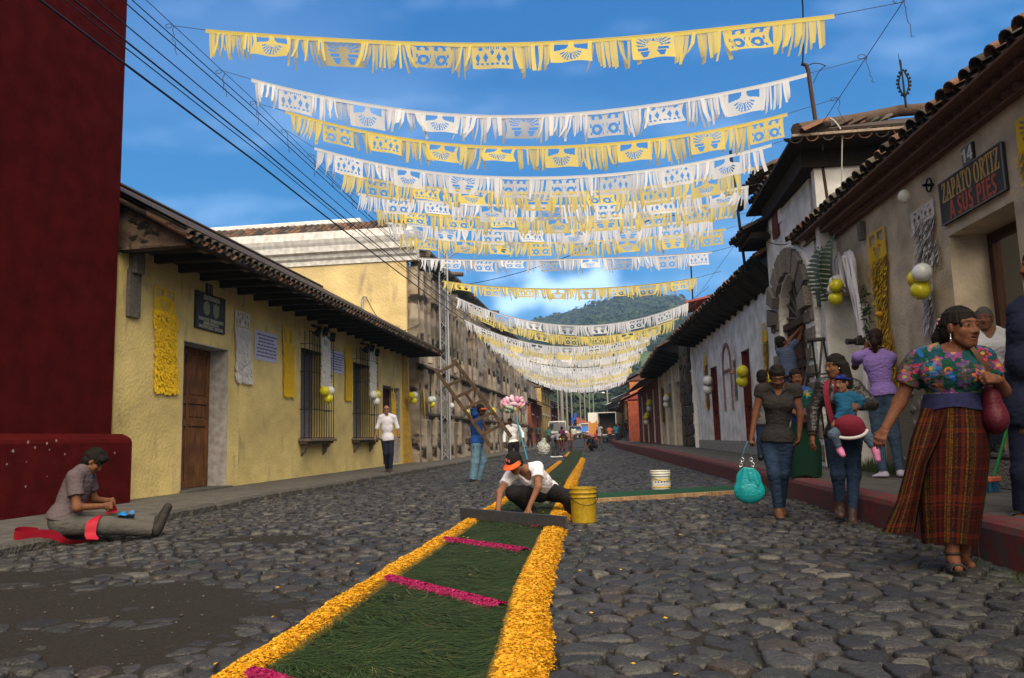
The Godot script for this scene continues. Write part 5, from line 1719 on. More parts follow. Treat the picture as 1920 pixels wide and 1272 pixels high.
func hill() -> void:
	var q := noise(81, 0.006, 4)
	var R := RandomNumberGenerator.new()
	R.seed = 82
	var mb := MB.new()
	var rows := []
	var z := -215.0
	while z > -1250.0:
		var row := []
		for i in 91:
			row.append(Vector3(-900.0 + i * 20.0, hill_h(-900.0 + i * 20.0, z, q) if z < -216 else -0.5, z))
		rows.append(row)
		z -= 22.0
	mb.grid(rows)
	var f := noise(83, 0.012, 3)
	for i in mb.v.size():
		var p := mb.v[i]
		var g := f.get_noise_2d(p.x, p.z)
		var field := 1.0 if p.z > -620 and g > 0.02 else 0.0
		mb.c[i] = lin(0.018, 0.035, 0.015).lerp(lin(0.07, 0.115, 0.035), field * clampf(g * 5.0, 0.0, 1.0))
	struct("hill", mb, mat("hill_soil", lin(1, 1, 1), {"vc": true, "rough": 0.95}))
	var meshes := [lumpy(1, 70), lumpy(2, 70)]
	for m in 2:
		var tr := []; var tn := []
		for k in 9000:
			var zz := -300.0 - R.randf() * 720.0
			var x := -430.0 + R.randf() * 800.0
			if absf(x + 100.0 + zz * 0.06) > 120 - zz * 0.42: continue
			if zz > -620 and f.get_noise_2d(x, zz) > 0.03: continue
			var s := 3.0 + R.randf() * 4.0 + (1.6 if zz < -900 else 0.0)
			if zz < -960 and R.randf() < 0.1: s *= 1.5
			tr.append(Transform3D(Basis(Vector3.UP, R.randf() * TAU) * Basis.from_scale(Vector3(s * 1.15, s * (0.8 + R.randf() * 0.5), s * 1.15)), Vector3(x, hill_h(x, zz, q) + s * 0.45, zz)))
			tn.append(lin(0.016, 0.032, 0.012).lerp(lin(0.05, 0.075, 0.025), R.randf() * R.randf()))
		var o := many("forest", meshes[m], mat("foliage", lin(1, 1, 1), {"vc": true, "rough": 0.85, "back": 0.2}), tr, tn)
		tag(o, "dark green forest covering the hill at the end of the street" if m == 0 else "mixed scrub and trees over the lower slopes of the hill", "forest")
	var tr := []; var tn := []
	for k in 620:
		var zz := -172.0 - R.randf() * 60.0
		var x := -60.0 + R.randf() * 95.0
		var s := 2.2 + R.randf() * 2.6
		for j in 3:
			tr.append(Transform3D(Basis(Vector3.UP, R.randf() * TAU) * Basis.from_scale(Vector3(s, s * 0.9, s)), Vector3(x + R.randfn(0, 1.2), 1.5 + s * 0.6 + j * s * 0.75 * R.randf(), zz + R.randfn(0, 1.0))))
			tn.append(lin(0.014, 0.028, 0.01).lerp(lin(0.055, 0.08, 0.025), R.randf() * R.randf()))
	var b := many("tree_belt", meshes[0], mats["foliage"], tr, tn)
	tag(b, "belt of dark trees behind the houses at the end of the street", "trees")
func poles() -> void:
	var wood := mat("pole_grey", lin(0.2, 0.19, 0.175), {"rough": 0.9})
	var L := ["slender grey pole in front of the far left houses", "stout concrete power pole above the parked cars", "wooden pole with a transformer over the far street", "thin lamp pole behind the transformer pole", "pale lamp post left of the blue tarp", "lamp post above the blue tarp", "short pole right of the blue tarp", "farthest thin pole before the trees", "tall wooden pole beside the open truck"]
	var P := [[-5.6, -78.0, 8.6, 0.07], [-5.35, -80.0, 9.4, 0.2], [-5.1, -84.0, 8.0, 0.13], [-4.9, -90.0, 7.4, 0.1], [-4.0, -92.0, 6.4, 0.08], [-3.7, -98.0, 6.0, 0.08], [-3.3, -104.0, 6.4, 0.08], [-3.0, -112.0, 6.2, 0.09], [-0.75, -86.0, 8.8, 0.11]]
	for i in P.size():
		var p: Array = P[i]
		var o := thing("utility_pole", L[i], "pole", Vector3(p[0], rise(p[1]), p[1]), 0.0, "poles along the far street")
		var mb := MB.new()
		mb.tube([Vector3(0, -0.3, 0), Vector3(0, p[2], 0)], p[3], p[3] * 0.75, 8)
		obj("post", mb, wood, o)
		if i in [1, 2, 8]:
			mb = MB.new()
			mb.box(T(0, p[2] - 0.5, 0), Vector3(1.6, 0.12, 0.12))
			obj("crossarm", mb, wood, o)
			for x in [-0.7, 0.0, 0.7]:
				mb = MB.new()
				mb.lathe([Vector2(0.05, p[2] - 0.44), Vector2(0.06, p[2] - 0.36), Vector2(0.03, p[2] - 0.26)], 6, T(x, 0, 0))
				obj("insulator", mb, mats["iron"], o)
		if i in [2]:
			mb = MB.new()
			mb.lathe([Vector2(0.0, 5.6), Vector2(0.3, 5.6), Vector2(0.3, 6.6), Vector2(0.0, 6.6)], 10, T(0.35, 0, 0))
			obj("transformer", mb, mat("pale_grey", lin(0.5, 0.5, 0.5), {"rough": 0.6}), o)
		if i in [3, 4, 5, 7]:
			mb = MB.new()
			mb.tube([Vector3(0, p[2] - 0.1, 0), Vector3(0.6, p[2] + 0.15, 0), Vector3(1.3, p[2] + 0.1, 0)], 0.04, -1, 5)
			obj("arm", mb, wood, o)
			mb = MB.new()
			mb.ball(Vector3(1.45, p[2] + 0.04, 0), Vector3(0.25, 0.12, 0.14), 5, 8)
			obj("lamp", mb, mat("lamp_white", lin(0.7, 0.7, 0.7), {"rough": 0.3}), o)
	for k in 2:
		var mb := MB.new()
		var rows := []
		for i in 7:
			var row := []
			for j in 5: row.append(Vector3([-4.75, -4.45][k] + j * 0.08 + 0.03 * sin(i), 3.0 + k * 0.4 - i * 0.12, -85.0 + 0.08 * sin(j * 2.0 + i)))
			rows.append(row)
		rows.reverse()
		mb.grid(rows)
		tag(obj("blue_cloth", mb, mat("blue_cloth", lin(0.02, 0.1, 0.42), {"rough": 0.8, "back": 0.4})), ["blue cloth hung low between the far poles", "blue cloth hung higher and right of the other between the poles"][k], "cloth")
func wheel(o: Node3D, t: Transform3D, r: float, w: float) -> void:
	var mb := MB.new()
	mb.lathe([Vector2(r * 0.6, -w / 2), Vector2(r * 0.92, -w / 2), Vector2(r, -w / 4), Vector2(r, w / 4), Vector2(r * 0.92, w / 2), Vector2(r * 0.6, w / 2)], 14, t)
	var wh := obj("wheel", mb, mat("tyre", lin(0.012, 0.012, 0.012), {"rough": 0.9}), o)
	mb = MB.new()
	mb.lathe([Vector2(0.0, -w * 0.42), Vector2(r * 0.6, -w * 0.42), Vector2(r * 0.6, w * 0.42), Vector2(0.0, w * 0.42)], 12, t)
	obj("rim", mb, mat("rim", lin(0.3, 0.3, 0.3), {"rough": 0.4, "metal": 0.8}), wh)
func car(label: String, at: Vector3, yaw: float, col: Color, kind: String) -> void:
	var o := thing("parked_car", label, "car", at, yaw, "vehicles parked at the far end of the street")
	var paint := mat("paint_%s" % label.sha1_text().left(5), col, {"rough": 0.25, "spec": 0.6})
	var glass := mat("car_glass", lin(0.02, 0.025, 0.03), {"rough": 0.08, "spec": 0.7})
	var prof: PackedVector2Array
	var cab: PackedVector2Array
	if kind == "sedan":
		prof = PackedVector2Array([Vector2(-2.1, 0.35), Vector2(2.1, 0.35), Vector2(2.16, 0.6), Vector2(2.05, 0.78), Vector2(1.0, 0.92), Vector2(-1.3, 0.95), Vector2(-2.1, 0.9), Vector2(-2.16, 0.6)])
		cab = PackedVector2Array([Vector2(-1.6, 0.93), Vector2(1.05, 0.9), Vector2(0.35, 1.38), Vector2(-0.95, 1.42)])
	else:
		prof = PackedVector2Array([Vector2(-2.4, 0.5), Vector2(2.4, 0.5), Vector2(2.45, 0.8), Vector2(2.35, 1.02), Vector2(1.2, 1.12), Vector2(-2.4, 1.12)])
		cab = PackedVector2Array([Vector2(-2.3 if kind == "van" else -0.9, 1.1), Vector2(1.3, 1.1), Vector2(0.75, 1.75), Vector2(-2.2 if kind == "van" else -0.75, 1.8)])
	var side := Basis(Vector3(0, 0, 1), Vector3.UP, Vector3(-1, 0, 0))
	var mb := MB.new()
	mb.prism(prof, Transform3D(side, Vector3(0.85, 0, 0)), 1.7)
	obj("body", mb, paint, o)
	mb = MB.new()
	mb.prism(cab, Transform3D(side, Vector3(0.74, 0, 0)), 1.48)
	var cabin := obj("cabin", mb, paint, o)
	var a := cab[1]; var b := cab[2]; var c := cab[3]; var d := cab[0]
	mb = MB.new()
	var n := Vector3(0, (a.x - b.x), (b.y - a.y)).normalized() * 0.006
	mb.quad(Vector3(-0.66, lerpf(a.y, b.y, 0.12), lerpf(a.x, b.x, 0.12)) + n, Vector3(0.66, lerpf(a.y, b.y, 0.12), lerpf(a.x, b.x, 0.12)) + n, Vector3(0.6, lerpf(a.y, b.y, 0.9), lerpf(a.x, b.x, 0.9)) + n, Vector3(-0.6, lerpf(a.y, b.y, 0.9), lerpf(a.x, b.x, 0.9)) + n)
	obj("windscreen", mb, glass, cabin)
	mb = MB.new()
	n = Vector3(0, 0.1, -1).normalized() * 0.006
	mb.quad(Vector3(0.62, lerpf(d.y, c.y, 0.2), lerpf(d.x, c.x, 0.2)) + n, Vector3(-0.62, lerpf(d.y, c.y, 0.2), lerpf(d.x, c.x, 0.2)) + n, Vector3(-0.58, lerpf(d.y, c.y, 0.88), lerpf(d.x, c.x, 0.88)) + n, Vector3(0.58, lerpf(d.y, c.y, 0.88), lerpf(d.x, c.x, 0.88)) + n)
	obj("rear_window", mb, glass, cabin)
	for s in [-1.0, 1.0]:
		mb = MB.new()
		mb.prism(PackedVector2Array([d.lerp(c, 0.2) + Vector2(0.12, 0), a.lerp(b, 0.2) - Vector2(0.12, 0), b.lerp(a, 0.12) - Vector2(0.08, 0), c.lerp(d, 0.12) + Vector2(0.08, 0)]), Transform3D(side, Vector3(0.745 if s > 0 else -0.74, 0, 0)), 0.006)
		obj("side_window", mb, glass, cabin)
		for z in [-1.35, 1.35]:
			wheel(o, Transform3D(Basis(Vector3(0, 1, 0), Vector3(1, 0, 0), Vector3(0, 0, -1)), Vector3(s * 0.8, 0.33, z)), 0.33, 0.2)
		mb = MB.new()
		mb.cbox(T(s * 0.6, prof[2].y + 0.08, prof[2].x - 0.04), Vector3(0.32, 0.16, 0.1), 0.03)
		obj("headlight", mb, mat("lens", lin(0.6, 0.6, 0.6), {"rough": 0.15}), o)
		mb = MB.new()
		mb.cbox(T(s * 0.66, prof[2].y + 0.1, prof[0].x - 0.02), Vector3(0.24, 0.18, 0.06), 0.02)
		obj("tail_light", mb, mat("tail", lin(0.25, 0.012, 0.01), {"rough": 0.2}), o)
	mb = MB.new()
	mb.cbox(T(0, prof[0].y + 0.1, prof[1].x + 0.05), Vector3(1.7, 0.2, 0.12), 0.04)
	obj("bumper", mb, mat("bumper", lin(0.06, 0.06, 0.06), {"rough": 0.6}), o)
	if kind == "pickup":
		mb = MB.new()
		for s in [-0.78, 0.78]:
			mb.box(T(s, 1.95, -1.0), Vector3(0.06, 0.06, 2.8))
			for z in [-2.3, -1.0, 0.35]: mb.box(T(s, 1.55, z), Vector3(0.05, 0.8, 0.05))
		for z in [-2.3, -1.0, 0.35]: mb.box(T(0, 1.95, z), Vector3(1.6, 0.06, 0.06))
		obj("roof_rack", mb, mat("lamp_white", lin(0.7, 0.7, 0.7), {"rough": 0.3}), o)
func traffic() -> void:
	car("dark pickup with a white rack parked at left", Vector3(-5.6, rise(-76.0), -76.0), 0.12, lin(0.03, 0.035, 0.045), "pickup")
	car("grey hatchback facing down the street in the middle", Vector3(-4.4, rise(-86.0), -86.0), 0.05, lin(0.2, 0.2, 0.22), "sedan")
	car("white van behind the grey hatchback", Vector3(-3.6, rise(-97.0), -97.0), 0.0, lin(0.5, 0.5, 0.5), "van")
	car("dark red car half hidden by the blue tarp", Vector3(-2.5, rise(-92.0), -92.0), 0.0, lin(0.12, 0.02, 0.02), "sedan")
	var o := thing("delivery_truck", "white delivery truck with an orange swoosh and open dark rear", "truck", Vector3(-0.72, rise(-67.0), -67.0), -0.12)
	var w := mat("truck_white", lin(0.62, 0.62, 0.6), {"rough": 0.5})
	var mb := MB.new()
	mb.box(T(0, 2.62, -2.5), Vector3(1.55, 0.06, 5.0))
	mb.box(T(0, 0.75, -2.5), Vector3(1.55, 0.08, 5.0))
	mb.box(T(-0.77, 1.7, -2.5), Vector3(0.05, 1.9, 5.0))
	mb.box(T(0.77, 1.7, -2.5), Vector3(0.05, 1.9, 5.0))
	mb.box(T(0, 1.7, -4.95), Vector3(1.55, 1.9, 0.06))
	obj("cargo_box", mb, w, o)
	mb = MB.new()
	mb.box(T(0, 1.69, -0.9), Vector3(1.44, 1.8, 0.03))
	obj("cargo", mb, mat("cargo_dark", lin(0.02, 0.018, 0.016), {"rough": 0.95}), o)
	mb = MB.new()
	mb.cbox(T(-1.2, 1.7, 0.03, Basis(Vector3.UP, 0.3)), Vector3(0.78, 1.9, 0.05), 0.01)
	var dr := obj("rear_door", mb, w, o)
	mb = MB.new()
	var sw := PackedVector2Array()
	for q in [[-0.37, -0.9], [0.37, -0.9], [0.37, 0.35], [0.2, 0.12], [-0.1, 0.05], [-0.3, 0.25], [-0.37, 0.2]]: sw.append(Vector2(q[0], q[1]))
	mb.prism(sw, T(-1.2, 1.7, 0.03, Basis(Vector3.UP, 0.3)) * T(0, 0, 0.027), 0.004)
	obj("swoosh", mb, mat("orange_paint", lin(0.5, 0.2, 0.04), {"rough": 0.5}), dr)
	mb = MB.new()
	mb.cbox(T(0, 1.45, -5.9), Vector3(1.5, 1.5, 1.6), 0.12)
	obj("cab", mb, w, o)
	mb = MB.new()
	mb.box(T(0, 0.58, -3.0), Vector3(0.9, 0.16, 6.6))
	mb.box(T(0, 0.5, 0.05), Vector3(1.5, 0.16, 0.1))
	obj("chassis", mb, mats["bumper"], o)
	for s in [-1.0, 1.0]:
		for z in [-1.1, -5.6]: wheel(o, Transform3D(Basis(Vector3(0, 1, 0), Vector3(1, 0, 0), Vector3(0, 0, -1)), Vector3(s * 0.66, 0.4, z)), 0.4, 0.24)
	var st := thing("market_stall", "market stall under a bright blue plastic tarp", "stall", Vector3(-2.75, rise(-84.0), -84.0))
	mb = MB.new()
	var rows := []
	for i in 6:
		var row := []
		for j in 9: row.append(Vector3(-0.85 + j * 0.21, 1.35 - absf(j - 3.0) * 0.06 + 0.05 * sin(j * 2.0 + i) - i * 0.02, 0.6 - i * 0.3))
		rows.append(row)
	mb.grid(rows)
	rows = []
	for i in 4:
		var row := []
		for j in 9: row.append(Vector3(-0.85 + j * 0.21, 1.35 - absf(j - 3.0) * 0.06 + 0.05 * sin(j * 2.0) - (3 - i) * 0.16, 0.6 + 0.03 * (3 - i)))
		rows.append(row)
	mb.grid(rows)
	obj("tarp", mb, mat("tarp", lin(0.02, 0.15, 0.62), {"rough": 0.4, "back": 0.3}), st)
	for x in [-0.8, 0.8]:
		for z in [-0.8, 0.55]:
			mb = MB.new()
			mb.tube([Vector3(x, 0, z), Vector3(x, 1.2, z)], 0.03, -1, 5)
			obj("leg", mb, mats["pole_grey"], st)
	mb = MB.new()
	mb.cbox(T(0, 0.6, 0), Vector3(1.7, 0.08, 1.2), 0.01)
	obj("counter", mb, mats["pole_grey"], st)
func hole_a(x: float, y: float) -> bool:
	if absf(x) > 0.86 or y < 0.14 or y > 0.9: return false
	for c in [[-0.33, 0.45, 0.13, 0.2], [0.33, 0.45, 0.13, 0.2], [0.0, 0.66, 0.1, 0.12], [-0.72, 0.42, 0.12, 0.2], [0.72, 0.42, 0.12, 0.2], [-0.6, 0.78, 0.14, 0.09], [0.6, 0.78, 0.14, 0.09]]:
		if absf(x - c[0]) / c[2] + absf(y - c[1]) / c[3] < 1.0: return true
	if y > 0.76 and fmod(absf(x) * 9.0 + 0.5, 1.0) < 0.45 and absf(x) < 0.4: return true
	if y < 0.24 and fmod(absf(x) * 4.0 + 0.2, 1.0) < 0.55: return true
	return false
func hole_b(x: float, y: float) -> bool:
	if absf(x) > 0.8 or y < 0.08 or y > 0.95: return false
	var wing := y < 0.62 + 0.05 * cos(x * 4.0) and y > 0.62 - absf(x) * 0.42 - 0.16
	if y > 0.5: return not (absf(x) < 0.13 + maxf(0.0, 0.75 - y) * 1.0 or wing)
	var a := atan2(x, 0.62 - y)
	var r := Vector2(x, 0.62 - y).length()
	return r > 0.2 and r < 0.56 and absf(a) < 1.25 and fmod(absf(a) * 3.6 + 0.5, 1.0) > 0.48
func hole_c(x: float, y: float) -> bool:
	if absf(x) > 0.84 or y < 0.1 or y > 0.95: return false
	var r := Vector2(x, (y - 0.5) * 1.5).length()
	if y > 0.5 and r > 0.35:
		return fmod(atan2(y - 0.5, x) * 5.2, 1.0) > 0.5
	if y < 0.46 and y > 0.36 and absf(x) > 0.24: return absf(x) < 0.72
	if y < 0.33: return absf(x) > 0.12 + (0.33 - y) * 0.8 and absf(x) < 0.62 - (0.33 - y) * 0.5
	return false
func hole_d(x: float, y: float) -> bool:
	if absf(x) > 0.85 or y < 0.1 or y > 0.92: return false
	if absf(x) < 0.1 or absf(y - 0.6) < 0.07: return false
	var q := Vector2(absf(x) - 0.45, (absf(y - 0.52) - 0.22) * 1.4)
	return q.length() < 0.3 and q.length() > 0.12 or absf(q.x) > 0.3 and absf(q.y) > 0.12 and absf(q.x) < 0.38
func panel_mesh(kind: int, flop: float) -> ArrayMesh:
	var mb := MB.new()
	var W := 44; var H := 34
	var at := func(i: int, j: int) -> Vector3:
		var x := (float(i) / W - 0.5)
		var y := -float(j) / H
		return Vector3(x + flop * 0.12 * sin(y * 3.0), y * (1.0 - 0.12 * absf(flop)), 0.16 * flop * y * y + 0.04 * sin(x * 7.0 + flop * 3.0) * -y)
	for j in H:
		var i := 0
		while i < W:
			var solid := func(k: int) -> bool:
				var x := ((k + 0.5) / W - 0.5) * 2.0
				var y := 1.0 - (j + 0.5) / H
				return not (hole_a(x, y) if kind == 0 else (hole_b(x, y) if kind == 1 else (hole_c(x, y) if kind == 2 else hole_d(x, y))))
			if not solid.call(i):
				i += 1
				continue
			var k := i
			while k < W and k - i < 6 and solid.call(k): k += 1
			mb.quad(at.call(i, j + 1), at.call(k, j + 1), at.call(k, j), at.call(i, j))
			i = k
	return mb.mesh()
func overhead() -> void:
	var yel := mat("paper_yellow", lin(0.62, 0.49, 0.06), {"rough": 0.7, "back": 0.9})
	var whi := mat("paper_white", lin(0.62, 0.63, 0.68), {"rough": 0.7, "back": 0.9})
	var pm := []
	for k in 4: pm.append([panel_mesh(k, 0.15), panel_mesh(k, 0.9), panel_mesh(k, -0.7)])
	var B := [[-8.94, 1, 6.26, 5.66, 0.25], [-10.26, 0, 6.2, 5.59, 0.56], [-11.45, 1, 6.22, 5.55, 0.56], [-12.65, 0, 6.07, 5.53, 0.56], [-13.9, 1, 6.06, 5.58, 0.44], [-14.95, 0, 5.98, 5.56, 0.32], [-16.09, 1, 5.96, 5.63, 0.26], [-17.0, 0, 5.92, 5.57, 0.25], [-18.02, 1, 5.89, 5.56, 0.25], [-20.22, 0, 5.82, 5.54, 0.12], [-23.53, 1, 5.86, 5.52, 0.3], [-25.87, 0, 5.77, 5.16, 0.87], [-28.6, 1, 5.88, 5.08, 0.9], [-30.7, 0, 5.72, 4.97, 0.88],
		[-33.5, 1, 5.7, 5.05, 0.85], [-36.0, 0, 5.75, 5.1, 0.8], [-38.4, 0, 5.7, 5.1, 0.75], [-40.6, 1, 5.8, 5.07, 0.55], [-43.0, 0, 5.75, 5.1, 0.75], [-45.0, 0, 5.8, 5.15, 0.8], [-47.0, 0, 5.7, 5.1, 0.75], [-49.2, 1, 5.75, 5.1, 0.8], [-51.4, 0, 5.8, 5.15, 0.85], [-53.6, 1, 5.8, 5.2, 0.85], [-56.0, 0, 5.75, 5.15, 0.85], [-58.6, 0, 5.75, 5.1, 0.9]]
	var ord := ["first", "second", "third", "fourth", "fifth", "sixth", "seventh", "eighth", "ninth", "tenth", "eleventh", "twelfth", "thirteenth", "fourteenth", "fifteenth", "sixteenth", "seventeenth", "eighteenth", "nineteenth", "twentieth", "twenty first", "twenty second", "twenty third", "twenty fourth", "twenty fifth", "last"]
	for k in B.size():
		banner(B[k], "%s row of %s cut paper bunting across the street, counted from nearest" % [ord[k], "yellow" if B[k][1] else "white"], yel if B[k][1] else whi, pm, k)
	wires()
	mast()
func banner(b: Array, label: String, m: Material, pm: Array, idx: int) -> void:
	var R := RandomNumberGenerator.new()
	R.seed = 500 + idx
	var z: float = b[0]
	var shift := 0.0 if z > -18.5 else (-18.5 - z) * 0.026
	var xl := -5.04 - shift * 1.0; var xrr := 2.72 - shift * 1.0
	if z < -30: xl = -5.85 - (-30 - z) * 0.03; xrr = 1.75 - (-30 - z) * 0.03
	var o := thing("paper_bunting", label, "bunting", Vector3(0, 0, 0), 0.0, "rows of cut paper bunting over the street")
	var at := func(u: float) -> Vector3:
		return Vector3(lerpf(xl, xrr, u), lerpf(b[2], b[3], u) - b[4] * 4.0 * u * (1.0 - u), z + 0.03 * sin(u * 9.0 + idx))
	var mb := MB.new()
	var pts := [Vector3(-5.7 - shift, 6.58 - maxf(0.0, -14.0 - z) * 0.02, z - 0.36)]
	for i in 29: pts.append(at.call(i / 28.0))
	pts.append(Vector3(3.42 - shift, 5.64, z + 0.2))
	var cord := mat("twine", lin(0.05, 0.05, 0.055), {"rough": 0.8})
	mb.tube(pts, 0.005 if z > -20 else 0.008, -1, 4)
	obj("cord", mb, cord, o)
	mb = MB.new()
	var rows := [[], []]
	for i in 41:
		var p: Vector3 = at.call(i / 40.0)
		rows[1].append(p + Vector3(0, 0.012, 0.004))
		rows[0].append(p + Vector3(0, -0.035 - 0.012 * R.randf(), 0.004))
	mb.grid(rows)
	obj("hem", mb, m, o)
	var W := xrr - xl
	var far := z < -32.0
	var x := 0.05
	var fr := true
	var kind := R.randi() % 4
	var paper := MB.new()
	var ruff: float = [0.5, 0.6, 0.5, 0.25, 0.3, 0.4, 0.35, 0.35, 0.35, 0.9, 0.8][idx] if idx < 11 else 0.35
	while x < W - 0.1:
		var gust: float = ruff * clampf(1.3 - x / W * 1.2, 0.15, 1.0)
		if fr:
			var w := 0.28 + R.randf() * 0.42
			w = minf(w, W - x)
			var st := MB.new() if not far else paper
			var s := 0.0
			while s < w:
				var sw := 0.024 + R.randf() * R.randf() * 0.05
				if R.randf() > 0.04:
					var p: Vector3 = at.call((x + s) / W)
					var q: Vector3 = at.call((x + s + sw) / W)
					var l := (0.33 + R.randf() * 0.12) * (1.0 - gust * 0.5 * R.randf())
					var sway := R.randfn(0, 0.035) + 0.05 * sin((x + s) * 5.0 + idx) + gust * 0.1 * R.randf() - 0.015
					var dz := R.randfn(0, 0.05) + gust * R.randfn(0, 0.1)
					var mid := Vector3(sway * 0.35, -l * 0.55, dz * 0.4)
					var end := Vector3(sway, -l, dz)
					var tw := R.randf() * 0.8
					st.grid([[p + end, q + end + Vector3(-sw * tw * 0.5, R.randf() * 0.02, sw * tw)], [p + mid, q + mid + Vector3(0, 0, sw * tw * 0.3)], [p, q]])
				s += sw + 0.001 + R.randf() * 0.005
			if not far and st.v.size() > 0: stuff(obj("fringe", st, m, o))
			x += w
		else:
			var w := 0.5
			if x + w > W: break
			var a: Vector3 = at.call(x / W); var c: Vector3 = at.call((x + w) / W)
			var dx := (c - a)
			var v := 0
			if R.randf() < gust: v = 1 + R.randi() % 2
			var h := 0.36 * (1.0 - gust * 0.35 * R.randf())
			var xb := dx
			var yb := Vector3(0, 1, 0).rotated(dx.normalized(), R.randfn(0, 0.08 + gust * 0.3)) * h
			var zb := dx.normalized().cross(yb.normalized()) * 0.4
			if far:
				for i in 6:
					var p := a.lerp(c, i / 6.0); var q := a.lerp(c, (i + (0.72 if i % 2 else 0.98)) / 6.0)
					paper.quad(p - yb * (0.9 if i % 2 else 1.0), q - yb, q, p)
			else:
				inst("panel", pm[kind][v], m, o, Transform3D(Basis(xb, yb, zb), (a + c) / 2))
			kind = (kind + (1 if R.randf() < 0.8 else 0)) % 4
			x += w
		fr = not fr
	if far: stuff(obj("paper_strips", paper, m, o))
func wires() -> void:
	var bk := mat("cable", lin(0.01, 0.01, 0.011), {"rough": 0.6})
	var tw: Material = mats["twine"]
	var L := [["lowest thick black power cable along the left side", 5.96, 0.017, -6.2], ["second thick black cable from the bottom at left", 6.28, 0.014, -6.2], ["thin twin of the second black cable at left", 6.22, 0.009, -6.24], ["third black wire from the bottom at left", 6.5, 0.009, -6.2], ["fourth black wire from the bottom at left", 6.8, 0.009, -6.2], ["topmost black power wire at left", 6.92, 0.008, -6.2]]
	for w in L:
		var mb := MB.new()
		mb.tube(wire([Vector3(w[3], w[1] + 0.05, 4.0), Vector3(w[3], w[1], -13.0), Vector3(w[3] - 0.35, w[1] + 0.25, -31.4), Vector3(w[3] + 0.1, w[1] + 0.7, -80.0)], 0.05, 8), w[2], -1, 5)
		tag(obj("power_line", mb, bk), w[0], "power line", "power lines along the left side")
	var mb := MB.new()
	mb.tube(wire([Vector3(-5.66, 6.6, 3.0), Vector3(-5.7, 6.58, -12.0), Vector3(-6.1, 6.3, -31.0), Vector3(-7.0, 5.9, -60.0)], 0.02, 8), 0.006, -1, 4)
	tag(obj("support_wire", mb, tw), "thin twine on the left that the bunting is knotted to", "twine", "twines that carry the bunting")
	mb = MB.new()
	mb.tube(wire([Vector3(3.36, 5.6, 3.0), Vector3(3.4, 5.64, -12.0), Vector3(2.9, 5.6, -31.0), Vector3(2.0, 5.4, -60.0)], 0.02, 8), 0.006, -1, 4)
	tag(obj("support_wire", mb, tw), "thin twine on the right that the bunting is knotted to", "twine", "twines that carry the bunting")
	var R := RandomNumberGenerator.new()
	R.seed = 66
	for s in 2:
		for k in 7:
			var z := [-9.29, -10.64, -11.78, -13.0, -14.25, -15.3, -16.45][k] as float if s == 0 else [-8.7, -10.01, -11.3, -12.45, -13.7, -14.75, -15.9][k] as float
			var p := Vector3(-5.7, 6.58, z) if s == 0 else Vector3(3.41, 5.64, z)
			mb = MB.new()
			var pts := [p]
			for i in 7: pts.append(p + Vector3(R.randfn(0, 0.02) + i * 0.008, -0.07 * (i + 1) * (0.6 + 0.5 * R.randf()), R.randfn(0, 0.02)))
			mb.tube(pts, 0.005, -1, 4)
			var loop := []
			for i in 9: loop.append(p + Vector3(-0.02 - 0.05 * (1 - cos(TAU * i / 8.0)), 0.03 * sin(TAU * i / 8.0), 0))
			mb.tube(loop, 0.005, -1, 4)
			tag(obj("twine_end", mb, tw), "loose knotted twine end, number %s along the %s support twine" % [["one", "two", "three", "four", "five", "six", "seven"][k], "left" if s == 0 else "right"], "twine", "loose twine ends")
	mb = MB.new()
	mb.tube(wire([Vector3(-6.6, 7.6, -33.0), Vector3(1.5, 7.6, -24.0), Vector3(3.9, 6.6, -16.0)], 0.35, 14), 0.014, -1, 5)
	tag(obj("power_line", mb, bk), "black cable crossing the sky from the lattice mast to the right", "power line")
	var p := thing("service_mast", "leaning rusty iron service pole on the beige roof", "pole")
	mb = MB.new()
	mb.tube([Vector3(3.6, 4.2, -12.9), Vector3(3.44, 6.86, -12.9), Vector3(3.41, 6.95, -12.9), Vector3(3.34, 6.97, -12.9)], 0.035, 0.03, 8)
	obj("post", mb, mat("rust_pipe", lin(0.05, 0.022, 0.016), {"rough": 0.8}), p)
	mb = MB.new()
	mb.tube(wire([Vector3(3.36, 6.95, -12.9), Vector3(3.2, 7.5, -12.0), Vector3(2.9, 9.2, -11.0)], 0.1, 8), 0.012, -1, 5)
	obj("cable", mb, bk, p)
	mb = MB.new()
	mb.tube(wire([Vector3(3.4, 6.9, -12.88), Vector3(3.7, 6.85, -12.8), Vector3(3.5, 6.6, -12.86)], -0.06, 6), 0.008, -1, 4)
	obj("cable", mb, bk, p)
	mb = MB.new()
	mb.tube(wire([Vector3(3.55, 5.75, -12.3), Vector3(3.72, 5.5, -12.3), Vector3(3.72, 4.6, -12.6)], -0.05, 8), 0.012, -1, 5)
	tag(obj("pale_cable", mb, mat("pale_cable", lin(0.4, 0.42, 0.38), {"rough": 0.5})), "pale cable looping off the tiled roof beside the rusty pole", "cable")
	mb = MB.new()
	mb.tube(wire([Vector3(3.62, 4.5, -12.7), Vector3(3.2, 4.65, -15.8)], 0.28, 14), 0.01, -1, 4)
	tag(obj("slack_cable", mb, bk), "slack black cable across the white wall of the portal house", "cable")
	mb = MB.new()
	mb.tube([Vector3(2.9, 4.3, -16.9), Vector3(2.75, 7.0, -16.9)], 0.035, -1, 6)
	tag(obj("service_mast", mb, mats["iron"]), "straight dark pole at the corner of the portal house and the white house", "pole")
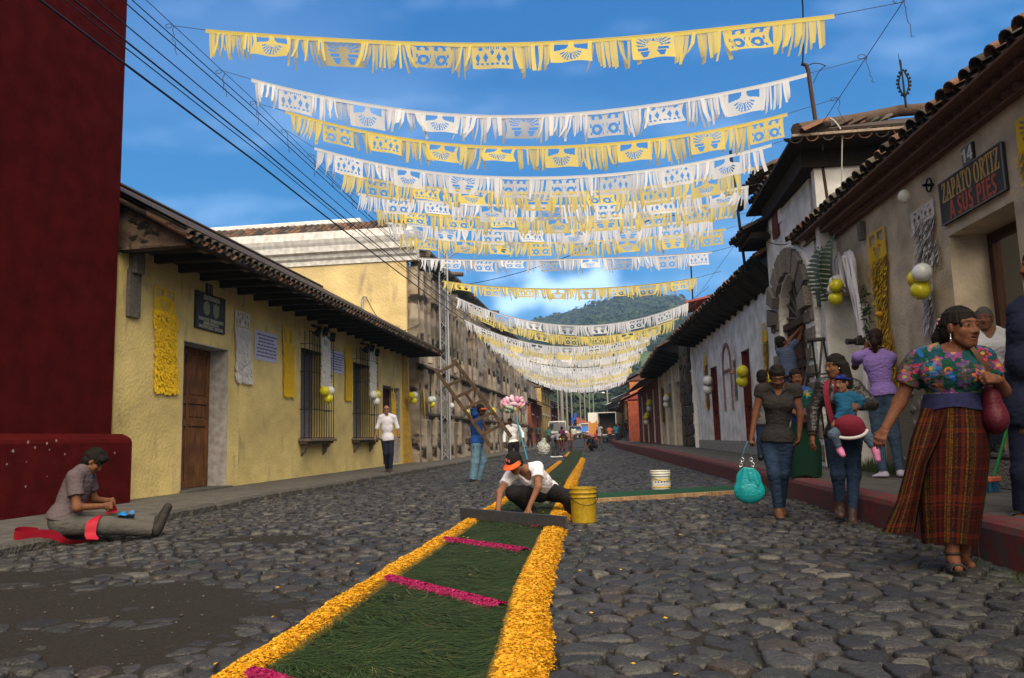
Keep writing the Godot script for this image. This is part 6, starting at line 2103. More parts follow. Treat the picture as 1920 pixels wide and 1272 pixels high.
func mast() -> void:
	var o := thing("lattice_mast", "grey steel lattice mast with a street lamp on a curved arm", "mast", Vector3(-6.75, 0.12, -31.0))
	var g := mat("galvanised", lin(0.35, 0.36, 0.38), {"rough": 0.5, "metal": 0.6})
	var H := 9.0
	var c := [Vector3(-0.17, 0, 0.15), Vector3(0.17, 0, 0.15), Vector3(0, 0, -0.18)]
	for p in c:
		var mb := MB.new()
		mb.tube([p, p + Vector3(0, H, 0)], 0.045, -1, 8)
		obj("leg", mb, g, o)
	for s in 3:
		for i in 24:
			var y := i * H / 24.0
			var mb := MB.new()
			var a: Vector3 = c[s]; var b: Vector3 = c[(s + 1) % 3]
			if i % 2: mb.tube([a + Vector3(0, y, 0), b + Vector3(0, y + H / 24, 0)], 0.012, -1, 4)
			else: mb.tube([b + Vector3(0, y, 0), a + Vector3(0, y + H / 24, 0)], 0.012, -1, 4)
			obj("brace", mb, g, o)
	var mb := MB.new()
	mb.tube([Vector3(0.17, 8.0, 0.15), Vector3(0.25, 8.25, 0.15), Vector3(0.5, 8.4, 0.15), Vector3(1.3, 8.6, 0.15), Vector3(2.4, 8.75, 0.15)], 0.03, -1, 6)
	obj("arm", mb, g, o)
	mb = MB.new()
	mb.lathe([Vector2(0.02, 8.85), Vector2(0.12, 8.8), Vector2(0.17, 8.62), Vector2(0.15, 8.38), Vector2(0.0, 8.35)], 10, T(2.45, 0, 0.15))
	obj("lamp", mb, mat("lamp_old", lin(0.28, 0.25, 0.16), {"rough": 0.4}), o)
	mb = MB.new()
	mb.cbox(T(0.1, 7.45, 0.0), Vector3(0.7, 0.16, 0.25), 0.03)
	obj("bracket", mb, mats["iron"], o)
func balloons(label: String, p: Vector3, cols: String, r: float, outv: Vector3) -> void:
	var o := thing("balloon_bunch", label, "balloons", p, 0.0, "bunches of yellow and white balloons")
	var ym := mat("balloon_yellow", lin(0.55, 0.50, 0.012), {"rough": 0.22, "spec": 0.5, "back": 0.25})
	var wm := mat("balloon_white", lin(0.6, 0.62, 0.64), {"rough": 0.22, "spec": 0.5, "back": 0.25})
	var side := outv.cross(Vector3.UP).normalized()
	var D := [Vector2(-0.75, 0.45), Vector2(0.8, 0.25), Vector2(-0.1, -0.85), Vector2(0.1, 0.95), Vector2(0.75, -0.75), Vector2(-0.9, -0.5)]
	for i in cols.length():
		var d: Vector3 = (side * D[i].x + Vector3(0, D[i].y, 0) + outv * (0.45 if i % 2 else 0.75)).normalized()
		var b := Basis(d.cross(Vector3(0.3, 0.8, 0.5)).normalized(), d, d.cross(Vector3(0.3, 0.8, 0.5)).normalized().cross(d))
		var mb := MB.new()
		mb.lathe([Vector2(0.0, 0.0), Vector2(0.09, 0.0), Vector2(0.05, 0.1), Vector2(0.2, 0.28), Vector2(0.58, 0.65), Vector2(0.88, 1.1), Vector2(0.99, 1.5), Vector2(0.9, 1.9), Vector2(0.6, 2.22), Vector2(0.25, 2.35), Vector2(0.0, 2.37)], 14, Transform3D(b * Basis.from_scale(Vector3.ONE * r), outv * 0.05))
		obj("balloon", mb, ym if cols[i] == "y" else wm, o)
func hanging(label: String, t: Transform3D, u: float, w: float, y1: float, y0: float, yellow: bool, waist := 0.0, sway := 0.0) -> void:
	var o := thing("paper_hanging", label, "paper hanging", Vector3.ZERO, 0.0, "cut paper hangings on the house fronts")
	var m := mat("paper_yellow_deep" if yellow else "paper_white_wall", lin(0.66, 0.42, 0.008) if yellow else lin(0.55, 0.54, 0.53), {"rough": 0.75, "back": 0.3})
	var R := RandomNumberGenerator.new()
	R.seed = int(u * 1000.0 + y1 * 77.0) + (1 if yellow else 0)
	var H := y1 - y0
	var ph := minf(0.42, H * 0.3)
	inst("panel", panel_mesh(R.randi() % 3, 0.0), m, o, t * T(u, y1, 0.03, Basis.from_scale(Vector3(w, ph, 0.3))))
	var mb := MB.new()
	var y := y1 - ph + 0.03
	while y > y0:
		var v := (y1 - y) / H
		var ww := w * (1.0 - waist * exp(-pow((v - 0.55) / 0.2, 2.0))) * (0.97 + R.randf() * 0.1)
		var n := int(ww / 0.028)
		for i in n + 1:
			var x := u + sway * v + (float(i) / maxf(1, n) - 0.5) * ww + R.randfn(0, 0.006)
			var l := 0.07 + R.randf() * 0.045 + (0.05 if y < y0 + 0.1 else 0.0)
			var z := 0.03 + R.randf() * 0.018
			mb.grid([[t * Vector3(x - 0.012 + R.randfn(0, 0.012), y - l, z + 0.006 + R.randf() * 0.018), t * Vector3(x + 0.016 + R.randfn(0, 0.012), y - l * 0.9, z + 0.018)], [t * Vector3(x - 0.016, y, z - 0.018), t * Vector3(x + 0.016, y, z - 0.012)]])
		y -= 0.042
	stuff(obj("fringe", mb, m, o))
	if waist > 0.3:
		mb = MB.new()
		mb.ball(t * Vector3(u + sway * 0.55, y1 - H * 0.55, 0.07), Vector3(0.07, 0.04, 0.04), 4, 7)
		obj("ribbon", mb, mat("ribbon_orange", lin(0.5, 0.22, 0.02), {"rough": 0.7}), o)
func poster(label: String, t: Transform3D, w: float, h: float) -> void:
	var o := thing("poster", label, "poster", Vector3.ZERO, 0.0, "printed notices on the yellow house")
	var R := RandomNumberGenerator.new()
	R.seed = int(t.origin.z * 100)
	var im := Image.create(256, 160, false, Image.FORMAT_RGB8)
	im.fill(Color(0.78, 0.78, 0.9))
	for l in 7:
		var y := 16 + l * 19
		var x := 18 + R.randi() % 26
		while x < 236 - R.randi() % 26:
			var n := 4 + R.randi() % 9
			for k in n: im.fill_rect(Rect2i(x + k * 4, y + R.randi() % 2, 3, 8 + R.randi() % 2), Color(0.2, 0.2, 0.32))
			x += n * 4 + 5
	var mb := MB.new()
	mb.quad(t * Vector3(-w / 2, -h / 2, 0.008), t * Vector3(w / 2, -h / 2, 0.012), t * Vector3(w / 2, h / 2, 0.008), t * Vector3(-w / 2, h / 2, 0.01), Vector2(0, 1), Vector2(1, 0))
	var m := mat("poster_%d" % int(absf(t.origin.z) * 10), lin(0.8, 0.8, 0.82), {"rough": 0.7, "img": ImageTexture.create_from_image(im)})
	obj("sheet", mb, m, o)
func spotlights(label: String, t: Transform3D) -> void:
	var o := thing("spotlight_cluster", label, "spotlights")
	var ir: Material = mats["iron"]
	var mb := MB.new()
	mb.box(t * T(0, 0, 0.06), Vector3(0.3, 0.04, 0.1))
	obj("bracket", mb, ir, o)
	for s in [-1.0, 0.0, 1.0]:
		var e := Vector3(s * 0.5, -0.14 - absf(s) * 0.08, 0.34)
		mb = MB.new()
		mb.tube([t * Vector3(s * 0.1, 0, 0.1), t * (e * 0.6 + Vector3(0, 0.05, 0.1)), t * e], 0.014, -1, 5)
		obj("arm", mb, ir, o)
		mb = MB.new()
		mb.lathe([Vector2(0, 0.1), Vector2(0.06, 0.1), Vector2(0.075, 0.0), Vector2(0.1, -0.1), Vector2(0.085, -0.1), Vector2(0.0, -0.03)], 10, Transform3D(t.basis * Basis(Vector3.RIGHT, 0.5) * Basis(Vector3.BACK, s * 0.3), t * e))
		obj("lamp_head", mb, ir, o)
func pail(called: String, label: String, at: Vector3, r: float, h: float, m: Material, yellow: bool) -> void:
	var o := thing(called, label, "bucket", at, 0.3)
	var mb := MB.new()
	var p := [Vector2(0.0, 0.012), Vector2(r * 0.88, 0.0), Vector2(r * 0.9, 0.012), Vector2(r * 0.95, h * 0.72), Vector2(r * 1.03, h * 0.725), Vector2(r * 1.03, h * 0.75), Vector2(r * 0.96, h * 0.76), Vector2(r * 0.965, h * 0.84), Vector2(r * 1.04, h * 0.845), Vector2(r * 1.04, h * 0.875), Vector2(r * 0.975, h * 0.885), Vector2(r * 0.98, h * 0.97), Vector2(r * 1.03, h * 0.98), Vector2(r * 1.02, h), Vector2(r * 0.95, h), Vector2(r * 0.9, h * 0.1), Vector2(0.0, h * 0.09)]
	mb.lathe(p, 28)
	obj("body", mb, m, o)
	mb = MB.new()
	var pts := []
	for i in 13:
		var a := PI * i / 12.0
		pts.append(Vector3(r * 1.06 * cos(a), h * 0.86 - 0.1 * sin(a) - 0.02, r * 1.06 * sin(a) + 0.015))
	mb.tube(pts, 0.004, -1, 5)
	obj("handle", mb, mats["iron"], o)
	if not yellow:
		var rows := []
		for y in [0.13, 0.56]:
			var row := []
			for i in 13:
				var a := PI * (0.12 + 0.76 * i / 12.0)
				row.append(Vector3(-cos(a) * (r * 0.955 + 0.001), h * y, sin(a) * (r * 0.955 + 0.001)))
			rows.append(row)
		var im := Image.create(128, 64, false, Image.FORMAT_RGB8)
		im.fill(Color(0.86, 0.86, 0.84))
		im.fill_rect(Rect2i(0, 0, 128, 9), Color(0.85, 0.7, 0.08)); im.fill_rect(Rect2i(0, 54, 128, 10), Color(0.85, 0.7, 0.08))
		for k in 6:
			for yy in 12:
				var q := 6 - absi(yy - 6)
				im.fill_rect(Rect2i(16 + k * 17 - q, 36 + yy, 2 * q + 1, 1), Color(0.1, 0.14, 0.45))
		for k in 3: im.fill_rect(Rect2i(22, 13 + k * 6, 84 - k * 12, 2), Color(0.35, 0.4, 0.55))
		mb = MB.new()
		mb.grid(rows)
		obj("label", mb, mat("bucket_label", lin(1, 1, 1), {"img": ImageTexture.create_from_image(im), "rough": 0.5}), o)
func ladder(o: Node3D, a0: Vector3, a1: Vector3, b0: Vector3, b1: Vector3, us: Array, m: Material, rw: float, rd: float, out_dir: Vector3) -> void:
	for p in [[a0, a1], [b0, b1]]:
		var d: Vector3 = (p[1] - p[0])
		var y := d.normalized()
		var x := y.cross(out_dir).normalized()
		var mb := MB.new()
		mb.cbox(Transform3D(Basis(x, y, x.cross(y)), (p[0] + p[1]) / 2), Vector3(rw, d.length(), rd), 0.006)
		obj("rail", mb, m, o)
	for u in us:
		var p := a0.lerp(a1, u); var q := b0.lerp(b1, u)
		var x := (q - p).normalized()
		var y := out_dir.cross(x).normalized()
		var mb := MB.new()
		mb.cbox(Transform3D(Basis(x, y, x.cross(y)), (p + q) / 2 + x.cross(y) * 0.012), Vector3(p.distance_to(q) + rw, rw * 0.8, rd * 0.7), 0.005)
		obj("rung", mb, m, o)
func ribbon_mesh(pts: Array, w: float, dirs: Array) -> MB:
	var rows := []
	for i in pts.size(): rows.append([pts[i] - dirs[i] * w / 2, pts[i] + dirs[i] * w / 2])
	var mb := MB.new()
	mb.grid(rows)
	return mb
func smooth(p: Array, n: int) -> Array:
	var c := Curve3D.new()
	for i in p.size():
		var t: Vector3 = (p[mini(i + 1, p.size() - 1)] - p[maxi(i - 1, 0)]) * 0.22
		c.add_point(p[i], -t, t)
	var out := []
	for i in n: out.append(c.sample_baked(c.get_baked_length() * i / (n - 1), true))
	return out
func things() -> void:
	var t := lf(-7.55, -11.0)
	hanging("long yellow paper hanging left of the first door of the yellow house", t, 1.25, 0.66, 3.6, 1.93, true, 0.12, 0.1)
	hanging("white paper hanging between the black plaque and the first notice", t, 4.05, 0.66, 3.65, 2.3, false, 0.1, 0.1)
	hanging("yellow paper hanging left of the first barred window", t, 6.3, 0.58, 3.64, 2.1, true, 0.1, 0.1)
	hanging("white paper hanging on the bars of the first window", t * T(0, 0, 0.26), 8.05, 0.62, 3.75, 2.35, false, 0.1)
	hanging("thin faded white paper strip right of the first barred window", t, 8.95, 0.3, 3.6, 2.3, false)
	hanging("yellow paper hanging between second notice and second barred window", t, 10.52, 0.55, 3.7, 2.2, true, 0.1)
	hanging("white paper hanging on the bars of the second window", t * T(0, 0, 0.26), 11.95, 0.62, 3.7, 2.3, false, 0.1)
	hanging("yellow paper hanging in the second doorway of the yellow house", t * T(0, 0, 0.02), 15.0, 0.5, 2.75, 1.2, true, 0.1)
	poster("white printed notice right of the white hanging by the black plaque", t * T(5.2, 3.05, 0), 1.1, 0.64)
	poster("smaller white printed notice between the two barred windows", t * T(9.6, 3.12, 0), 1.1, 0.6)
	spotlights("three black spotlights over the first barred window", t * T(7.9, 3.88, 0))
	spotlights("three black spotlights over the second barred window", t * T(11.75, 3.88, 0))
	var pl := thing("plaque", "black union plaque with two emblems reading SINTRAMSA over the first door", "plaque")
	var mb := MB.new()
	mb.cbox(t * T(2.75, 3.42, 0.025), Vector3(1.08, 0.7, 0.05), 0.008)
	obj("board", mb, mat("plaque_black", lin(0.012, 0.013, 0.014), {"rough": 0.5}), pl)
	var cr := mat("plaque_cream", lin(0.42, 0.42, 0.34), {"rough": 0.7})
	text("lettering", "SINTRAMSA", 0.085, cr, pl, t * T(2.75, 3.68, 0.051), "Droid Sans", true, 0.6)
	text("lettering", "SINDICATO TRABAJADORES", 0.06, cr, pl, t * T(2.75, 3.265, 0.051), "Droid Sans", true, 0.92)
	text("lettering", "MUNICIPALES DE", 0.06, cr, pl, t * T(2.75, 3.195, 0.051), "Droid Sans", true, 0.55)
	text("lettering", "SACATEPEQUEZ, ANTIGUA", 0.06, cr, pl, t * T(2.75, 3.125, 0.051), "Droid Sans", true, 0.88)
	mb = MB.new()
	var ring := PackedVector2Array()
	for i in 20: ring.append(Vector2(0.12 * cos(TAU * i / 20), 0.135 * sin(TAU * i / 20)))
	mb.prism(ring, t * T(2.57, 3.48, 0.05), 0.006)
	obj("emblem", mb, mat("emblem_green", lin(0.3, 0.33, 0.2), {"rough": 0.7, "map": "grain", "scale": 9.0}), pl)
	mb = MB.new()
	var sh := PackedVector2Array()
	for q in [[0.0, -0.15], [0.09, -0.08], [0.12, 0.05], [0.1, 0.13], [0.04, 0.11], [0.0, 0.16], [-0.04, 0.11], [-0.1, 0.13], [-0.12, 0.05], [-0.09, -0.08]]: sh.append(Vector2(q[0], q[1]))
	mb.prism(sh, t * T(2.92, 3.47, 0.05), 0.006)
	obj("emblem", mb, mats["emblem_green"], pl)
	var np := thing("house_number", "small black number plate 11 over the plaque on the yellow house", "number plate")
	mb = MB.new()
	mb.cbox(t * T(2.72, 3.87, 0.012), Vector3(0.24, 0.19, 0.024), 0.005)
	obj("plate", mb, mats["enamel"], np)
	text("numerals", "11", 0.13, mat("grey_num", lin(0.25, 0.25, 0.27), {"rough": 0.6}), np, t * T(2.72, 3.87, 0.025))
	var X := Vector3(1, 0, 0)
	balloons("white and yellow balloons on the first barred window", Vector3(-7.2, 2.14, -18.6), "wyy", 0.125, X)
	balloons("yellow and white balloons on the second barred window", Vector3(-7.2, 2.24, -22.5), "yww", 0.13, X)
	balloons("balloons on the far corner of the yellow house", Vector3(-7.38, 2.49, -27.6), "wyy", 0.13, X)
	balloons("two white and one yellow balloon on the stained convent wall", Vector3(-7.02, 2.39, -29.0), "wwy", 0.125, X)
	balloons("single white balloon low on the convent wall behind the mast", Vector3(-7.0, 2.26, -32.3), "w", 0.13, X)
	balloons("yellow and white balloons far along the convent wall", Vector3(-6.95, 2.12, -35.6), "ywwy", 0.13, X)
	balloons("yellow balloons at the far end of the convent wall", Vector3(-6.95, 2.35, -43.6), "yywy", 0.14, X)
	mb = ribbon_mesh([Vector3(-7.12, 2.85, -28.75), Vector3(-7.1, 2.3, -28.8), Vector3(-7.1, 1.8, -28.9), Vector3(-7.12, 1.4, -28.95)], 0.2, [Vector3(0, 0, 1), Vector3(0, 0.1, 1), Vector3(0.1, 0, 1), Vector3(0, 0, 1)])
	tag(obj("paper_ribbon", mb, mats["paper_yellow_deep"]), "narrow yellow paper ribbon hanging on the convent wall", "ribbon")
	var f := func(z: float, off := 0.0) -> Transform3D: return rf(z, off)
	var XL := Vector3(-1, 0, 0)
	hanging("yellow hanging tied at the waist on the beige wall by the draped door", f.call(-11.2), 0.0, 0.62, 3.63, 1.5, true, 0.42, 0.0)
	hanging("white hanging tapering to a bow on the beige wall", f.call(-9.75), 0.0, 0.62, 3.55, 2.85, false, 0.3, 0.02)
	hanging("lower half of white streamers under the balloons on the beige wall", f.call(-9.8), 0.0, 0.3, 2.65, 2.1, false, 0.2)
	hanging("yellow hanging at the right edge beside the shop sign", f.call(-7.62), 0.25, 0.6, 3.75, 2.6, true, 0.2)
	hanging("white lace paper column left of the draped doorway", f.call(-13.3, -0.12), 0.0, 0.42, 3.0, 0.9, false, 0.28)
	hanging("yellow hanging on the white house beside the stone portal", f.call(-17.9), 0.0, 0.5, 3.3, 1.2, true, 0.5)
	hanging("thin white hanging between blind arch and near red door", f.call(-21.4), 0.0, 0.4, 3.2, 1.9, false, 0.5)
	hanging("yellow hanging beside the far red door of the white house", f.call(-25.9), 0.0, 0.6, 3.5, 1.8, true, 0.4)
	hanging("yellow hanging on the cream house next to the rubble wall", f.call(-31.9), 0.0, 0.6, 3.3, 1.2, true, 0.2)
	hanging("yellow hanging on a pilaster at the far side of the cream house", f.call(-39.2), 0.0, 0.6, 3.6, 1.6, true, 0.3)
	balloons("white and yellow balloons on the beige wall under the white hanging", f.call(-9.5) * Vector3(0, 2.6, 0.08), "wyy", 0.115, XL)
	balloons("white and yellow balloons under the palm fronds of the draped door", f.call(-12.3) * Vector3(0, 3.0, 0.12), "ywyw", 0.11, XL)
	balloons("yellow balloon by the ladder at the stone portal", f.call(-14.6, -0.2) * Vector3(0, 1.75, 0.5), "yw", 0.13, XL)
	balloons("yellow and white balloons on the near red door of the white house", f.call(-19.7) * Vector3(0, 2.29, 0.0), "ywy", 0.15, XL)
	balloons("yellow and white balloons on the far red door of the white house", f.call(-24.6) * Vector3(0, 2.4, 0.0), "wyw", 0.16, XL)
	balloons("white and yellow balloons on the cream house", f.call(-35.7) * Vector3(0, 2.38, 0.0), "wywy", 0.16, XL)
	balloons("higher balloons on the dark red house", f.call(-44.0) * Vector3(0, 2.5, 0.0), "yywy", 0.16, XL)
	balloons("lower balloons on the dark red house", f.call(-46.0) * Vector3(0, 1.8, 0.0), "yywy", 0.17, XL)
	pail("yellow_bucket", "dirty yellow plastic bucket beside the crouching man", Vector3(-0.36, 0.03, -8.12), 0.136, 0.355, mat("bucket_yellow", lin(0.42, 0.27, 0.012), {"rough": 0.5, "map": "blotch", "scale": 3.0, "world": false}), true)
	pail("paint_bucket", "white paint bucket with a printed label on the cobbles", Vector3(0.67, 0.03, -12.8), 0.16, 0.3, mat("bucket_white", lin(0.62, 0.62, 0.58), {"rough": 0.45}), false)
	mb = MB.new()
	var b0 := Vector3(-1.66, 0.135, -8.25); var b1 := Vector3(-0.47, 0.135, -7.16)
	var bx := (b1 - b0).normalized()
	mb.cbox(Transform3D(Basis(bx, Vector3.UP, bx.cross(Vector3.UP)), (b0 + b1) / 2), Vector3(b0.distance_to(b1), 0.115, 0.022), 0.004)
	tag(obj("levelling_board", mb, mat("board_grey", lin(0.055, 0.058, 0.066), {"rough": 0.5, "map": "grain", "scale": 1.0})), "dark grey levelling board held across the flower carpet", "board")
	mb = MB.new()
	var p0 := Vector3(-0.32, 0.055, -10.45); var p1 := Vector3(1.68, 0.055, -11.5)
	bx = (p1 - p0).normalized()
	var bz := bx.cross(Vector3.UP)
	mb.cbox(Transform3D(Basis(bx, Vector3.UP, bz), (p0 + p1) / 2), Vector3(p0.distance_to(p1), 0.07, 0.03), 0.005)
	tag(obj("timber_batten", mb, mat("new_pine", lin(0.45, 0.29, 0.17), {"rough": 0.7, "img": wood_tex(), "tri": true, "scale": 1.0})), "pale pine batten edging the green sawdust strip", "batten")
	var rows := []
	for i in 40:
		var p := p0.lerp(p1 + bx * 0.9, i / 39.0) - bz * 0.02
		var wv := 0.02 * sin(i * 1.9) + 0.014 * sin(i * 0.7)
		rows.append([p - Vector3(0, 0.035, 0), p - bz * 0.1 + Vector3(0, 0.04 + wv, 0), p - bz * (0.8 + wv) + Vector3(0, 0.04, 0), p - bz * (1.2 + wv) - Vector3(0, 0.04, 0)])
	for r in rows: r.reverse()
	mb = MB.new()
	mb.grid(rows)
	tag(stuff(obj("sawdust_strip", mb, mats["sawdust_green"])), "strip of dark green sawdust behind the pine batten", "sawdust")
	var lw := mat("ladder_wood", lin(0.105, 0.066, 0.043), {"rough": 0.85, "img": wood_tex(), "tri": true, "scale": 1.2, "world": false})
	var o := thing("wooden_ladder", "old brown wooden ladder held up slanting by the man in blue", "ladder")
	ladder(o, Vector3(-3.591, 2.346, -15.466), Vector3(-2.5, 0.737, -15.664), Vector3(-3.21, 2.522, -15.535), Vector3(-2.096, 0.928, -15.737), [0.05, 0.22, 0.37, 0.52, 0.68, 0.84], lw, 0.075, 0.05, Vector3(0.17, 0.0, 0.98))
	o = thing("step_ladder", "black metal step ladder in front of the stone portal", "step ladder")
	var bk := mat("black_metal", lin(0.014, 0.014, 0.015), {"rough": 0.5})
	ladder(o, Vector3(3.07, 2.27, -12.55), Vector3(2.63, 0.3, -12.5), Vector3(3.22, 2.27, -12.48), Vector3(2.86, 0.3, -12.25), [0.26, 0.5, 0.74], bk, 0.035, 0.05, Vector3(-0.2, 0.1, 0.97))
	ladder(o, Vector3(3.1, 2.27, -12.6), Vector3(3.3, 0.3, -13.0), Vector3(3.25, 2.27, -12.53), Vector3(3.5, 0.3, -12.75), [0.26, 0.74], bk, 0.03, 0.03, Vector3(-0.2, 0.1, 0.97))
	mb = MB.new()
	mb.cbox(T(3.15, 2.29, -12.54, Basis(Vector3.UP, -0.3)), Vector3(0.26, 0.05, 0.16), 0.01)
	obj("top_step", mb, bk, o)
	mb = MB.new()
	mb.cbox(T(3.02, 0.72, -14.3), Vector3(0.55, 0.05, 0.4), 0.01)
	for x in [-0.22, 0.22]:
		for z in [-0.15, 0.15]: mb.box(T(3.02 + x, 0.5, -14.3 + z), Vector3(0.05, 0.42, 0.05))
	tag(obj("stool", mb, lw), "plain wooden stool under the man at the portal", "stool")
	var st := Transform3D(Basis(Vector3.UP, atan2(5.08, 6.9)), Vector3(-5.08, 0.12, -6.9))
	var pts := smooth([st * Vector3(-0.3, 0.05, 0.05), st * Vector3(-0.42, 0.07, 0.05), st * Vector3(-0.48, 0.06, 0.08), st * Vector3(-0.46, 0.035, 0.11), st * Vector3(-0.34, 0.04, 0.13), st * Vector3(-0.19, 0.03, 0.17), st * Vector3(-0.05, -0.04, 0.22), st * Vector3(0.1, -0.05, 0.22), st * Vector3(0.15, -0.045, 0.2), st * Vector3(0.125, 0.0, 0.13), st * Vector3(0.135, 0.1, 0.105), st * Vector3(0.17, 0.155, 0.03), st * Vector3(0.26, 0.16, -0.12), st * Vector3(0.31, 0.18, -0.16), st * Vector3(0.27, 0.27, -0.1)], 70)
	var dirs := []
	for i in 70:
		var u := i / 69.0
		var a := Vector3(0.1, 0.85, 0.5) if u < 0.42 else (Vector3(0.1, 0.5, 0.9) if u < 0.55 else Vector3(0.95, 0.1, 0.2))
		dirs.append((st.basis * a).normalized())
	for q in 3:
		for i in range(1, 69): dirs[i] = (dirs[i - 1] + dirs[i] * 2.0 + dirs[i + 1]).normalized()
	tag(obj("red_cloth", ribbon_mesh(pts, 0.095, dirs), fabric("red_satin", lin(0.33, 0.012, 0.03), {"rough": 0.5})), "long band of red cloth looped over the seated man's legs", "cloth")
	mb = MB.new()
	var R := RandomNumberGenerator.new()
	R.seed = 3
	rows = []
	for i in 6:
		var row := []
		for j in 7: row.append(st * Vector3(0.36 + j * 0.025, 0.13 + 0.04 * sin(j * 0.9) * sin(i * 0.8) + R.randf() * 0.018, -0.12 - i * 0.03))
		rows.append(row)
	mb.grid(rows)
	tag(obj("blue_plastic", mb, mat("blue_plastic", lin(0.012, 0.16, 0.42), {"rough": 0.35})), "crumpled blue plastic sheet on the seated man's lap", "plastic bag")
	o = thing("handbag", "slouchy turquoise handbag with chain rings held at her side", "handbag", Vector3(1.33, 0.17, -8.38), -0.2)
	var tq := mat("turquoise", lin(0.012, 0.27, 0.31), {"rough": 0.3, "bump": "cloth", "scale": 3.0, "bumps": 0.5, "world": false})
	var fl := Field.new(Vector3(-0.22, -0.05, -0.14), Vector3(0.22, 0.46, 0.14), 0.009)
	fl.ell(Vector3(0, 0.13, 0), Basis(), Vector3(0.155, 0.13, 0.075), 0.01)
	fl.ell(Vector3(0.0, 0.24, 0), Basis(), Vector3(0.125, 0.13, 0.06), 0.012)
	for q in [[-0.07, 0.16, -0.03, 0.37], [0.09, 0.2, 0.05, 0.37], [0.02, 0.26, 0.01, 0.38]]: fl.cap(Vector3(q[0], q[1], 0.062), Vector3(q[2], q[3], 0.045), 0.008, 0.016, 0.016)
	fl.clip(Vector3(0, 0.375, 0), Vector3(0.15, 1, 0).normalized())
	mb = MB.new()
	fl.net(mb)
	obj("bag", mb, tq, o)
	for x in [-0.075, 0.06]:
		for k in 4:
			mb = MB.new()
			var rg := []
			for i in 11: rg.append(Vector3(x * (1.0 - k * 0.12) + (0.016 * cos(TAU * i / 10) if k % 2 else 0.0), 0.37 + k * 0.026 + 0.018 * sin(TAU * i / 10), 0.02 + (0.0 if k % 2 else 0.016 * cos(TAU * i / 10))))
			mb.tube(rg, 0.0045, -1, 5)
			obj("chain_ring", mb, mat("silver", lin(0.6, 0.6, 0.6), {"rough": 0.25, "metal": 0.9}), o)
	for z in [0.02, -0.03]:
		obj("strap", ribbon_mesh(smooth([Vector3(-0.055, 0.46, z), Vector3(-0.02, 0.56, z), Vector3(0.02, 0.635, z), Vector3(0.04, 0.56, z), Vector3(0.045, 0.46, z)], 20), 0.026, range(20).map(func(_i): return Vector3(0.3, 0, 1).normalized())), tq, o)
	o = thing("shoulder_bag", "wine red shoulder bag on the huipil woman's arm", "handbag", Vector3(2.285, 0.84, -5.1), -0.35)
	fl = Field.new(Vector3(-0.14, -0.05, -0.16), Vector3(0.14, 0.36, 0.16), 0.01)
	fl.ell(Vector3(0, 0.1, 0), Basis(), Vector3(0.075, 0.1, 0.12), 0.012)
	fl.ell(Vector3(-0.01, 0.2, 0), Basis(), Vector3(0.055, 0.11, 0.1), 0.012)
	mb = MB.new()
	fl.net(mb)
	obj("bag", mb, mat("wine", lin(0.075, 0.006, 0.016), {"rough": 0.6, "bump": "cloth", "scale": 4.0}), o)
	var sp := [Vector3(0.0, 0.3, 0.06), Vector3(-0.035, 0.42, 0.09), Vector3(-0.08, 0.52, 0.06), Vector3(-0.1, 0.56, -0.03), Vector3(-0.07, 0.45, -0.08), Vector3(-0.01, 0.28, -0.06)]
	obj("strap", ribbon_mesh(smooth(sp, 24), 0.03, range(24).map(func(_i): return Vector3(0.8, 0.1, 0.4).normalized())), mat("strap_tan", lin(0.11, 0.06, 0.035), {"rough": 0.6}), o)
	var bt := Transform3D(Basis(Vector3.UP, atan2(-2.12, 7.9)), Vector3(2.12, 0.02, -7.9))
	o = thing("baby_carrier", "wine red padded baby carrier strapped to the young woman", "baby carrier")
	fl = Field.new(Vector3(-0.12, 0.72, 0.0), Vector3(0.32, 1.3, 0.45), 0.011)
	fl.ell(Vector3(0.09, 0.92, 0.27), Basis(Vector3.BACK, -0.15), Vector3(0.14, 0.1, 0.1), 0.012)
	fl.ell(Vector3(0.1, 0.86, 0.22), Basis(), Vector3(0.16, 0.07, 0.12), 0.012)
	mb = MB.new()
	fl.net(mb)
	obj("pouch", mb, mat("carrier_red", lin(0.13, 0.006, 0.02), {"rough": 0.85, "bump": "cloth", "scale": 4.0, "world": false}), o, bt)
	mb = MB.new()
	var pp := []
	for i in 13: pp.append(bt * Vector3(0.09 + 0.155 * cos(PI + PI * i / 12.0), 0.87 + 0.075 * sin(PI + PI * i / 12.0), 0.3 + 0.04 * sin(PI * i / 12.0)))
	mb.tube(pp, 0.016, -1, 6)
	obj("piping", mb, mat("carrier_white", lin(0.45, 0.42, 0.45), {"rough": 0.8}), o)
	for x in [-0.06, 0.03]:
		obj("strap", ribbon_mesh(smooth([bt * Vector3(x + 0.03, 0.9, 0.2), bt * Vector3(x - 0.01, 1.1, 0.18), bt * Vector3(x - 0.02, 1.25, 0.14), bt * Vector3(x, 1.36, 0.06)], 16), 0.05, range(16).map(func(_i): return bt.basis * Vector3(1, 0, 0.25))), mats["carrier_red"], o)
	mb = MB.new()
	mb.cbox(Transform3D(Basis(Vector3.UP, -0.1) * Basis(Vector3.BACK, -0.25), Vector3(2.44, 1.22, -10.32)), Vector3(0.2, 0.36, 0.14), 0.04)
	tag(obj("woven_bundle", mb, huipil_mat()), "folded multicoloured woven cloth hugged by the woman in green", "cloth")
	o = thing("broom", "broom with green handle and blue bristles against the shop step", "broom")
	mb = MB.new()
	mb.tube([Vector3(3.39, 0.42, -7.72), Vector3(3.66, 1.32, -7.6)], 0.013, -1, 7)
	obj("handle", mb, mat("broom_green", lin(0.012, 0.16, 0.035), {"rough": 0.4}), o)
	mb = MB.new()
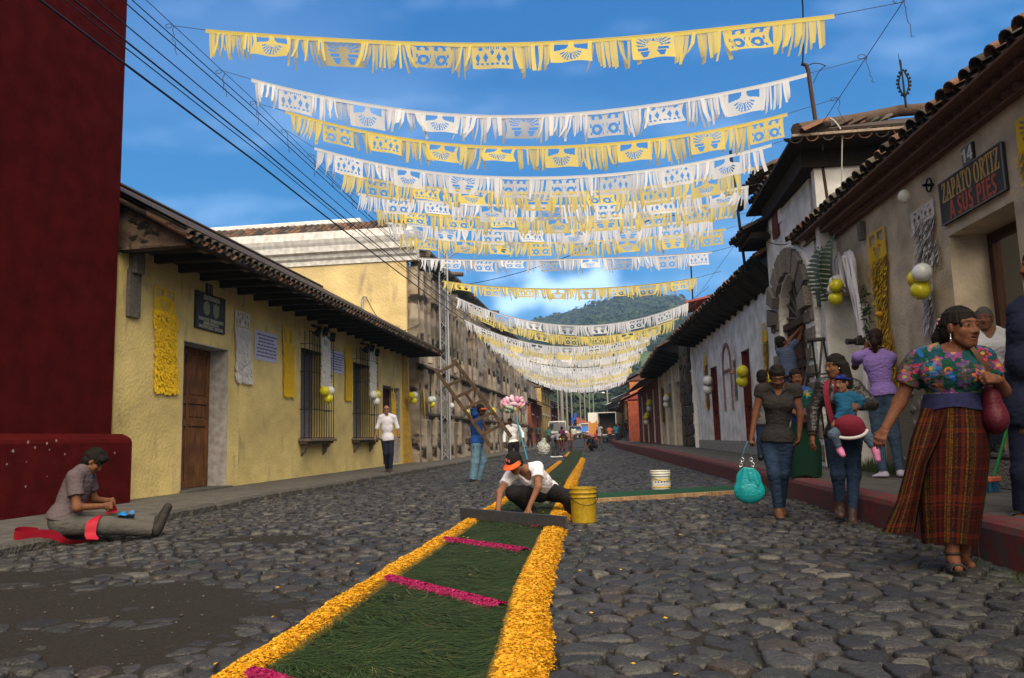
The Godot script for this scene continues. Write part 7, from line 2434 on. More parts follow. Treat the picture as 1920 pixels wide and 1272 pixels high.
	mb.cbox(T(3.385, 0.41, -7.72, Basis(Vector3.UP, 0.7)), Vector3(0.2, 0.05, 0.06), 0.01)
	obj("head", mb, mat("broom_red", lin(0.4, 0.1, 0.06), {"rough": 0.5}), o)
	mb = MB.new()
	for k in 90:
		var q := Vector3(3.385, 0.39, -7.72) + Basis(Vector3.UP, 0.7) * Vector3((R.randf() - 0.5) * 0.19, 0, (R.randf() - 0.5) * 0.05)
		mb.tube([q, q + Vector3(R.randfn(0, 0.015), -0.09, R.randfn(0, 0.015))], 0.0035, -1, 3, false)
	stuff(obj("bristles", mb, mat("broom_blue", lin(0.012, 0.07, 0.16), {"rough": 0.6}), o))
	o = thing("photo_camera", "black camera with a zoom lens raised by the photographer", "camera", Vector3(3.21, 2.03, -10.62), 0.35)
	mb = MB.new()
	mb.cbox(Transform3D(), Vector3(0.14, 0.1, 0.07), 0.015)
	mb.cbox(T(0, 0.06, 0), Vector3(0.05, 0.04, 0.06), 0.01)
	obj("body", mb, bk, o)
	mb = MB.new()
	mb.lathe([Vector2(0.0, 0.0), Vector2(0.035, 0.0), Vector2(0.035, 0.06), Vector2(0.04, 0.065), Vector2(0.04, 0.12), Vector2(0.034, 0.125), Vector2(0.0, 0.12)], 14, Transform3D(Basis(Vector3.BACK, PI / 2), Vector3(-0.06, 0, -0.02)))
	obj("lens", mb, mats["shades"] if mats.has("shades") else bk, o)
	o = thing("candy_floss_stand", "bundle of pink candy floss bags on a blue pole", "candy floss", Vector3(-3.76, 2.1, -28.95))
	mb = MB.new()
	mb.tube([Vector3(0.08, -0.35, 0.0), Vector3(0.47, -1.98, -0.05)], 0.032, -1, 8)
	obj("pole", mb, mat("pole_blue", lin(0.05, 0.27, 0.42), {"rough": 0.4}), o)
	for k in 46:
		mb = MB.new()
		var d := Vector3(R.randfn(0, 1), R.randfn(0, 0.7), R.randfn(0, 1)).normalized()
		var c := Vector3(d.x * 0.42, d.y * 0.26 + 0.06, d.z * 0.3)
		mb.ball(c, Vector3(0.075 + R.randf() * 0.03, 0.12 + R.randf() * 0.04, 0.075), 5, 8, Basis(d, R.randf() * 3.0))
		var low := c.y < 0.0
		obj("candy_bag", mb, mat("floss_%d" % (k % 2 if not low else 2 + k % 3), [lin(0.62, 0.25, 0.42), lin(0.6, 0.42, 0.52), lin(0.3, 0.42, 0.44), lin(0.5, 0.45, 0.2), lin(0.5, 0.3, 0.42)][k % 2 if not low else 2 + k % 3], {"rough": 0.3, "back": 0.4}), o)
	o = thing("stake", "dark wooden stake standing in the carpet edge", "stake", Vector3(-2.35, 0.0, -41.5))
	mb = MB.new()
	mb.tube([Vector3(0.05, 0, 0), Vector3(-0.05, 1.25, 0)], 0.045, 0.04, 6)
	obj("post", mb, lw, o)
	mb = MB.new()
	fl = Field.new(Vector3(-0.45, -0.1, -0.4), Vector3(0.45, 1.0, 0.4), 0.035)
	for q in [[0.0, 0.28, 0.0, 0.27], [-0.1, 0.45, 0.06, 0.2], [0.12, 0.4, -0.05, 0.2], [0.02, 0.66, 0.0, 0.12], [0.06, 0.82, 0.02, 0.06]]: fl.ell(Vector3(q[0], q[1], q[2]), Basis(), Vector3(q[3], q[3] * 1.05, q[3]), 0.03)
	fl.wrinkle(5, 0.05, 0.03)
	fl.net(mb)
	var sack := obj("plastic_sack", mb, mat("sack", lin(0.36, 0.38, 0.36), {"rough": 0.35, "back": 0.4}), null, T(-3.55, 0.0, -38.3))
	tag(sack, "full translucent plastic sack behind the stooping worker", "sack")
	mb = MB.new()
	for k in 2:
		mb.cbox(T(-2.72 + k * 0.36, 0.09, -33.2, Basis(Vector3.UP, 0.15)), Vector3(0.12, 0.03, 0.9), 0.006)
	mb.box(T(-2.54, 0.084, -33.2, Basis(Vector3.UP, 0.15)), Vector3(0.3, 0.012, 0.8))
	tag(obj("stencil_frame", mb, mats["lamp_white"]), "white wooden stencil frame laid at the far left border", "frame")
func fabric(key: String, col: Color, o := {}) -> StandardMaterial3D:
	var q := {"rough": 0.88, "bump": "cloth", "scale": 2.2, "bumps": 0.25, "spec": 0.25}
	q.merge(o, true)
	return mat("cloth_" + key, col, q)
func skin_mat() -> StandardMaterial3D:
	var m := mat("skin", lin(1, 1, 1), {"vc": true, "rough": 0.68, "spec": 0.25, "map": "blotch", "scale": 6.0, "world": false, "bump": "fine", "bumps": 0.25})
	return m
func torso(f: Field, j: Dictionary, X: Vector3, Y: Vector3, Z: Vector3, F: Vector3, w: float, k: float, fem: float, n: float, e: float) -> void:
	var B := Basis(X, Y, Z)
	var pel: Vector3 = j.pel; var neck: Vector3 = j.neck
	var shw: float = j.sa.distance_to(j.sb) * 0.5
	var hw := maxf(j.ha.distance_to(j.hb) * 0.5 + 0.065 * k, 0.125 * k * w)
	f.ell(pel + Y * 0.03 * k, B, Vector3(hw + n, 0.13 * k + n, 0.108 * k * w + n), e)
	f.ell(pel.lerp(neck, 0.42), B, Vector3((0.116 if fem > 0.0 else 0.138) * k * w + n, 0.17 * k, (0.09 if fem > 0.0 else 0.1) * k * w + n), e)
	f.ell(pel.lerp(neck, 0.7), B, Vector3(maxf(shw * 0.82, 0.12 * k) * lerpf(1.0, w, 0.5) + n, 0.155 * k, 0.098 * k * w + n), e)
	var ra := 0.046 * k + n
	f.cap(j.sa, j.sa.lerp(neck, 0.75), ra, ra * 1.05, e * 0.7)
	f.cap(j.sb, j.sb.lerp(neck, 0.75), ra, ra * 1.05, e * 0.7)
	if fem > 0.0:
		for s in [-1.0, 1.0]:
			f.ell(pel.lerp(neck, 0.66) + F * (0.075 * k * w) + X * (s * 0.072 * k * w), B, Vector3(0.066, 0.062, 0.055) * k * fem * lerpf(1.0, w, 0.6) + Vector3.ONE * n * 0.6, e)
func box_of(pts: Array, pad: float) -> AABB:
	var b := AABB(pts[0], Vector3.ZERO)
	for p in pts: b = b.expand(p)
	return b.grow(pad)
func hand(mb: MB, wr: Vector3, dir: Vector3, palm: Vector3, k: float, curl: float, thumb: float, cell: float) -> void:
	var D := dir.normalized()
	var N := (palm - D * palm.dot(D)).normalized()
	var S := D.cross(N).normalized()
	var f := Field.new(wr - Vector3.ONE * 0.2 * k, wr + Vector3.ONE * 0.2 * k, cell)
	f.cap(wr - D * 0.02 * k, wr + D * 0.03 * k, 0.024 * k, 0.022 * k, 0.005)
	var L := [0.066, 0.074, 0.070, 0.054]
	for i in 4:
		var o := (i - 1.5) * 0.0195 * k * thumb * -1.0
		var kn := wr + D * (0.086 - absf(i - 1.2) * 0.004) * k + S * o
		f.cap(wr + D * 0.012 * k + S * o * 0.6, kn, 0.0135 * k, 0.0115 * k, 0.005)
		var a := curl * (1.0 + 0.12 * i)
		var d1 := (D * cos(a) + N * sin(a) + S * o * 1.2).normalized()
		var d2 := (D * cos(a * 2.1) + N * sin(a * 2.1)).normalized()
		var m: Vector3 = kn + d1 * L[i] * 0.52 * k
		f.cap(kn, m, 0.0095 * k, 0.0085 * k, 0.003)
		f.cap(m, m + d2 * L[i] * 0.5 * k, 0.0085 * k, 0.007 * k, 0.003)
	var tb := wr + D * 0.022 * k + S * 0.018 * k * thumb
	var t1 := tb + (D * 0.62 + S * 0.62 * thumb + N * 0.35).normalized() * 0.045 * k
	f.cap(tb, t1, 0.0135 * k, 0.0105 * k, 0.004)
	f.cap(t1, t1 + (D * 0.85 + S * 0.15 * thumb + N * (0.3 + curl * 0.5)).normalized() * 0.032 * k, 0.0105 * k, 0.008 * k, 0.003)
	f.net(mb)
func head_shape(mb: MB, c: Vector3, B: Basis, s: float, cell: float, skin: Color, age: float) -> void:
	var e := 0.012 * s
	var f := Field.new(c - Vector3.ONE * 0.165 * s, c + Vector3.ONE * 0.165 * s, cell)
	var at := func(x: float, y: float, z: float) -> Vector3: return c + B * (Vector3(x, y, z) * s)
	f.ell(at.call(0, 0.03, -0.014), B, Vector3(0.070, 0.078, 0.086) * s, e)
	f.ell(at.call(0, -0.04, 0.022), B, Vector3(0.052, 0.066, 0.060) * s, e)
	f.cap(at.call(-0.01, -0.092, 0.052), at.call(0.01, -0.092, 0.052), 0.018 * s, 0.018 * s, e)
	for q in [-1.0, 1.0]:
		f.ell(at.call(q * 0.036, -0.03, 0.054), B, Vector3(0.022, 0.024, 0.02) * s, e)
		f.cap(at.call(q * 0.01, 0.027, 0.073), at.call(q * 0.046, 0.026, 0.058), 0.008 * s, 0.008 * s, e * 0.6)
		f.cap(at.call(q * 0.046, -0.065, 0.02), at.call(q * 0.018, -0.092, 0.05), 0.016 * s, 0.014 * s, e)
		f.ell(at.call(q * 0.031, 0.006, 0.096), B, Vector3(0.015, 0.010, 0.019) * s, 0.005 * s, true)
		f.ell(at.call(q * 0.030, 0.005, 0.067), B, Vector3(0.0135, 0.0115, 0.0125) * s, 0.003 * s)
		f.ell(at.call(q * 0.071, -0.004, -0.008), B * Basis(Vector3.UP, q * 0.35), Vector3(0.009, 0.03, 0.019) * s, 0.004 * s)
		f.ell(at.call(q * 0.012, -0.034, 0.083), B, Vector3(0.009, 0.007, 0.01) * s, 0.005 * s)
	f.cap(at.call(0, 0.014, 0.076), at.call(0, -0.028, 0.096), 0.0065 * s, 0.0105 * s, 0.006 * s)
	f.cap(at.call(-0.017, -0.058, 0.074), at.call(0.017, -0.058, 0.074), 0.0075 * s, 0.0075 * s, 0.004 * s)
	f.cap(at.call(-0.015, -0.070, 0.072), at.call(0.015, -0.070, 0.072), 0.0085 * s, 0.0085 * s, 0.004 * s)
	f.cap(at.call(-0.022, -0.0635, 0.086), at.call(0.022, -0.0635, 0.086), 0.0022 * s, 0.0022 * s, 0.002 * s, false, true)
	var Bt := B.transposed()
	var paint := func(P: Vector3) -> Color:
		var p: Vector3 = Bt * (P - c) / s
		var q := Vector2(absf(p.x), p.y)
		var col := skin
		if p.z > 0.045:
			var ex := (q.x - 0.030) / 0.0125; var ey := (q.y - 0.0045) / 0.0062
			var r := ex * ex + ey * ey
			if r < 1.0:
				col = skin.lerp(lin(0.16, 0.14, 0.13), 0.7)
				if Vector2(q.x - 0.030, (q.y - 0.005)).length() < 0.0072: col = lin(0.012, 0.008, 0.006)
			elif r < 1.45 and q.y > 0.006: col = skin * 0.4
			var bx := (q.x - 0.031) / 0.021; var by := (q.y - 0.0285 + 0.004 * bx * bx) / 0.0048
			if bx * bx + by * by < 1.0: col = skin.lerp(lin(0.012, 0.009, 0.008), 0.7)
			if absf(p.y + 0.0635) < 0.0135 and q.x < 0.026 - absf(p.y + 0.0635) * 0.6: col = skin.lerp(lin(0.16, 0.03, 0.028), 0.55)
			if absf(p.y + 0.0635) < 0.0028 and q.x < 0.023: col = skin * 0.3
			if absf(p.y + 0.042) < 0.004 and q.x < 0.013 and q.x > 0.004: col = skin * 0.5
		return col
	f.net(mb, paint)
func hair_shape(c: Vector3, B: Basis, s: float, kind: String, cell: float, nape: Vector3) -> MB:
	var low := 0.45 if kind == "long" else (0.3 if kind == "pony" else 0.2)
	var f := Field.new(c - Vector3(0.22, low, 0.22) * s, c + Vector3.ONE * 0.19 * s, cell)
	var at := func(x: float, y: float, z: float) -> Vector3: return c + B * (Vector3(x, y, z) * s)
	var e := 0.008 * s
	var big := 0.008 if kind == "thick" else 0.0
	f.ell(at.call(0, 0.036, -0.016), B, Vector3(0.074 + big, 0.081 + big, 0.091 + big) * s, e)
	f.ell(at.call(0, -0.03, -0.045), B, Vector3(0.072 + big, 0.07, 0.06) * s, e)
	if kind == "thick":
		for q in [[-0.05, 0.07, 0.05], [0.0, 0.085, 0.06], [0.05, 0.07, 0.05], [0.03, 0.1, 0.0], [-0.04, 0.1, -0.02]]:
			f.ell(at.call(q[0], q[1], q[2]), B, Vector3(0.035, 0.03, 0.035) * s, e)
	if cell < 0.02:
		var R := RandomNumberGenerator.new()
		R.seed = 7
		for q in 34:
			var a := TAU * q / 34.0 + R.randf() * 0.1
			var e1 := 1.15 + R.randf() * 0.25
			var l1 := -0.15 - 0.3 * R.randf()
			var p0: Vector3 = at.call((0.0725 + big) * cos(a) * cos(e1), 0.036 + (0.081 + big) * sin(e1), -0.016 - (0.089 + big) * sin(a) * cos(e1))
			var p1: Vector3 = at.call((0.0735 + big) * cos(a + 0.15) * cos(0.5), 0.036 + (0.086 + big) * sin(0.5), -0.016 - (0.0905 + big) * sin(a + 0.15) * cos(0.5))
			var p2: Vector3 = at.call((0.079 + big) * cos(a + 0.2), 0.036 + (0.086 + big) * sin(l1), -0.016 - (0.095 + big) * sin(a + 0.2))
			f.cap(p0, p1, 0.005 * s, 0.006 * s, 0.003)
			f.cap(p1, p2, 0.006 * s, (0.004 + 0.005 * R.randf()) * s, 0.003)
	f.ell(at.call(0, -0.052, 0.084), B, Vector3(0.063, 0.098, 0.072) * s, 0.004 * s, true)
	f.ell(at.call(0, -0.105, 0.03), B, Vector3(0.09, 0.06, 0.08) * s, 0.004 * s, true)
	for q in [-1.0, 1.0]:
		if kind in ["short", "pony", "tied", "thick", "grey"]:
			f.ell(at.call(q * 0.08, -0.012, 0.005), B, Vector3(0.02, 0.034, 0.024) * s, 0.004 * s, true)
	if kind == "short":
		f.ell(at.call(0, -0.12, -0.06), B, Vector3(0.1, 0.05, 0.07) * s, 0.004 * s, true)
	if kind == "pony":
		f.ell(at.call(0, 0.03, -0.118), B, Vector3(0.035, 0.03, 0.025) * s, e)
		f.cap(at.call(0, 0.02, -0.125), at.call(0, -0.05, -0.145), 0.022 * s, 0.04 * s, e)
		f.cap(at.call(0, -0.05, -0.145), at.call(0, -0.17, -0.12), 0.04 * s, 0.02 * s, e)
	if kind == "tied":
		f.ell(at.call(0, -0.02, -0.11), B, Vector3(0.035, 0.035, 0.03) * s, e)
	if kind == "long":
		for q in [[-0.075, 0.0], [0.075, 0.0], [0.0, -0.07], [-0.05, -0.06], [0.05, -0.06], [0.085, -0.03]]:
			f.cap(at.call(q[0], 0.0, q[1] - 0.02), nape + B * Vector3(q[0] * 1.1, -0.03, q[1] - 0.03) * s, 0.03 * s, 0.036 * s, e)
			f.cap(nape + B * Vector3(q[0] * 1.1, -0.03, q[1] - 0.03) * s, nape + B * Vector3(q[0] * 1.3, -0.14, q[1] - 0.01) * s, 0.036 * s, 0.014 * s, e)
	if kind == "braid":
		f.cap(at.call(0, -0.06, -0.09), nape + B * Vector3(0, -0.05, -0.08) * s, 0.03 * s, 0.03 * s, e)
		f.cap(nape + B * Vector3(0, -0.05, -0.08) * s, nape + B * Vector3(0.02, -0.3, -0.1) * s, 0.03 * s, 0.014 * s, e)
	var mb := MB.new()
	f.net(mb)
	if cell < 0.02:
		var R := RandomNumberGenerator.new()
		R.seed = 21
		for q in 120:
			var a := TAU * R.randf()
			var lift := 0.001 + 0.006 * R.randf() * R.randf()
			var da := R.randfn(0, 0.25)
			var pts := []
			for i in 6:
				var el := lerpf(1.3, -0.25 - 0.25 * R.randf(), i / 5.0)
				var aa := a + da * i / 5.0
				var p := Vector3((0.076 + big + lift) * cos(aa) * cos(el), 0.036 + (0.083 + big + lift) * sin(el), -0.016 - (0.093 + big + lift) * sin(aa) * cos(el))
				if p.z > 0.035 and p.y < 0.07: break
				pts.append(at.call(p.x, p.y, p.z))
			if pts.size() > 2: mb.tube(pts, 0.0016 * s, 0.0008 * s, 3, false)
	return mb
func cap_hat(root: Node3D, c: Vector3, B: Basis, s: float, crown: Color, brim: Color, badge: bool) -> void:
	var o := Node3D.new()
	o.name = "cap"
	root.add_child(o, true)
	var mb := MB.new()
	var rows := []
	for i in 7:
		var a := PI / 2 * i / 6.0
		var ring := []
		for j in 20:
			var t := TAU * j / 20
			ring.append(c + B * (Vector3(0.086 * cos(a) * cos(t), 0.035 + 0.092 * sin(a), -0.016 - 0.1 * cos(a) * sin(t)) * s))
		rows.append(ring)
	mb.grid(rows, true)
	obj("crown", mb, fabric("cap_%d" % int(crown.r * 999), crown, {"bumps": 0.3}), o)
	mb = MB.new()
	rows = []
	for i in 5:
		var row := []
		for j in 13:
			var t := PI * (0.12 + 0.76 * j / 12.0)
			var r := 0.088 + 0.068 * (i / 4.0) * sin(t)
			row.append(c + B * (Vector3(r * cos(t), 0.037 - 0.016 * (i / 4.0) - 0.014 * absf(cos(t)) * i / 4.0, -0.016 + (r + 0.012) * sin(t)) * s))
		row.reverse()
		rows.append(row)
	mb.grid(rows)
	var under := []
	for r in rows:
		var q := []
		for p in r: q.append(p - B * Vector3(0, 0.006, 0) * s)
		q.reverse()
		under.append(q)
	mb.grid(under)
	obj("brim", mb, fabric("brim_%d" % int(brim.r * 999), brim, {"bumps": 0.2}), o)
	if badge:
		mb = MB.new()
		for q in [[-0.018, 0.012, 0.018, 0.035], [0.012, -0.004, 0.02, 0.03]]:
			mb.cbox(Transform3D(B * Basis(Vector3.RIGHT, -0.5), c + B * (Vector3(q[0], 0.085 + q[1], 0.073 - q[1] * 0.4) * s)), Vector3(q[2], q[3], 0.006) * s, 0.002 * s)
		obj("badge", mb, mat("badge", lin(0.5, 0.12, 0.12), {"rough": 0.8}), o)
func figure(d: Dictionary) -> Node3D:
	var j: Dictionary = d.j
	var w: float = d.w; var k: float = d.k; var res: float = d.res
	var wear: Dictionary = d.wear if d.has("wear") else outfit(d.kind)
	var root := thing("person", d.label, "person", d.at, d.yaw, d.get("group", ""))
	var fem: float = d.get("female", 0.0)
	var Y: Vector3 = (j.neck - j.pel).normalized()
	var X: Vector3 = (j.sb - j.sa).normalized()
	var Z := X.cross(Y).normalized()
	X = Y.cross(Z).normalized()
	var F := -Z if d.get("back", false) else Z
	if d.has("front"): F = d.front
	var skin: Color = wear.get("skin", lin(0.155, 0.068, 0.038))
	var hs: float = d.get("hs", 1.0)
	var look: Vector3 = d.get("look", Vector3.ZERO)
	var HB := Basis(Vector3.UP, look.x) * Basis(Vector3.RIGHT, -look.y) * Basis(Vector3.BACK, look.z)
	var hc: Vector3 = j.head
	var far := res > 0.02
	var lw := lerpf(1.0, w, 0.75)
	var ua := 0.043 * k * lw
	var fa := 0.035 * k * lw
	var wa := 0.026 * k * lw
	var th := 0.08 * k * lw
	var kn := 0.056 * k * lw
	var an := 0.037 * k
	var pts := [j.pel, j.neck, j.head, j.sa, j.sb, j.ea, j.eb, j.wa, j.wb, j.ha, j.hb, j.ka, j.kb, j.fa, j.fb, j.ta, j.tb]
	var mb := MB.new()
	mb.col = skin
	var bb := box_of(pts, 0.16 * k)
	var f := Field.new(bb.position, bb.end, res * (1.0 if far else 1.2))
	torso(f, j, X, Y, Z, F, w, k, fem, 0.0, 0.018)
	f.cap(j.neck - Y * 0.03 * k, hc - HB.y * 0.06 * hs - HB.z * 0.012, 0.052 * k, 0.048 * hs, 0.012)
	for s in ["a", "b"]:
		f.cap(j["s" + s], j["e" + s], ua, fa * 1.06, 0.012)
		f.cap(j["e" + s], j["w" + s], fa, wa, 0.01)
		f.cap(j["h" + s], j["k" + s], th, kn, 0.016)
		f.cap(j["k" + s], j["f" + s], kn, an, 0.012)
		var dn: Vector3 = (j["f" + s] - j["k" + s]).normalized()
		f.cap(j["f" + s] + dn * 0.025 * k, j["t" + s] - (j["t" + s] - j["f" + s]).normalized() * 0.02, 0.036 * k, 0.026 * k, 0.01)
		if far:
			f.cap(j["w" + s], j["w" + s] + (j["w" + s] - j["e" + s]).normalized() * 0.1, 0.03, 0.024, 0.01)
	if far:
		f.ell(hc, HB, Vector3(0.075, 0.105, 0.09) * hs, 0.01)
	f.net(mb)
	if not far:
		head_shape(mb, hc, HB, hs, 0.0052 if res < 0.013 else 0.0075, skin, 0.0)
		mb.col = skin
		var side := -1.0 if d.get("back", false) else 1.0
		for s in ["a", "b"]:
			var dir: Vector3 = j["w" + s] - j["e" + s]
			var sx := -1.0 if s == "a" else 1.0
			var palm: Vector3 = d.get("palm_" + s, X * -sx)
			hand(mb, j["w" + s], d.get("dir_" + s, dir), palm, 0.92 * k * (1.12 if k < 0.7 else 1.0), d.get("curl_" + s, 0.35), d.get("thumb_" + s, sx * side), 0.0042 if res < 0.013 else 0.006)
	obj("body", mb, skin_mat(), root)
	if wear.has("top"):
		var lo: float = wear.get("loose", 0.014)
		var sl: float = wear.get("sleeve", 0.55)
		var hem: float = wear.get("hem", -0.08) * k
		var tp := [j.pel + Y * minf(hem, 0.0), j.neck, j.sa, j.sb, j.ea, j.eb]
		if sl > 1.0: tp.append_array([j.wa, j.wb])
		bb = box_of(tp, 0.2 * k * lw)
		f = Field.new(bb.position, bb.end, res)
		torso(f, j, X, Y, Z, F, w, k, fem, lo, 0.02)
		if hem < 0.05:
			var hw := maxf(j.ha.distance_to(j.hb) * 0.5 + 0.07 * k, 0.125 * k * w)
			f.ell(j.pel + Y * (hem * 0.7), Basis(X, Y, Z), Vector3(hw + lo * 1.2, 0.12 * k + absf(hem) * 0.7, 0.115 * k * w + lo * 1.2), 0.02)
		for s in ["a", "b"]:
			var a: Vector3 = j["s" + s]; var b: Vector3 = j["e" + s]; var c: Vector3 = j["w" + s]
			if sl <= 1.0:
				f.cap(a, a.lerp(b, sl), ua + lo * 1.1, ua + lo * 1.5, 0.01, true)
			else:
				f.cap(a, b, ua + lo, fa + lo * 1.2, 0.012)
				f.cap(b, b.lerp(c, sl - 1.0), fa + lo * 1.1, wa + lo * 1.2, 0.01, true)
		f.clip(j.pel + Y * hem, -Y, 0.004)
		f.cap(j.neck - Y * 0.01, hc, wear.get("collar", 0.064) * k, 0.07 * k, 0.005, false, true)
		if wear.get("vneck", false):
			f.cap(j.neck + F * 0.07 * k, j.neck - Y * 0.13 * k + F * 0.15 * k * w, 0.058 * k, 0.016 * k, 0.005, false, true)
		if not far: f.wrinkle(d.label.length(), wear.get("fold", 0.0035), 0.02)
		mb = MB.new()
		f.net(mb)
		obj(wear.get("top_name", "shirt"), mb, wear.top, root)
	if wear.has("legs"):
		var lo: float = wear.get("leg_loose", 0.014)
		bb = box_of([j.pel, j.ha, j.hb, j.ka, j.kb, j.fa, j.fb], 0.17 * k)
		f = Field.new(bb.position, bb.end, res)
		var B := Basis(X, Y, Z)
		var hw := maxf(j.ha.distance_to(j.hb) * 0.5 + 0.065 * k, 0.125 * k * w)
		f.ell(j.pel + Y * 0.02 * k, B, Vector3(hw + 0.008, 0.15 * k, 0.112 * k * w + 0.008), 0.018)
		var ll: float = wear.get("leg_len", 0.96)
		for s in ["a", "b"]:
			f.cap(j["h" + s], j["k" + s], th + lo, kn + lo * 1.05, 0.016)
			f.cap(j["k" + s], j["k" + s].lerp(j["f" + s], ll), kn + lo, maxf(an + lo * 1.3, wear.get("cuff", 0.0)), 0.012, true)
		if (j.ka - j.pel).dot(Y) < -0.2 * k and (j.kb - j.pel).dot(Y) < -0.2 * k: f.clip(j.pel + Y * 0.115 * k, Y, 0.004)
		if not far: f.wrinkle(d.label.length() + 3, wear.get("fold", 0.003), 0.016)
		mb = MB.new()
		f.net(mb)
		obj(wear.get("legs_name", "trousers"), mb, wear.legs, root)
	if wear.has("shoes"):
		for s in ["a", "b"]:
			var a: Vector3 = j["f" + s]; var t: Vector3 = j["t" + s]
			var dn: Vector3 = (a - j["k" + s]).normalized()
			var heel := a + dn * 0.04 * k - (t - a).normalized() * 0.025 * k
			bb = box_of([a - dn * wear.get("boot", 0.0), t, heel], 0.09 * k)
			f = Field.new(bb.position, bb.end, minf(res, 0.011) if not far else res)
			f.cap(heel, t, 0.040 * k, 0.036 * k, 0.012)
			f.cap(a.lerp(t, 0.3) + dn * 0.02 * k, t, 0.044 * k, 0.033 * k, 0.012)
			f.cap(a - dn * wear.get("boot", 0.02), a + dn * 0.03, 0.046 * k, 0.042 * k, 0.012)
			if not d.has("front"): f.clip(d.get("sole", Vector3(0, 0.004, 0)) if (t.y - a.y) < 0.02 else t + dn * 0.05, Vector3(0, -1, 0) if (t.y - a.y) < 0.02 else dn, 0.004)
			mb = MB.new()
			f.net(mb)
			if mb.ix.size() > 0: obj(wear.get("shoe_name", "shoe"), mb, wear.shoes, root)
	if wear.has("hair"):
		var hm := mat("hair_%s" % wear.get("hair_key", "black"), wear.get("hair_col", lin(0.0095, 0.0075, 0.007)), {"rough": 0.75, "bump": "hair", "scale": 3.0, "bumps": 0.8, "spec": 0.25, "world": false})
		var hb := hair_shape(hc, HB, hs, wear.hair, 0.0062 if res < 0.013 else (0.009 if not far else 0.025), j.neck)
		if hb.ix.size() > 0: obj("hair", hb, hm, root)
	if wear.has("cap"):
		cap_hat(root, hc, HB, hs, wear.cap[0], wear.cap[1], wear.cap[2])
	extras(root, d, j, X, Y, Z, F, HB, k, hs)
	return root
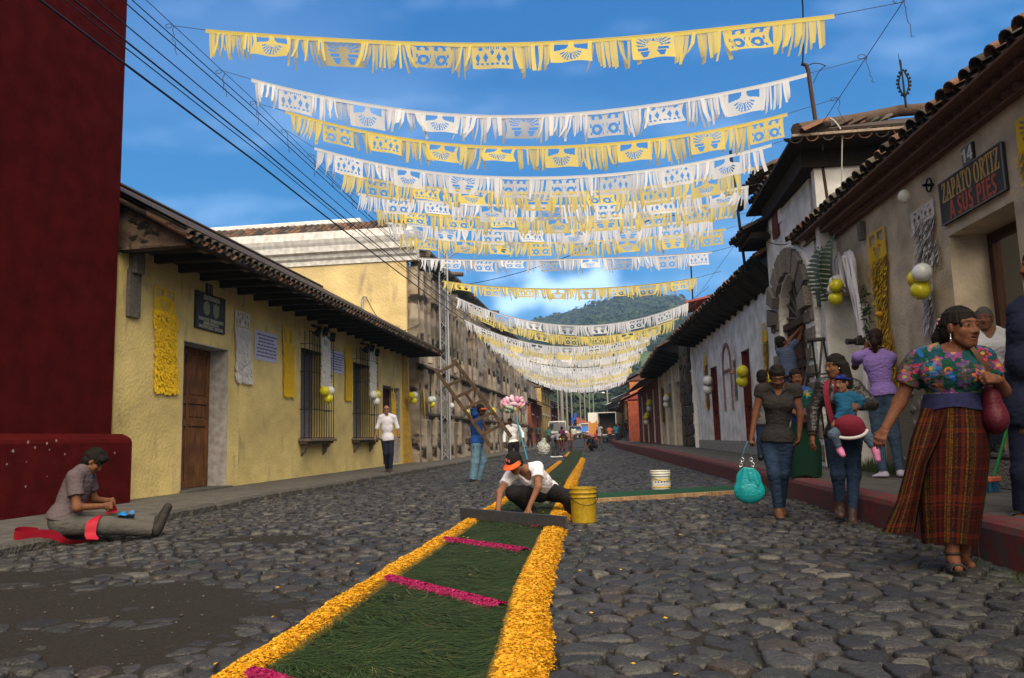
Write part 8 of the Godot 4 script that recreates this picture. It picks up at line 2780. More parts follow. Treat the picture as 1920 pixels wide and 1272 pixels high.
func outfit(kind: String) -> Dictionary:
	var jeans := fabric("jeans", lin(0.02, 0.038, 0.08), {"map": "blotch", "scale": 1.5})
	match kind:
		"huipil": return {"top": huipil_mat(), "top_name": "huipil", "sleeve": 0.6, "loose": 0.018, "hem": 0.1, "collar": 0.08, "hair": "pony", "skin": lin(0.165, 0.068, 0.04)}
		"blouse": return {"top": fabric("black_blouse", lin(0.021, 0.019, 0.02)), "top_name": "blouse", "sleeve": 0.3, "loose": 0.013, "hem": -0.03, "vneck": true, "legs": jeans, "leg_loose": 0.008, "shoes": mat("tan_sandal", lin(0.09, 0.035, 0.018), {"rough": 0.6}), "hair": "tied", "skin": lin(0.16, 0.07, 0.04)}
		"green": return {"top": fabric("blue_blouse", lin(0.02, 0.05, 0.16)), "sleeve": 0.7, "loose": 0.016, "hem": 0.08, "shoes": mat("dark_sandal", lin(0.03, 0.02, 0.018), {"rough": 0.6}), "hair": "tied"}
		"jacket": return {"top": mat("leather", lin(0.017, 0.014, 0.014), {"rough": 0.42, "bump": "cloth", "scale": 3.2, "bumps": 0.9, "spec": 0.5}), "top_name": "jacket", "sleeve": 1.86, "loose": 0.022, "hem": 0.02, "vneck": true, "legs": jeans, "leg_loose": 0.006, "leg_len": 0.75, "shoes": mat("boot_brown", lin(0.045, 0.026, 0.022), {"rough": 0.5, "bump": "cloth", "scale": 3.0}), "shoe_name": "boot", "boot": 0.14, "hair": "long", "skin": lin(0.19, 0.085, 0.05)}
		"baby": return {"top": fabric("teal", lin(0.012, 0.075, 0.15)), "top_name": "jacket", "sleeve": 1.85, "loose": 0.016, "hem": -0.05, "legs": fabric("baby_jeans", lin(0.06, 0.09, 0.14)), "leg_len": 0.85, "shoes": mat("pink_shoe", lin(0.5, 0.16, 0.32), {"rough": 0.6}), "hair": "short", "skin": lin(0.24, 0.12, 0.08)}
		"lilac": return {"top": fabric("lilac", lin(0.185, 0.125, 0.37)), "sleeve": 0.5, "loose": 0.012, "hem": -0.02, "legs": fabric("faded_jeans", lin(0.05, 0.085, 0.15), {"map": "blotch", "scale": 1.3}), "leg_loose": 0.01, "shoes": mat("lilac_shoe", lin(0.35, 0.33, 0.45), {"rough": 0.7}), "hair": "pony", "hair_key": "brown", "hair_col": lin(0.02, 0.011, 0.009)}
		"whitetop": return {"top": fabric("white_top", lin(0.5, 0.5, 0.55)), "sleeve": 0.75, "loose": 0.015, "hem": -0.06, "vneck": true, "legs": fabric("navy", lin(0.012, 0.014, 0.026)), "shoes": mat("black_shoe", lin(0.012, 0.012, 0.012), {"rough": 0.5}), "hair": "short", "hair_key": "grey", "hair_col": lin(0.085, 0.08, 0.078), "skin": lin(0.22, 0.105, 0.065)}
		"suit": return {"top": fabric("navy_suit", lin(0.01, 0.013, 0.03)), "top_name": "jacket", "sleeve": 1.9, "loose": 0.025, "hem": -0.12, "legs": fabric("navy_suit", lin(0.01, 0.013, 0.03)), "leg_loose": 0.025, "shoes": mat("black_shoe", lin(0.012, 0.012, 0.012), {"rough": 0.5}), "hair": "short"}
		"bluestripe": return {"top": stripe_mat("blue_stripe", lin(0.075, 0.1, 0.18), lin(0.04, 0.055, 0.11), 34.0), "sleeve": 0.55, "loose": 0.016, "hem": -0.1, "legs": jeans, "shoes": mat("black_shoe", lin(0.012, 0.012, 0.012), {"rough": 0.5}), "hair": "short"}
		"boy": return {"top": fabric("boy_shirt", lin(0.1, 0.1, 0.11)), "sleeve": 0.6, "legs": jeans, "shoes": mat("black_shoe", lin(0.012, 0.012, 0.012), {"rough": 0.5}), "hair": "short"}
		"croucher": return {"top": fabric("white_tee", lin(0.62, 0.59, 0.66)), "sleeve": 0.55, "loose": 0.016, "hem": -0.02, "vneck": true, "legs": fabric("black_trousers", lin(0.012, 0.011, 0.013)), "leg_loose": 0.02, "shoes": mat("black_shoe", lin(0.012, 0.012, 0.012), {"rough": 0.5}), "hair": "short", "cap": [lin(0.011, 0.01, 0.011), lin(0.75, 0.1, 0.03), true], "skin": lin(0.25, 0.115, 0.072)}
		"sitter": return {"top": fabric("grey_tee", lin(0.098, 0.075, 0.085)), "sleeve": 0.62, "loose": 0.018, "hem": -0.03, "legs": fabric("grey_trousers", lin(0.078, 0.074, 0.068)), "leg_loose": 0.024, "cuff": 0.07, "shoes": mat("dark_shoe", lin(0.02, 0.017, 0.015), {"rough": 0.75}), "hair": "thick", "skin": lin(0.2, 0.088, 0.05)}
		"ladder": return {"top": fabric("bright_blue", lin(0.016, 0.065, 0.26)), "sleeve": 0.6, "loose": 0.02, "hem": -0.03, "legs": fabric("pale_jeans", lin(0.13, 0.235, 0.34), {"map": "blotch", "scale": 1.6}), "leg_loose": 0.028, "cuff": 0.085, "shoes": mat("brown_shoe", lin(0.025, 0.018, 0.015), {"rough": 0.6}), "hair": "short", "cap": [lin(0.014, 0.013, 0.013), lin(0.6, 0.1, 0.04), false], "skin": lin(0.12, 0.05, 0.03)}
		"walker": return {"top": fabric("pale_shirt", lin(0.55, 0.54, 0.63)), "sleeve": 1.12, "loose": 0.013, "hem": -0.07, "legs": fabric("dark_jeans", lin(0.013, 0.017, 0.032)), "leg_loose": 0.012, "shoes": mat("brown_boot", lin(0.05, 0.025, 0.016), {"rough": 0.6}), "skin": lin(0.33, 0.16, 0.10)}
		"vendor": return {"top": fabric("white_shirt", lin(0.66, 0.66, 0.7)), "sleeve": 1.75, "loose": 0.024, "hem": 0.06, "legs": fabric("black_trousers", lin(0.012, 0.011, 0.013)), "leg_loose": 0.022, "shoes": mat("black_shoe", lin(0.012, 0.012, 0.012), {"rough": 0.5}), "hair": "short", "skin": lin(0.12, 0.05, 0.03)}
	return {}
func stripe_mat(key: String, a: Color, b: Color, per_m: float) -> StandardMaterial3D:
	if mats.has("cloth_" + key): return mats["cloth_" + key]
	var im := Image.create(8, 64, false, Image.FORMAT_RGB8)
	for y in 64:
		for x in 8: im.set_pixel(x, y, (a if (y / 8) % 2 else b).linear_to_srgb())
	var m := fabric(key, lin(1, 1, 1), {"img": ImageTexture.create_from_image(im), "world": false, "scale": per_m / 4.0})
	return m
func huipil_mat() -> StandardMaterial3D:
	if mats.has("cloth_huipil"): return mats["cloth_huipil"]
	var S := 640
	var im := Image.create(S, S, false, Image.FORMAT_RGB8)
	var R := RandomNumberGenerator.new()
	R.seed = 99
	var gn := noise(95, 0.02, 3)
	var th := noise(96, 0.25, 2)
	for y in S:
		for x in S:
			var g := gn.get_noise_2d(x, y)
			var c := lin(0.004, 0.045, 0.022).lerp(lin(0.01, 0.05, 0.10), clampf(g * 3.0, 0, 1))
			c = c * (0.75 + 0.5 * absf(th.get_noise_2d(x * 0.6, y * 3.0)))
			im.set_pixel(x, y, c.linear_to_srgb())
	var cols := [lin(0.32, 0.02, 0.05), lin(0.42, 0.03, 0.06), lin(0.14, 0.06, 0.30), lin(0.40, 0.10, 0.012), lin(0.02, 0.08, 0.32), lin(0.33, 0.22, 0.02), lin(0.10, 0.01, 0.03), lin(0.02, 0.18, 0.2), lin(0.26, 0.03, 0.18)]
	var spots := []
	for t in 900:
		if spots.size() > 62: break
		var p := Vector2(R.randf() * S, R.randf() * S)
		var r := 24.0 + R.randf() * 17.0
		var ok := true
		for q in spots:
			if p.distance_to(q[0]) < (r + q[1]) * 1.05: ok = false
		if ok: spots.append([p, r])
	for s in spots:
		var p: Vector2 = s[0]; var r: float = s[1]
		var a: Color = cols[R.randi() % cols.size()]; var b: Color = cols[R.randi() % cols.size()]
		var n := 5 + R.randi() % 3
		var ph := R.randf() * TAU
		var bird := R.randf() < 0.2
		for y in range(maxi(0, int(p.y - r * 1.3)), mini(S, int(p.y + r * 1.3))):
			for x in range(maxi(0, int(p.x - r * 1.3)), mini(S, int(p.x + r * 1.3))):
				var v := Vector2(x, y) - p
				var l := v.length() / r
				var c := Color(0, 0, 0, 0)
				if bird:
					var q := v.rotated(0.5) / r
					if pow(q.x / 0.32, 2) + pow((q.y - 0.3) / 0.85, 2) < 1.0: c = lin(0.015, 0.09, 0.36)
					if absf(Vector2(q.x - 0.1, q.y + 0.6).length() - 0.42) < 0.14 and q.y < -0.3: c = lin(0.45, 0.11, 0.015)
				else:
					var k := 0.8 + 0.2 * cos(atan2(v.y, v.x) * n + ph)
					if l < k: c = a * (0.7 + 0.5 * l)
					if l < k * 0.62: c = b
					if l < 0.24: c = lin(0.4, 0.27, 0.03)
				if c.a > 0:
					c = c * (0.8 + 0.5 * absf(th.get_noise_2d(x * 3.0, y * 0.6)))
					c.a = 1.0
					im.set_pixel(x, y, c.linear_to_srgb())
	var m := fabric("huipil", lin(1, 1, 1), {"img": ImageTexture.create_from_image(im), "world": false, "scale": 1.05, "bump": "fine", "bumps": 0.6, "rough": 0.9})
	return m
func skirt_tex() -> ImageTexture:
	var S := 512
	var im := Image.create(S, S, false, Image.FORMAT_RGB8)
	var R := RandomNumberGenerator.new()
	R.seed = 98
	var wv := []; var wh := []
	var pal := [lin(0.05, 0.008, 0.01), lin(0.03, 0.006, 0.012), lin(0.16, 0.045, 0.006), lin(0.075, 0.01, 0.008), lin(0.17, 0.085, 0.008), lin(0.18, 0.02, 0.015), lin(0.02, 0.012, 0.02)]
	var c: Color = pal[0]
	for x in S:
		if R.randf() < 0.2: c = pal[R.randi() % 7]
		wv.append(c)
	for y in S:
		if R.randf() < 0.16: c = pal[[0, 1, 3, 5, 6, 0, 3][R.randi() % 7]]
		wh.append(c)
	var q := noise(97, 0.05, 2)
	for y in S:
		for x in S:
			var a: Color = wv[x].lerp(wh[y], 0.55)
			if wv[x] == pal[4] and q.get_noise_2d(x * 0.5, y * 2.2) > 0.05: a = lin(0.2, 0.15, 0.014)
			if wv[x] == pal[6] and q.get_noise_2d(x * 2.0 + 40, y * 2.5) > 0.22: a = lin(0.09, 0.13, 0.02)
			a = a * (0.32 + 0.26 * R.randf())
			im.set_pixel(x, y, a.linear_to_srgb())
	return ImageTexture.create_from_image(im)
func skirt(root: Node3D, called: String, rows_: Array, m: Material, folds: float, nf := 9.0) -> void:
	var rows := []
	for i in rows_.size():
		var r: Array = rows_[i]
		var u := float(i) / (rows_.size() - 1)
		var ring := []
		for q in 56:
			var a := TAU * q / 56.0
			var fo := 1.0 + folds * u * (0.6 * sin(a * nf + u * 2.0) + 0.4 * sin(a * (nf * 0.55) + 1.7))
			ring.append(Vector3(r[0] + r[3] * cos(a) * fo, r[1] + 0.012 * u * sin(a * 3.0), r[2] - r[4] * sin(a) * fo))
		rows.append(ring)
	rows.reverse()
	var mb := MB.new()
	mb.grid(rows, true, 2.0, 1.6)
	obj(called, mb, m, root)
func extras(root: Node3D, d: Dictionary, j: Dictionary, X: Vector3, Y: Vector3, Z: Vector3, F: Vector3, HB: Basis, k: float, hs: float) -> void:
	var hc: Vector3 = j.head
	var at := func(x: float, y: float, z: float) -> Vector3: return hc + HB * (Vector3(x, y, z) * hs)
	match d.get("kind", ""):
		"huipil":
			var sm := mat("skirt_cloth", lin(1, 1, 1), {"img": skirt_tex(), "rough": 0.9, "spec": 0.2})
			skirt(root, "skirt", [[0.11, 1.04, 0.0, 0.158, 0.145], [0.105, 0.98, 0.0, 0.175, 0.16], [0.09, 0.84, 0.0, 0.2, 0.185], [0.075, 0.7, 0.0, 0.205, 0.19], [0.05, 0.5, 0.01, 0.19, 0.19], [0.03, 0.33, 0.01, 0.172, 0.18], [0.015, 0.18, 0.01, 0.155, 0.17]], sm, 0.07, 5.0)
			var rows := []
			for q in [[[-0.06, 1.0, 0.1], [0.07, 0.98, 0.18]], [[-0.14, 0.8, 0.12], [0.02, 0.82, 0.23]], [[-0.185, 0.62, 0.14], [-0.06, 0.66, 0.25]], [[-0.25, 0.42, 0.15], [-0.115, 0.46, 0.25]], [[-0.345, 0.24, 0.16], [-0.165, 0.25, 0.25]]]:
				var a := Vector3(q[0][0], q[0][1], q[0][2]); var b := Vector3(q[1][0], q[1][1], q[1][2])
				var row := []
				for i in 9:
					var u := i / 8.0
					row.append(a.lerp(b, u) + Vector3(0, 0, 0.03 * sin(u * 7.0)))
				rows.append(row)
			rows.reverse()
			var mb := MB.new()
			mb.grid(rows, false, 0.5, 1.6)
			var back := []
			for r in rows:
				var q := []
				for p in r: q.append(p - Vector3(-0.01, 0, 0.05))
				q.reverse()
				back.append(q)
			mb.grid(back, false, 0.5, 1.6)
			obj("skirt_lap", mb, sm, root)
			skirt(root, "sash", [[0.112, 1.08, 0.0, 0.16, 0.15], [0.11, 1.04, 0.0, 0.168, 0.158], [0.107, 0.985, 0.0, 0.183, 0.17]], fabric("sash", lin(0.02, 0.022, 0.07), {"map": "blotch", "scale": 3.0}), 0.01)
			for s in ["a", "b"]:
				var a: Vector3 = j["f" + s]; var t: Vector3 = j["t" + s]
				var dd := t - a
				dd.y = 0
				dd = dd.normalized()
				var side := dd.cross(Vector3.UP)
				var so := MB.new()
				var ctr := Vector3((a.x + t.x) / 2, minf(a.y, t.y) - 0.035, (a.z + t.z) / 2) - dd * 0.005
				if s == "a": ctr.y = 0.028
				var ring := PackedVector2Array()
				for i in 16: ring.append(Vector2(cos(TAU * i / 16) * (0.043 + 0.006 * sin(TAU * i / 16)), sin(TAU * i / 16) * 0.125))
				so.prism(ring, Transform3D(Basis(side, -dd, Vector3.UP), ctr - Vector3(0, 0.02, 0)), 0.026)
				obj("sandal", so, mat("black_sandal", lin(0.014, 0.012, 0.012), {"rough": 0.6}), root)
				for u in [0.28, 0.5, 0.72, 0.9]:
					so = MB.new()
					var p := a.lerp(t, u)
					var pts := []
					for i in 9:
						var an := PI * i / 8.0
						pts.append(Vector3(p.x, ctr.y + 0.004, p.z) + side * cos(an) * 0.042 + Vector3(0, sin(an) * (0.062 - 0.03 * u), 0))
					so.tube(pts, 0.008, -1, 5)
					obj("strap", so, mats["black_sandal"], root)
				so = MB.new()
				var rg := []
				for i in 13: rg.append(a + Vector3(cos(TAU * i / 12) * 0.042, 0.015, sin(TAU * i / 12) * 0.042))
				so.tube(rg, 0.008, -1, 5)
				obj("strap", so, mats["black_sandal"], root)
			for q in [-1.0]:
				mb = MB.new()
				mb.tube([at.call(q * 0.076, -0.036, 0.0), at.call(q * 0.078, -0.062, 0.002)], 0.003, -1, 5)
				mb.ball(at.call(q * 0.078, -0.066, 0.002), Vector3(0.006, 0.012, 0.006), 5, 7)
				obj("earring", mb, mat("silver", lin(0.6, 0.6, 0.6), {"rough": 0.25, "metal": 0.9}), root)
			mb = MB.new()
			for i in 8:
				var an := TAU * i / 8.0
				mb.ball(at.call(0.03 * cos(an), 0.03 + 0.03 * sin(an), -0.122), Vector3(0.013, 0.013, 0.013), 4, 6)
			obj("hair_tie", mb, mat("scrunchie", lin(0.4, 0.2, 0.18), {"rough": 0.9}), root)
		"green":
			skirt(root, "skirt", [[0.1, 0.98, 0.0, 0.13, 0.11], [0.1, 0.88, 0.0, 0.16, 0.13], [0.105, 0.7, 0.0, 0.2, 0.15], [0.1, 0.5, 0.0, 0.2, 0.16], [0.09, 0.3, 0.0, 0.195, 0.16]], fabric("green_skirt", lin(0.006, 0.032, 0.02), {"map": "grain", "scale": 4.0}), 0.05, 6.0)
		"jacket":
			var f := Field.new(j.pel - Vector3(0.25, 0.1, 0.25), j.neck + Vector3(0.25, 0.15, 0.25), 0.012)
			torso(f, j, X, Y, Z, F, 1.0, k, 1.0, 0.012, 0.02)
			f.clip(j.pel + Y * 0.0, -Y)
			f.cap(j.neck, hc, 0.07, 0.08, 0.005, false, true)
			var mb := MB.new()
			var nk: Vector3 = j.neck
			mb.col = lin(1, 1, 1)
			f.net(mb, func(P: Vector3) -> Color: return lin(0.45, 0.43, 0.47) if absf((P - nk).dot(X) + 0.02) < 0.035 else lin(0.20, 0.012, 0.045))
			obj("vest", mb, fabric("vest", lin(1, 1, 1), {"vc": true}), root)
			mb = MB.new()
			mb.ball(at.call(-0.075, -0.034, 0.0), Vector3(0.008, 0.008, 0.008), 4, 6)
			mb.ball(at.call(0.078, -0.03, 0.012), Vector3(0.009, 0.009, 0.009), 4, 6)
			obj("earring", mb, mat("silver", lin(0.6, 0.6, 0.6), {"rough": 0.25, "metal": 0.9}), root)
			for s in ["a", "b"]:
				mb = MB.new()
				var a: Vector3 = j["e" + s].lerp(j["w" + s], 0.76); var b: Vector3 = j["e" + s].lerp(j["w" + s], 0.96)
				mb.tube([a, a.lerp(b, 0.3), b], 0.047, 0.042, 12)
				obj("cuff", mb, fabric("cuff", lin(0.028, 0.017, 0.014)), root)
		"baby":
			var mb := MB.new()
			var bm := fabric("blue_bow", lin(0.02, 0.03, 0.22))
			for q in [-1.0, 1.0]:
				mb.ball(at.call(0.035 + q * 0.035, 0.075, 0.06), Vector3(0.036, 0.024, 0.016) * hs * 1.3, 5, 8, HB * Basis(Vector3.BACK, q * 0.35))
			mb.ball(at.call(0.035, 0.073, 0.068), Vector3(0.013, 0.015, 0.013) * hs, 4, 6)
			var ring := []
			for i in 17: ring.append(at.call(0.083 * cos(TAU * i / 16), 0.055 + 0.02 * sin(TAU * i / 16), -0.016 + 0.1 * sin(TAU * i / 16)))
			mb.tube(ring, 0.008, -1, 5)
			obj("bow", mb, bm, root)
		"walker":
			var mb := MB.new()
			for q in [-1.0, 1.0]:
				mb.cbox(Transform3D(HB, at.call(q * 0.031, 0.006, 0.083)), Vector3(0.052, 0.036, 0.012) * hs, 0.006)
				mb.tube([at.call(q * 0.06, 0.01, 0.078), at.call(q * 0.078, 0.008, 0.0)], 0.003, -1, 4)
			mb.tube([at.call(-0.01, 0.01, 0.088), at.call(0.01, 0.01, 0.088)], 0.003, -1, 4)
			obj("sunglasses", mb, mat("shades", lin(0.006, 0.006, 0.007), {"rough": 0.12}), root)
			mb = MB.new()
			mb.tube([j.wb + Vector3(-0.035, 0.03, 0), j.wb + Vector3(0.0, 0.03, 0.035), j.wb + Vector3(0.035, 0.03, 0), j.wb + Vector3(0, 0.03, -0.035), j.wb + Vector3(-0.035, 0.03, 0)], 0.012, -1, 6)
			obj("watch", mb, mats["shades"], root)
			mb = MB.new()
			for q in [-1.0, 1.0]:
				mb.quad(j.neck + X * q * 0.01 + F * 0.07 + Y * 0.0, j.neck + X * q * 0.075 + F * 0.055 - Y * 0.005, j.neck + X * q * 0.07 + F * 0.0 + Y * 0.055, j.neck + X * q * 0.03 + F * 0.06 + Y * 0.05)
			obj("collar", mb, wear_collar(), root)
		"vendor":
			var mb := MB.new()
			for q in [-1.0, 1.0]:
				mb.quad(j.neck + X * q * 0.01 + F * 0.075, j.neck + X * q * 0.08 + F * 0.055, j.neck + X * q * 0.07 + Y * 0.055, j.neck + X * q * 0.03 + F * 0.06 + Y * 0.05)
			obj("collar", mb, mats["cloth_white_shirt"], root)
		"blouse":
			var mb := MB.new()
			for q in [-1.0, 1.0]:
				mb.quad(j.neck + X * q * 0.03 + F * 0.105 - Y * 0.07, j.neck + X * q * 0.105 + F * 0.06 - Y * 0.01, j.neck + X * q * 0.075 - F * 0.02 + Y * 0.045, j.neck + X * q * 0.05 + F * 0.055 + Y * 0.04)
			obj("collar", mb, mats["cloth_black_blouse"], root)
			mb = MB.new()
			for i in 6: mb.ball(j.pel + F * (0.125 + 0.012 * sin(i * 0.9)) + Y * (0.02 + i * 0.065), Vector3(0.007, 0.007, 0.004), 3, 6)
			stuff(obj("buttons", mb, mat("button", lin(0.03, 0.03, 0.03), {"rough": 0.3}), root))
		"ladder":
			var mb := MB.new()
			var ring := []
			for i in 17: ring.append(j.pel + Y * 0.06 + X * 0.155 * cos(TAU * i / 16) + Z * 0.135 * sin(TAU * i / 16))
			mb.tube(ring, 0.018, -1, 6)
			obj("belt", mb, mat("black_shoe", lin(0.012, 0.012, 0.012), {"rough": 0.5}), root)
			mb = MB.new()
			mb.cbox(T(-0.14, j.pel.y + 0.03, 0.14), Vector3(0.09, 0.12, 0.06), 0.015)
			obj("pouch", mb, mat("pouch", lin(0.05, 0.018, 0.013), {"rough": 0.6}), root)
			mb = MB.new()
			for i in 5: mb.tube([Vector3(-0.03 + i * 0.008, j.pel.y - 0.02, 0.165), Vector3(-0.03 + i * 0.012, j.pel.y - 0.13, 0.175)], 0.005, -1, 4)
			stuff(obj("keys", mb, mats["iron"], root))
		"lilac":
			var mb := MB.new()
			var pts := []
			for i in 15: pts.append(j.neck + X * 0.09 * cos(PI * i / 14.0) + Y * (0.02 - 0.0 * i) - F * 0.07 * sin(PI * i / 14.0))
			mb.tube(pts, 0.009, -1, 5)
			obj("camera_strap", mb, mats["iron"], root)
func wear_collar() -> Material:
	return mats["cloth_pale_shirt"]
func people() -> void:
	figure({"at": Vector3(1.990, 0.020, -5.250), "yaw": -0.362, "j": {"pel": Vector3(0.101, 0.892, 0.000), "neck": Vector3(0.141, 1.357, -0.000), "head": Vector3(0.197, 1.490, 0.030), "sa": Vector3(-0.048, 1.312, 0.000), "sb": Vector3(0.298, 1.293, 0.000), "ea": Vector3(-0.187, 1.039, 0.000), "eb": Vector3(0.387, 1.086, -0.020), "wa": Vector3(-0.277, 0.875, 0.080), "wb": Vector3(0.356, 1.148, 0.140), "ha": Vector3(0.026, 0.859, 0.000), "hb": Vector3(0.176, 0.854, 0.000), "ka": Vector3(0.041, 0.537, 0.100), "kb": Vector3(0.130, 0.530, -0.020), "fa": Vector3(0.031, 0.108, 0.120), "fb": Vector3(0.089, 0.058, -0.120), "ta": Vector3(0.058, 0.031, 0.220), "tb": Vector3(0.134, 0.027, -0.000)}, "label": "woman in a flower embroidered huipil and striped wrap skirt striding past", "w": 1.14, "k": 1.0, "hs": 1.13, "res": 0.011, "female": 1.25, "look": Vector3(0.8, -0.05, 0.0), "kind": "huipil", "curl_a": 0.45, "curl_b": 1.1, "palm_a": Vector3(0.4, 0, -1), "palm_b": Vector3(-0.6, 0, 0.2), "dir_b": Vector3(-0.5, 0.1, 0.4), "thumb_b": -1.0})
	figure({"at": Vector3(1.620, 0.020, -8.440), "yaw": -0.190, "j": {"pel": Vector3(0.035, 0.784, 0.000), "neck": Vector3(0.080, 1.340, 0.000), "head": Vector3(0.076, 1.440, 0.060), "sa": Vector3(-0.096, 1.316, 0.000), "sb": Vector3(0.249, 1.300, 0.000), "ea": Vector3(-0.165, 1.063, 0.000), "eb": Vector3(0.276, 1.031, 0.000), "wa": Vector3(-0.218, 0.826, 0.060), "wb": Vector3(0.249, 0.834, 0.050), "ha": Vector3(-0.053, 0.722, 0.000), "hb": Vector3(0.114, 0.718, 0.000), "ka": Vector3(-0.018, 0.443, 0.140), "kb": Vector3(0.066, 0.449, -0.020), "fa": Vector3(-0.004, 0.092, 0.100), "fb": Vector3(0.022, 0.072, -0.200), "ta": Vector3(0.014, 0.002, 0.200), "tb": Vector3(0.033, 0.020, -0.080)}, "label": "woman in black blouse and jeans looking down with a turquoise bag", "w": 1.0, "k": 0.96, "res": 0.011, "female": 1.0, "look": Vector3(0.05, -0.6, 0.0), "kind": "blouse", "curl_a": 1.2, "curl_b": 0.5})
	figure({"at": Vector3(2.300, 0.020, -10.600), "yaw": -0.214, "j": {"pel": Vector3(0.116, 0.750, 0.000), "neck": Vector3(0.069, 1.434, 0.000), "head": Vector3(0.068, 1.563, 0.040), "sa": Vector3(-0.055, 1.379, 0.000), "sb": Vector3(0.197, 1.367, 0.000), "ea": Vector3(-0.082, 1.177, 0.000), "eb": Vector3(0.266, 1.144, 0.000), "wa": Vector3(0.062, 1.072, 0.200), "wb": Vector3(0.154, 1.054, 0.200), "ha": Vector3(0.057, 0.711, 0.000), "hb": Vector3(0.169, 0.709, 0.000), "ka": Vector3(0.033, 0.378, 0.060), "kb": Vector3(0.136, 0.374, 0.000), "fa": Vector3(0.012, 0.070, 0.000), "fb": Vector3(0.093, 0.066, -0.050), "ta": Vector3(-0.002, 0.011, 0.120), "tb": Vector3(0.113, 0.010, 0.060)}, "label": "woman in a dark green skirt behind, hugging a colourful woven bundle", "w": 1.0, "k": 0.98, "res": 0.014, "female": 0.8, "look": Vector3(0.15, -0.1, 0.1), "kind": "green", "curl_a": 0.9, "curl_b": 0.9, "palm_a": Vector3(0, 0, -1), "palm_b": Vector3(0, 0, -1)})
	figure({"at": Vector3(2.120, 0.020, -7.900), "yaw": -0.262, "j": {"pel": Vector3(0.045, 0.802, 0.000), "neck": Vector3(0.033, 1.336, 0.000), "head": Vector3(0.019, 1.489, 0.020), "sa": Vector3(-0.109, 1.316, 0.000), "sb": Vector3(0.174, 1.287, 0.000), "ea": Vector3(-0.204, 1.080, -0.020), "eb": Vector3(0.310, 1.107, 0.020), "wa": Vector3(-0.235, 0.818, 0.050), "wb": Vector3(0.188, 1.093, 0.200), "ha": Vector3(-0.038, 0.760, 0.000), "hb": Vector3(0.119, 0.756, 0.000), "ka": Vector3(-0.033, 0.456, 0.100), "kb": Vector3(0.103, 0.450, 0.000), "fa": Vector3(-0.041, 0.124, 0.000), "fb": Vector3(0.058, 0.020, 0.100), "ta": Vector3(-0.040, 0.076, 0.100), "tb": Vector3(0.092, -0.022, 0.220)}, "label": "long haired young woman in black leather jacket and boots carrying a baby", "w": 1.0, "k": 0.98, "res": 0.011, "female": 1.0, "look": Vector3(-1.0, -0.1, 0.0), "kind": "jacket", "curl_a": 0.35, "curl_b": 0.8, "palm_b": Vector3(-0.3, -0.2, -1), "palm_a": Vector3(0.8, 0, -0.5)})
	figure({"at": Vector3(2.120, 0.020, -7.900), "yaw": -0.262, "j": {"pel": Vector3(0.077, 0.917, 0.230), "neck": Vector3(0.085, 1.218, 0.220), "head": Vector3(0.068, 1.304, 0.240), "sa": Vector3(0.030, 1.175, 0.250), "sb": Vector3(0.157, 1.171, 0.200), "ea": Vector3(0.067, 1.058, 0.280), "eb": Vector3(0.216, 1.147, 0.180), "wa": Vector3(-0.016, 0.958, 0.300), "wb": Vector3(0.174, 1.061, 0.200), "ha": Vector3(0.025, 0.903, 0.240), "hb": Vector3(0.136, 0.899, 0.220), "ka": Vector3(-0.046, 0.829, 0.330), "kb": Vector3(0.242, 0.805, 0.270), "fa": Vector3(-0.005, 0.704, 0.300), "fb": Vector3(0.292, 0.697, 0.280), "ta": Vector3(0.021, 0.646, 0.340), "tb": Vector3(0.312, 0.597, 0.300)}, "label": "baby in a teal jacket with a blue bow riding on the young woman", "w": 0.95, "k": 0.52, "res": 0.009, "hs": 0.74, "female": 0.0, "look": Vector3(-0.75, -0.05, 0.0), "kind": "baby"})
	figure({"at": Vector3(3.250, 0.300, -10.200), "yaw": -0.308, "j": {"pel": Vector3(0.055, 1.011, 0.000), "neck": Vector3(0.006, 1.566, 0.000), "head": Vector3(0.027, 1.719, -0.030), "sa": Vector3(-0.205, 1.496, 0.000), "sb": Vector3(0.176, 1.469, 0.000), "ea": Vector3(-0.246, 1.391, -0.220), "eb": Vector3(0.172, 1.395, -0.250), "wa": Vector3(-0.106, 1.636, -0.360), "wb": Vector3(-0.034, 1.650, -0.360), "ha": Vector3(-0.044, 0.923, 0.000), "hb": Vector3(0.106, 0.916, 0.000), "ka": Vector3(-0.046, 0.479, -0.040), "kb": Vector3(0.131, 0.494, 0.000), "fa": Vector3(-0.021, 0.050, 0.000), "fb": Vector3(0.167, 0.067, 0.000), "ta": Vector3(-0.127, -0.014, -0.030), "tb": Vector3(0.183, -0.002, -0.120)}, "label": "photographer in a lilac T-shirt and faded jeans seen from behind", "w": 1.08, "k": 1.0, "res": 0.012, "female": 0.3, "look": Vector3(2.95, 0.1, 0.0), "back": true, "kind": "lilac", "curl_a": 1.0, "curl_b": 1.0})
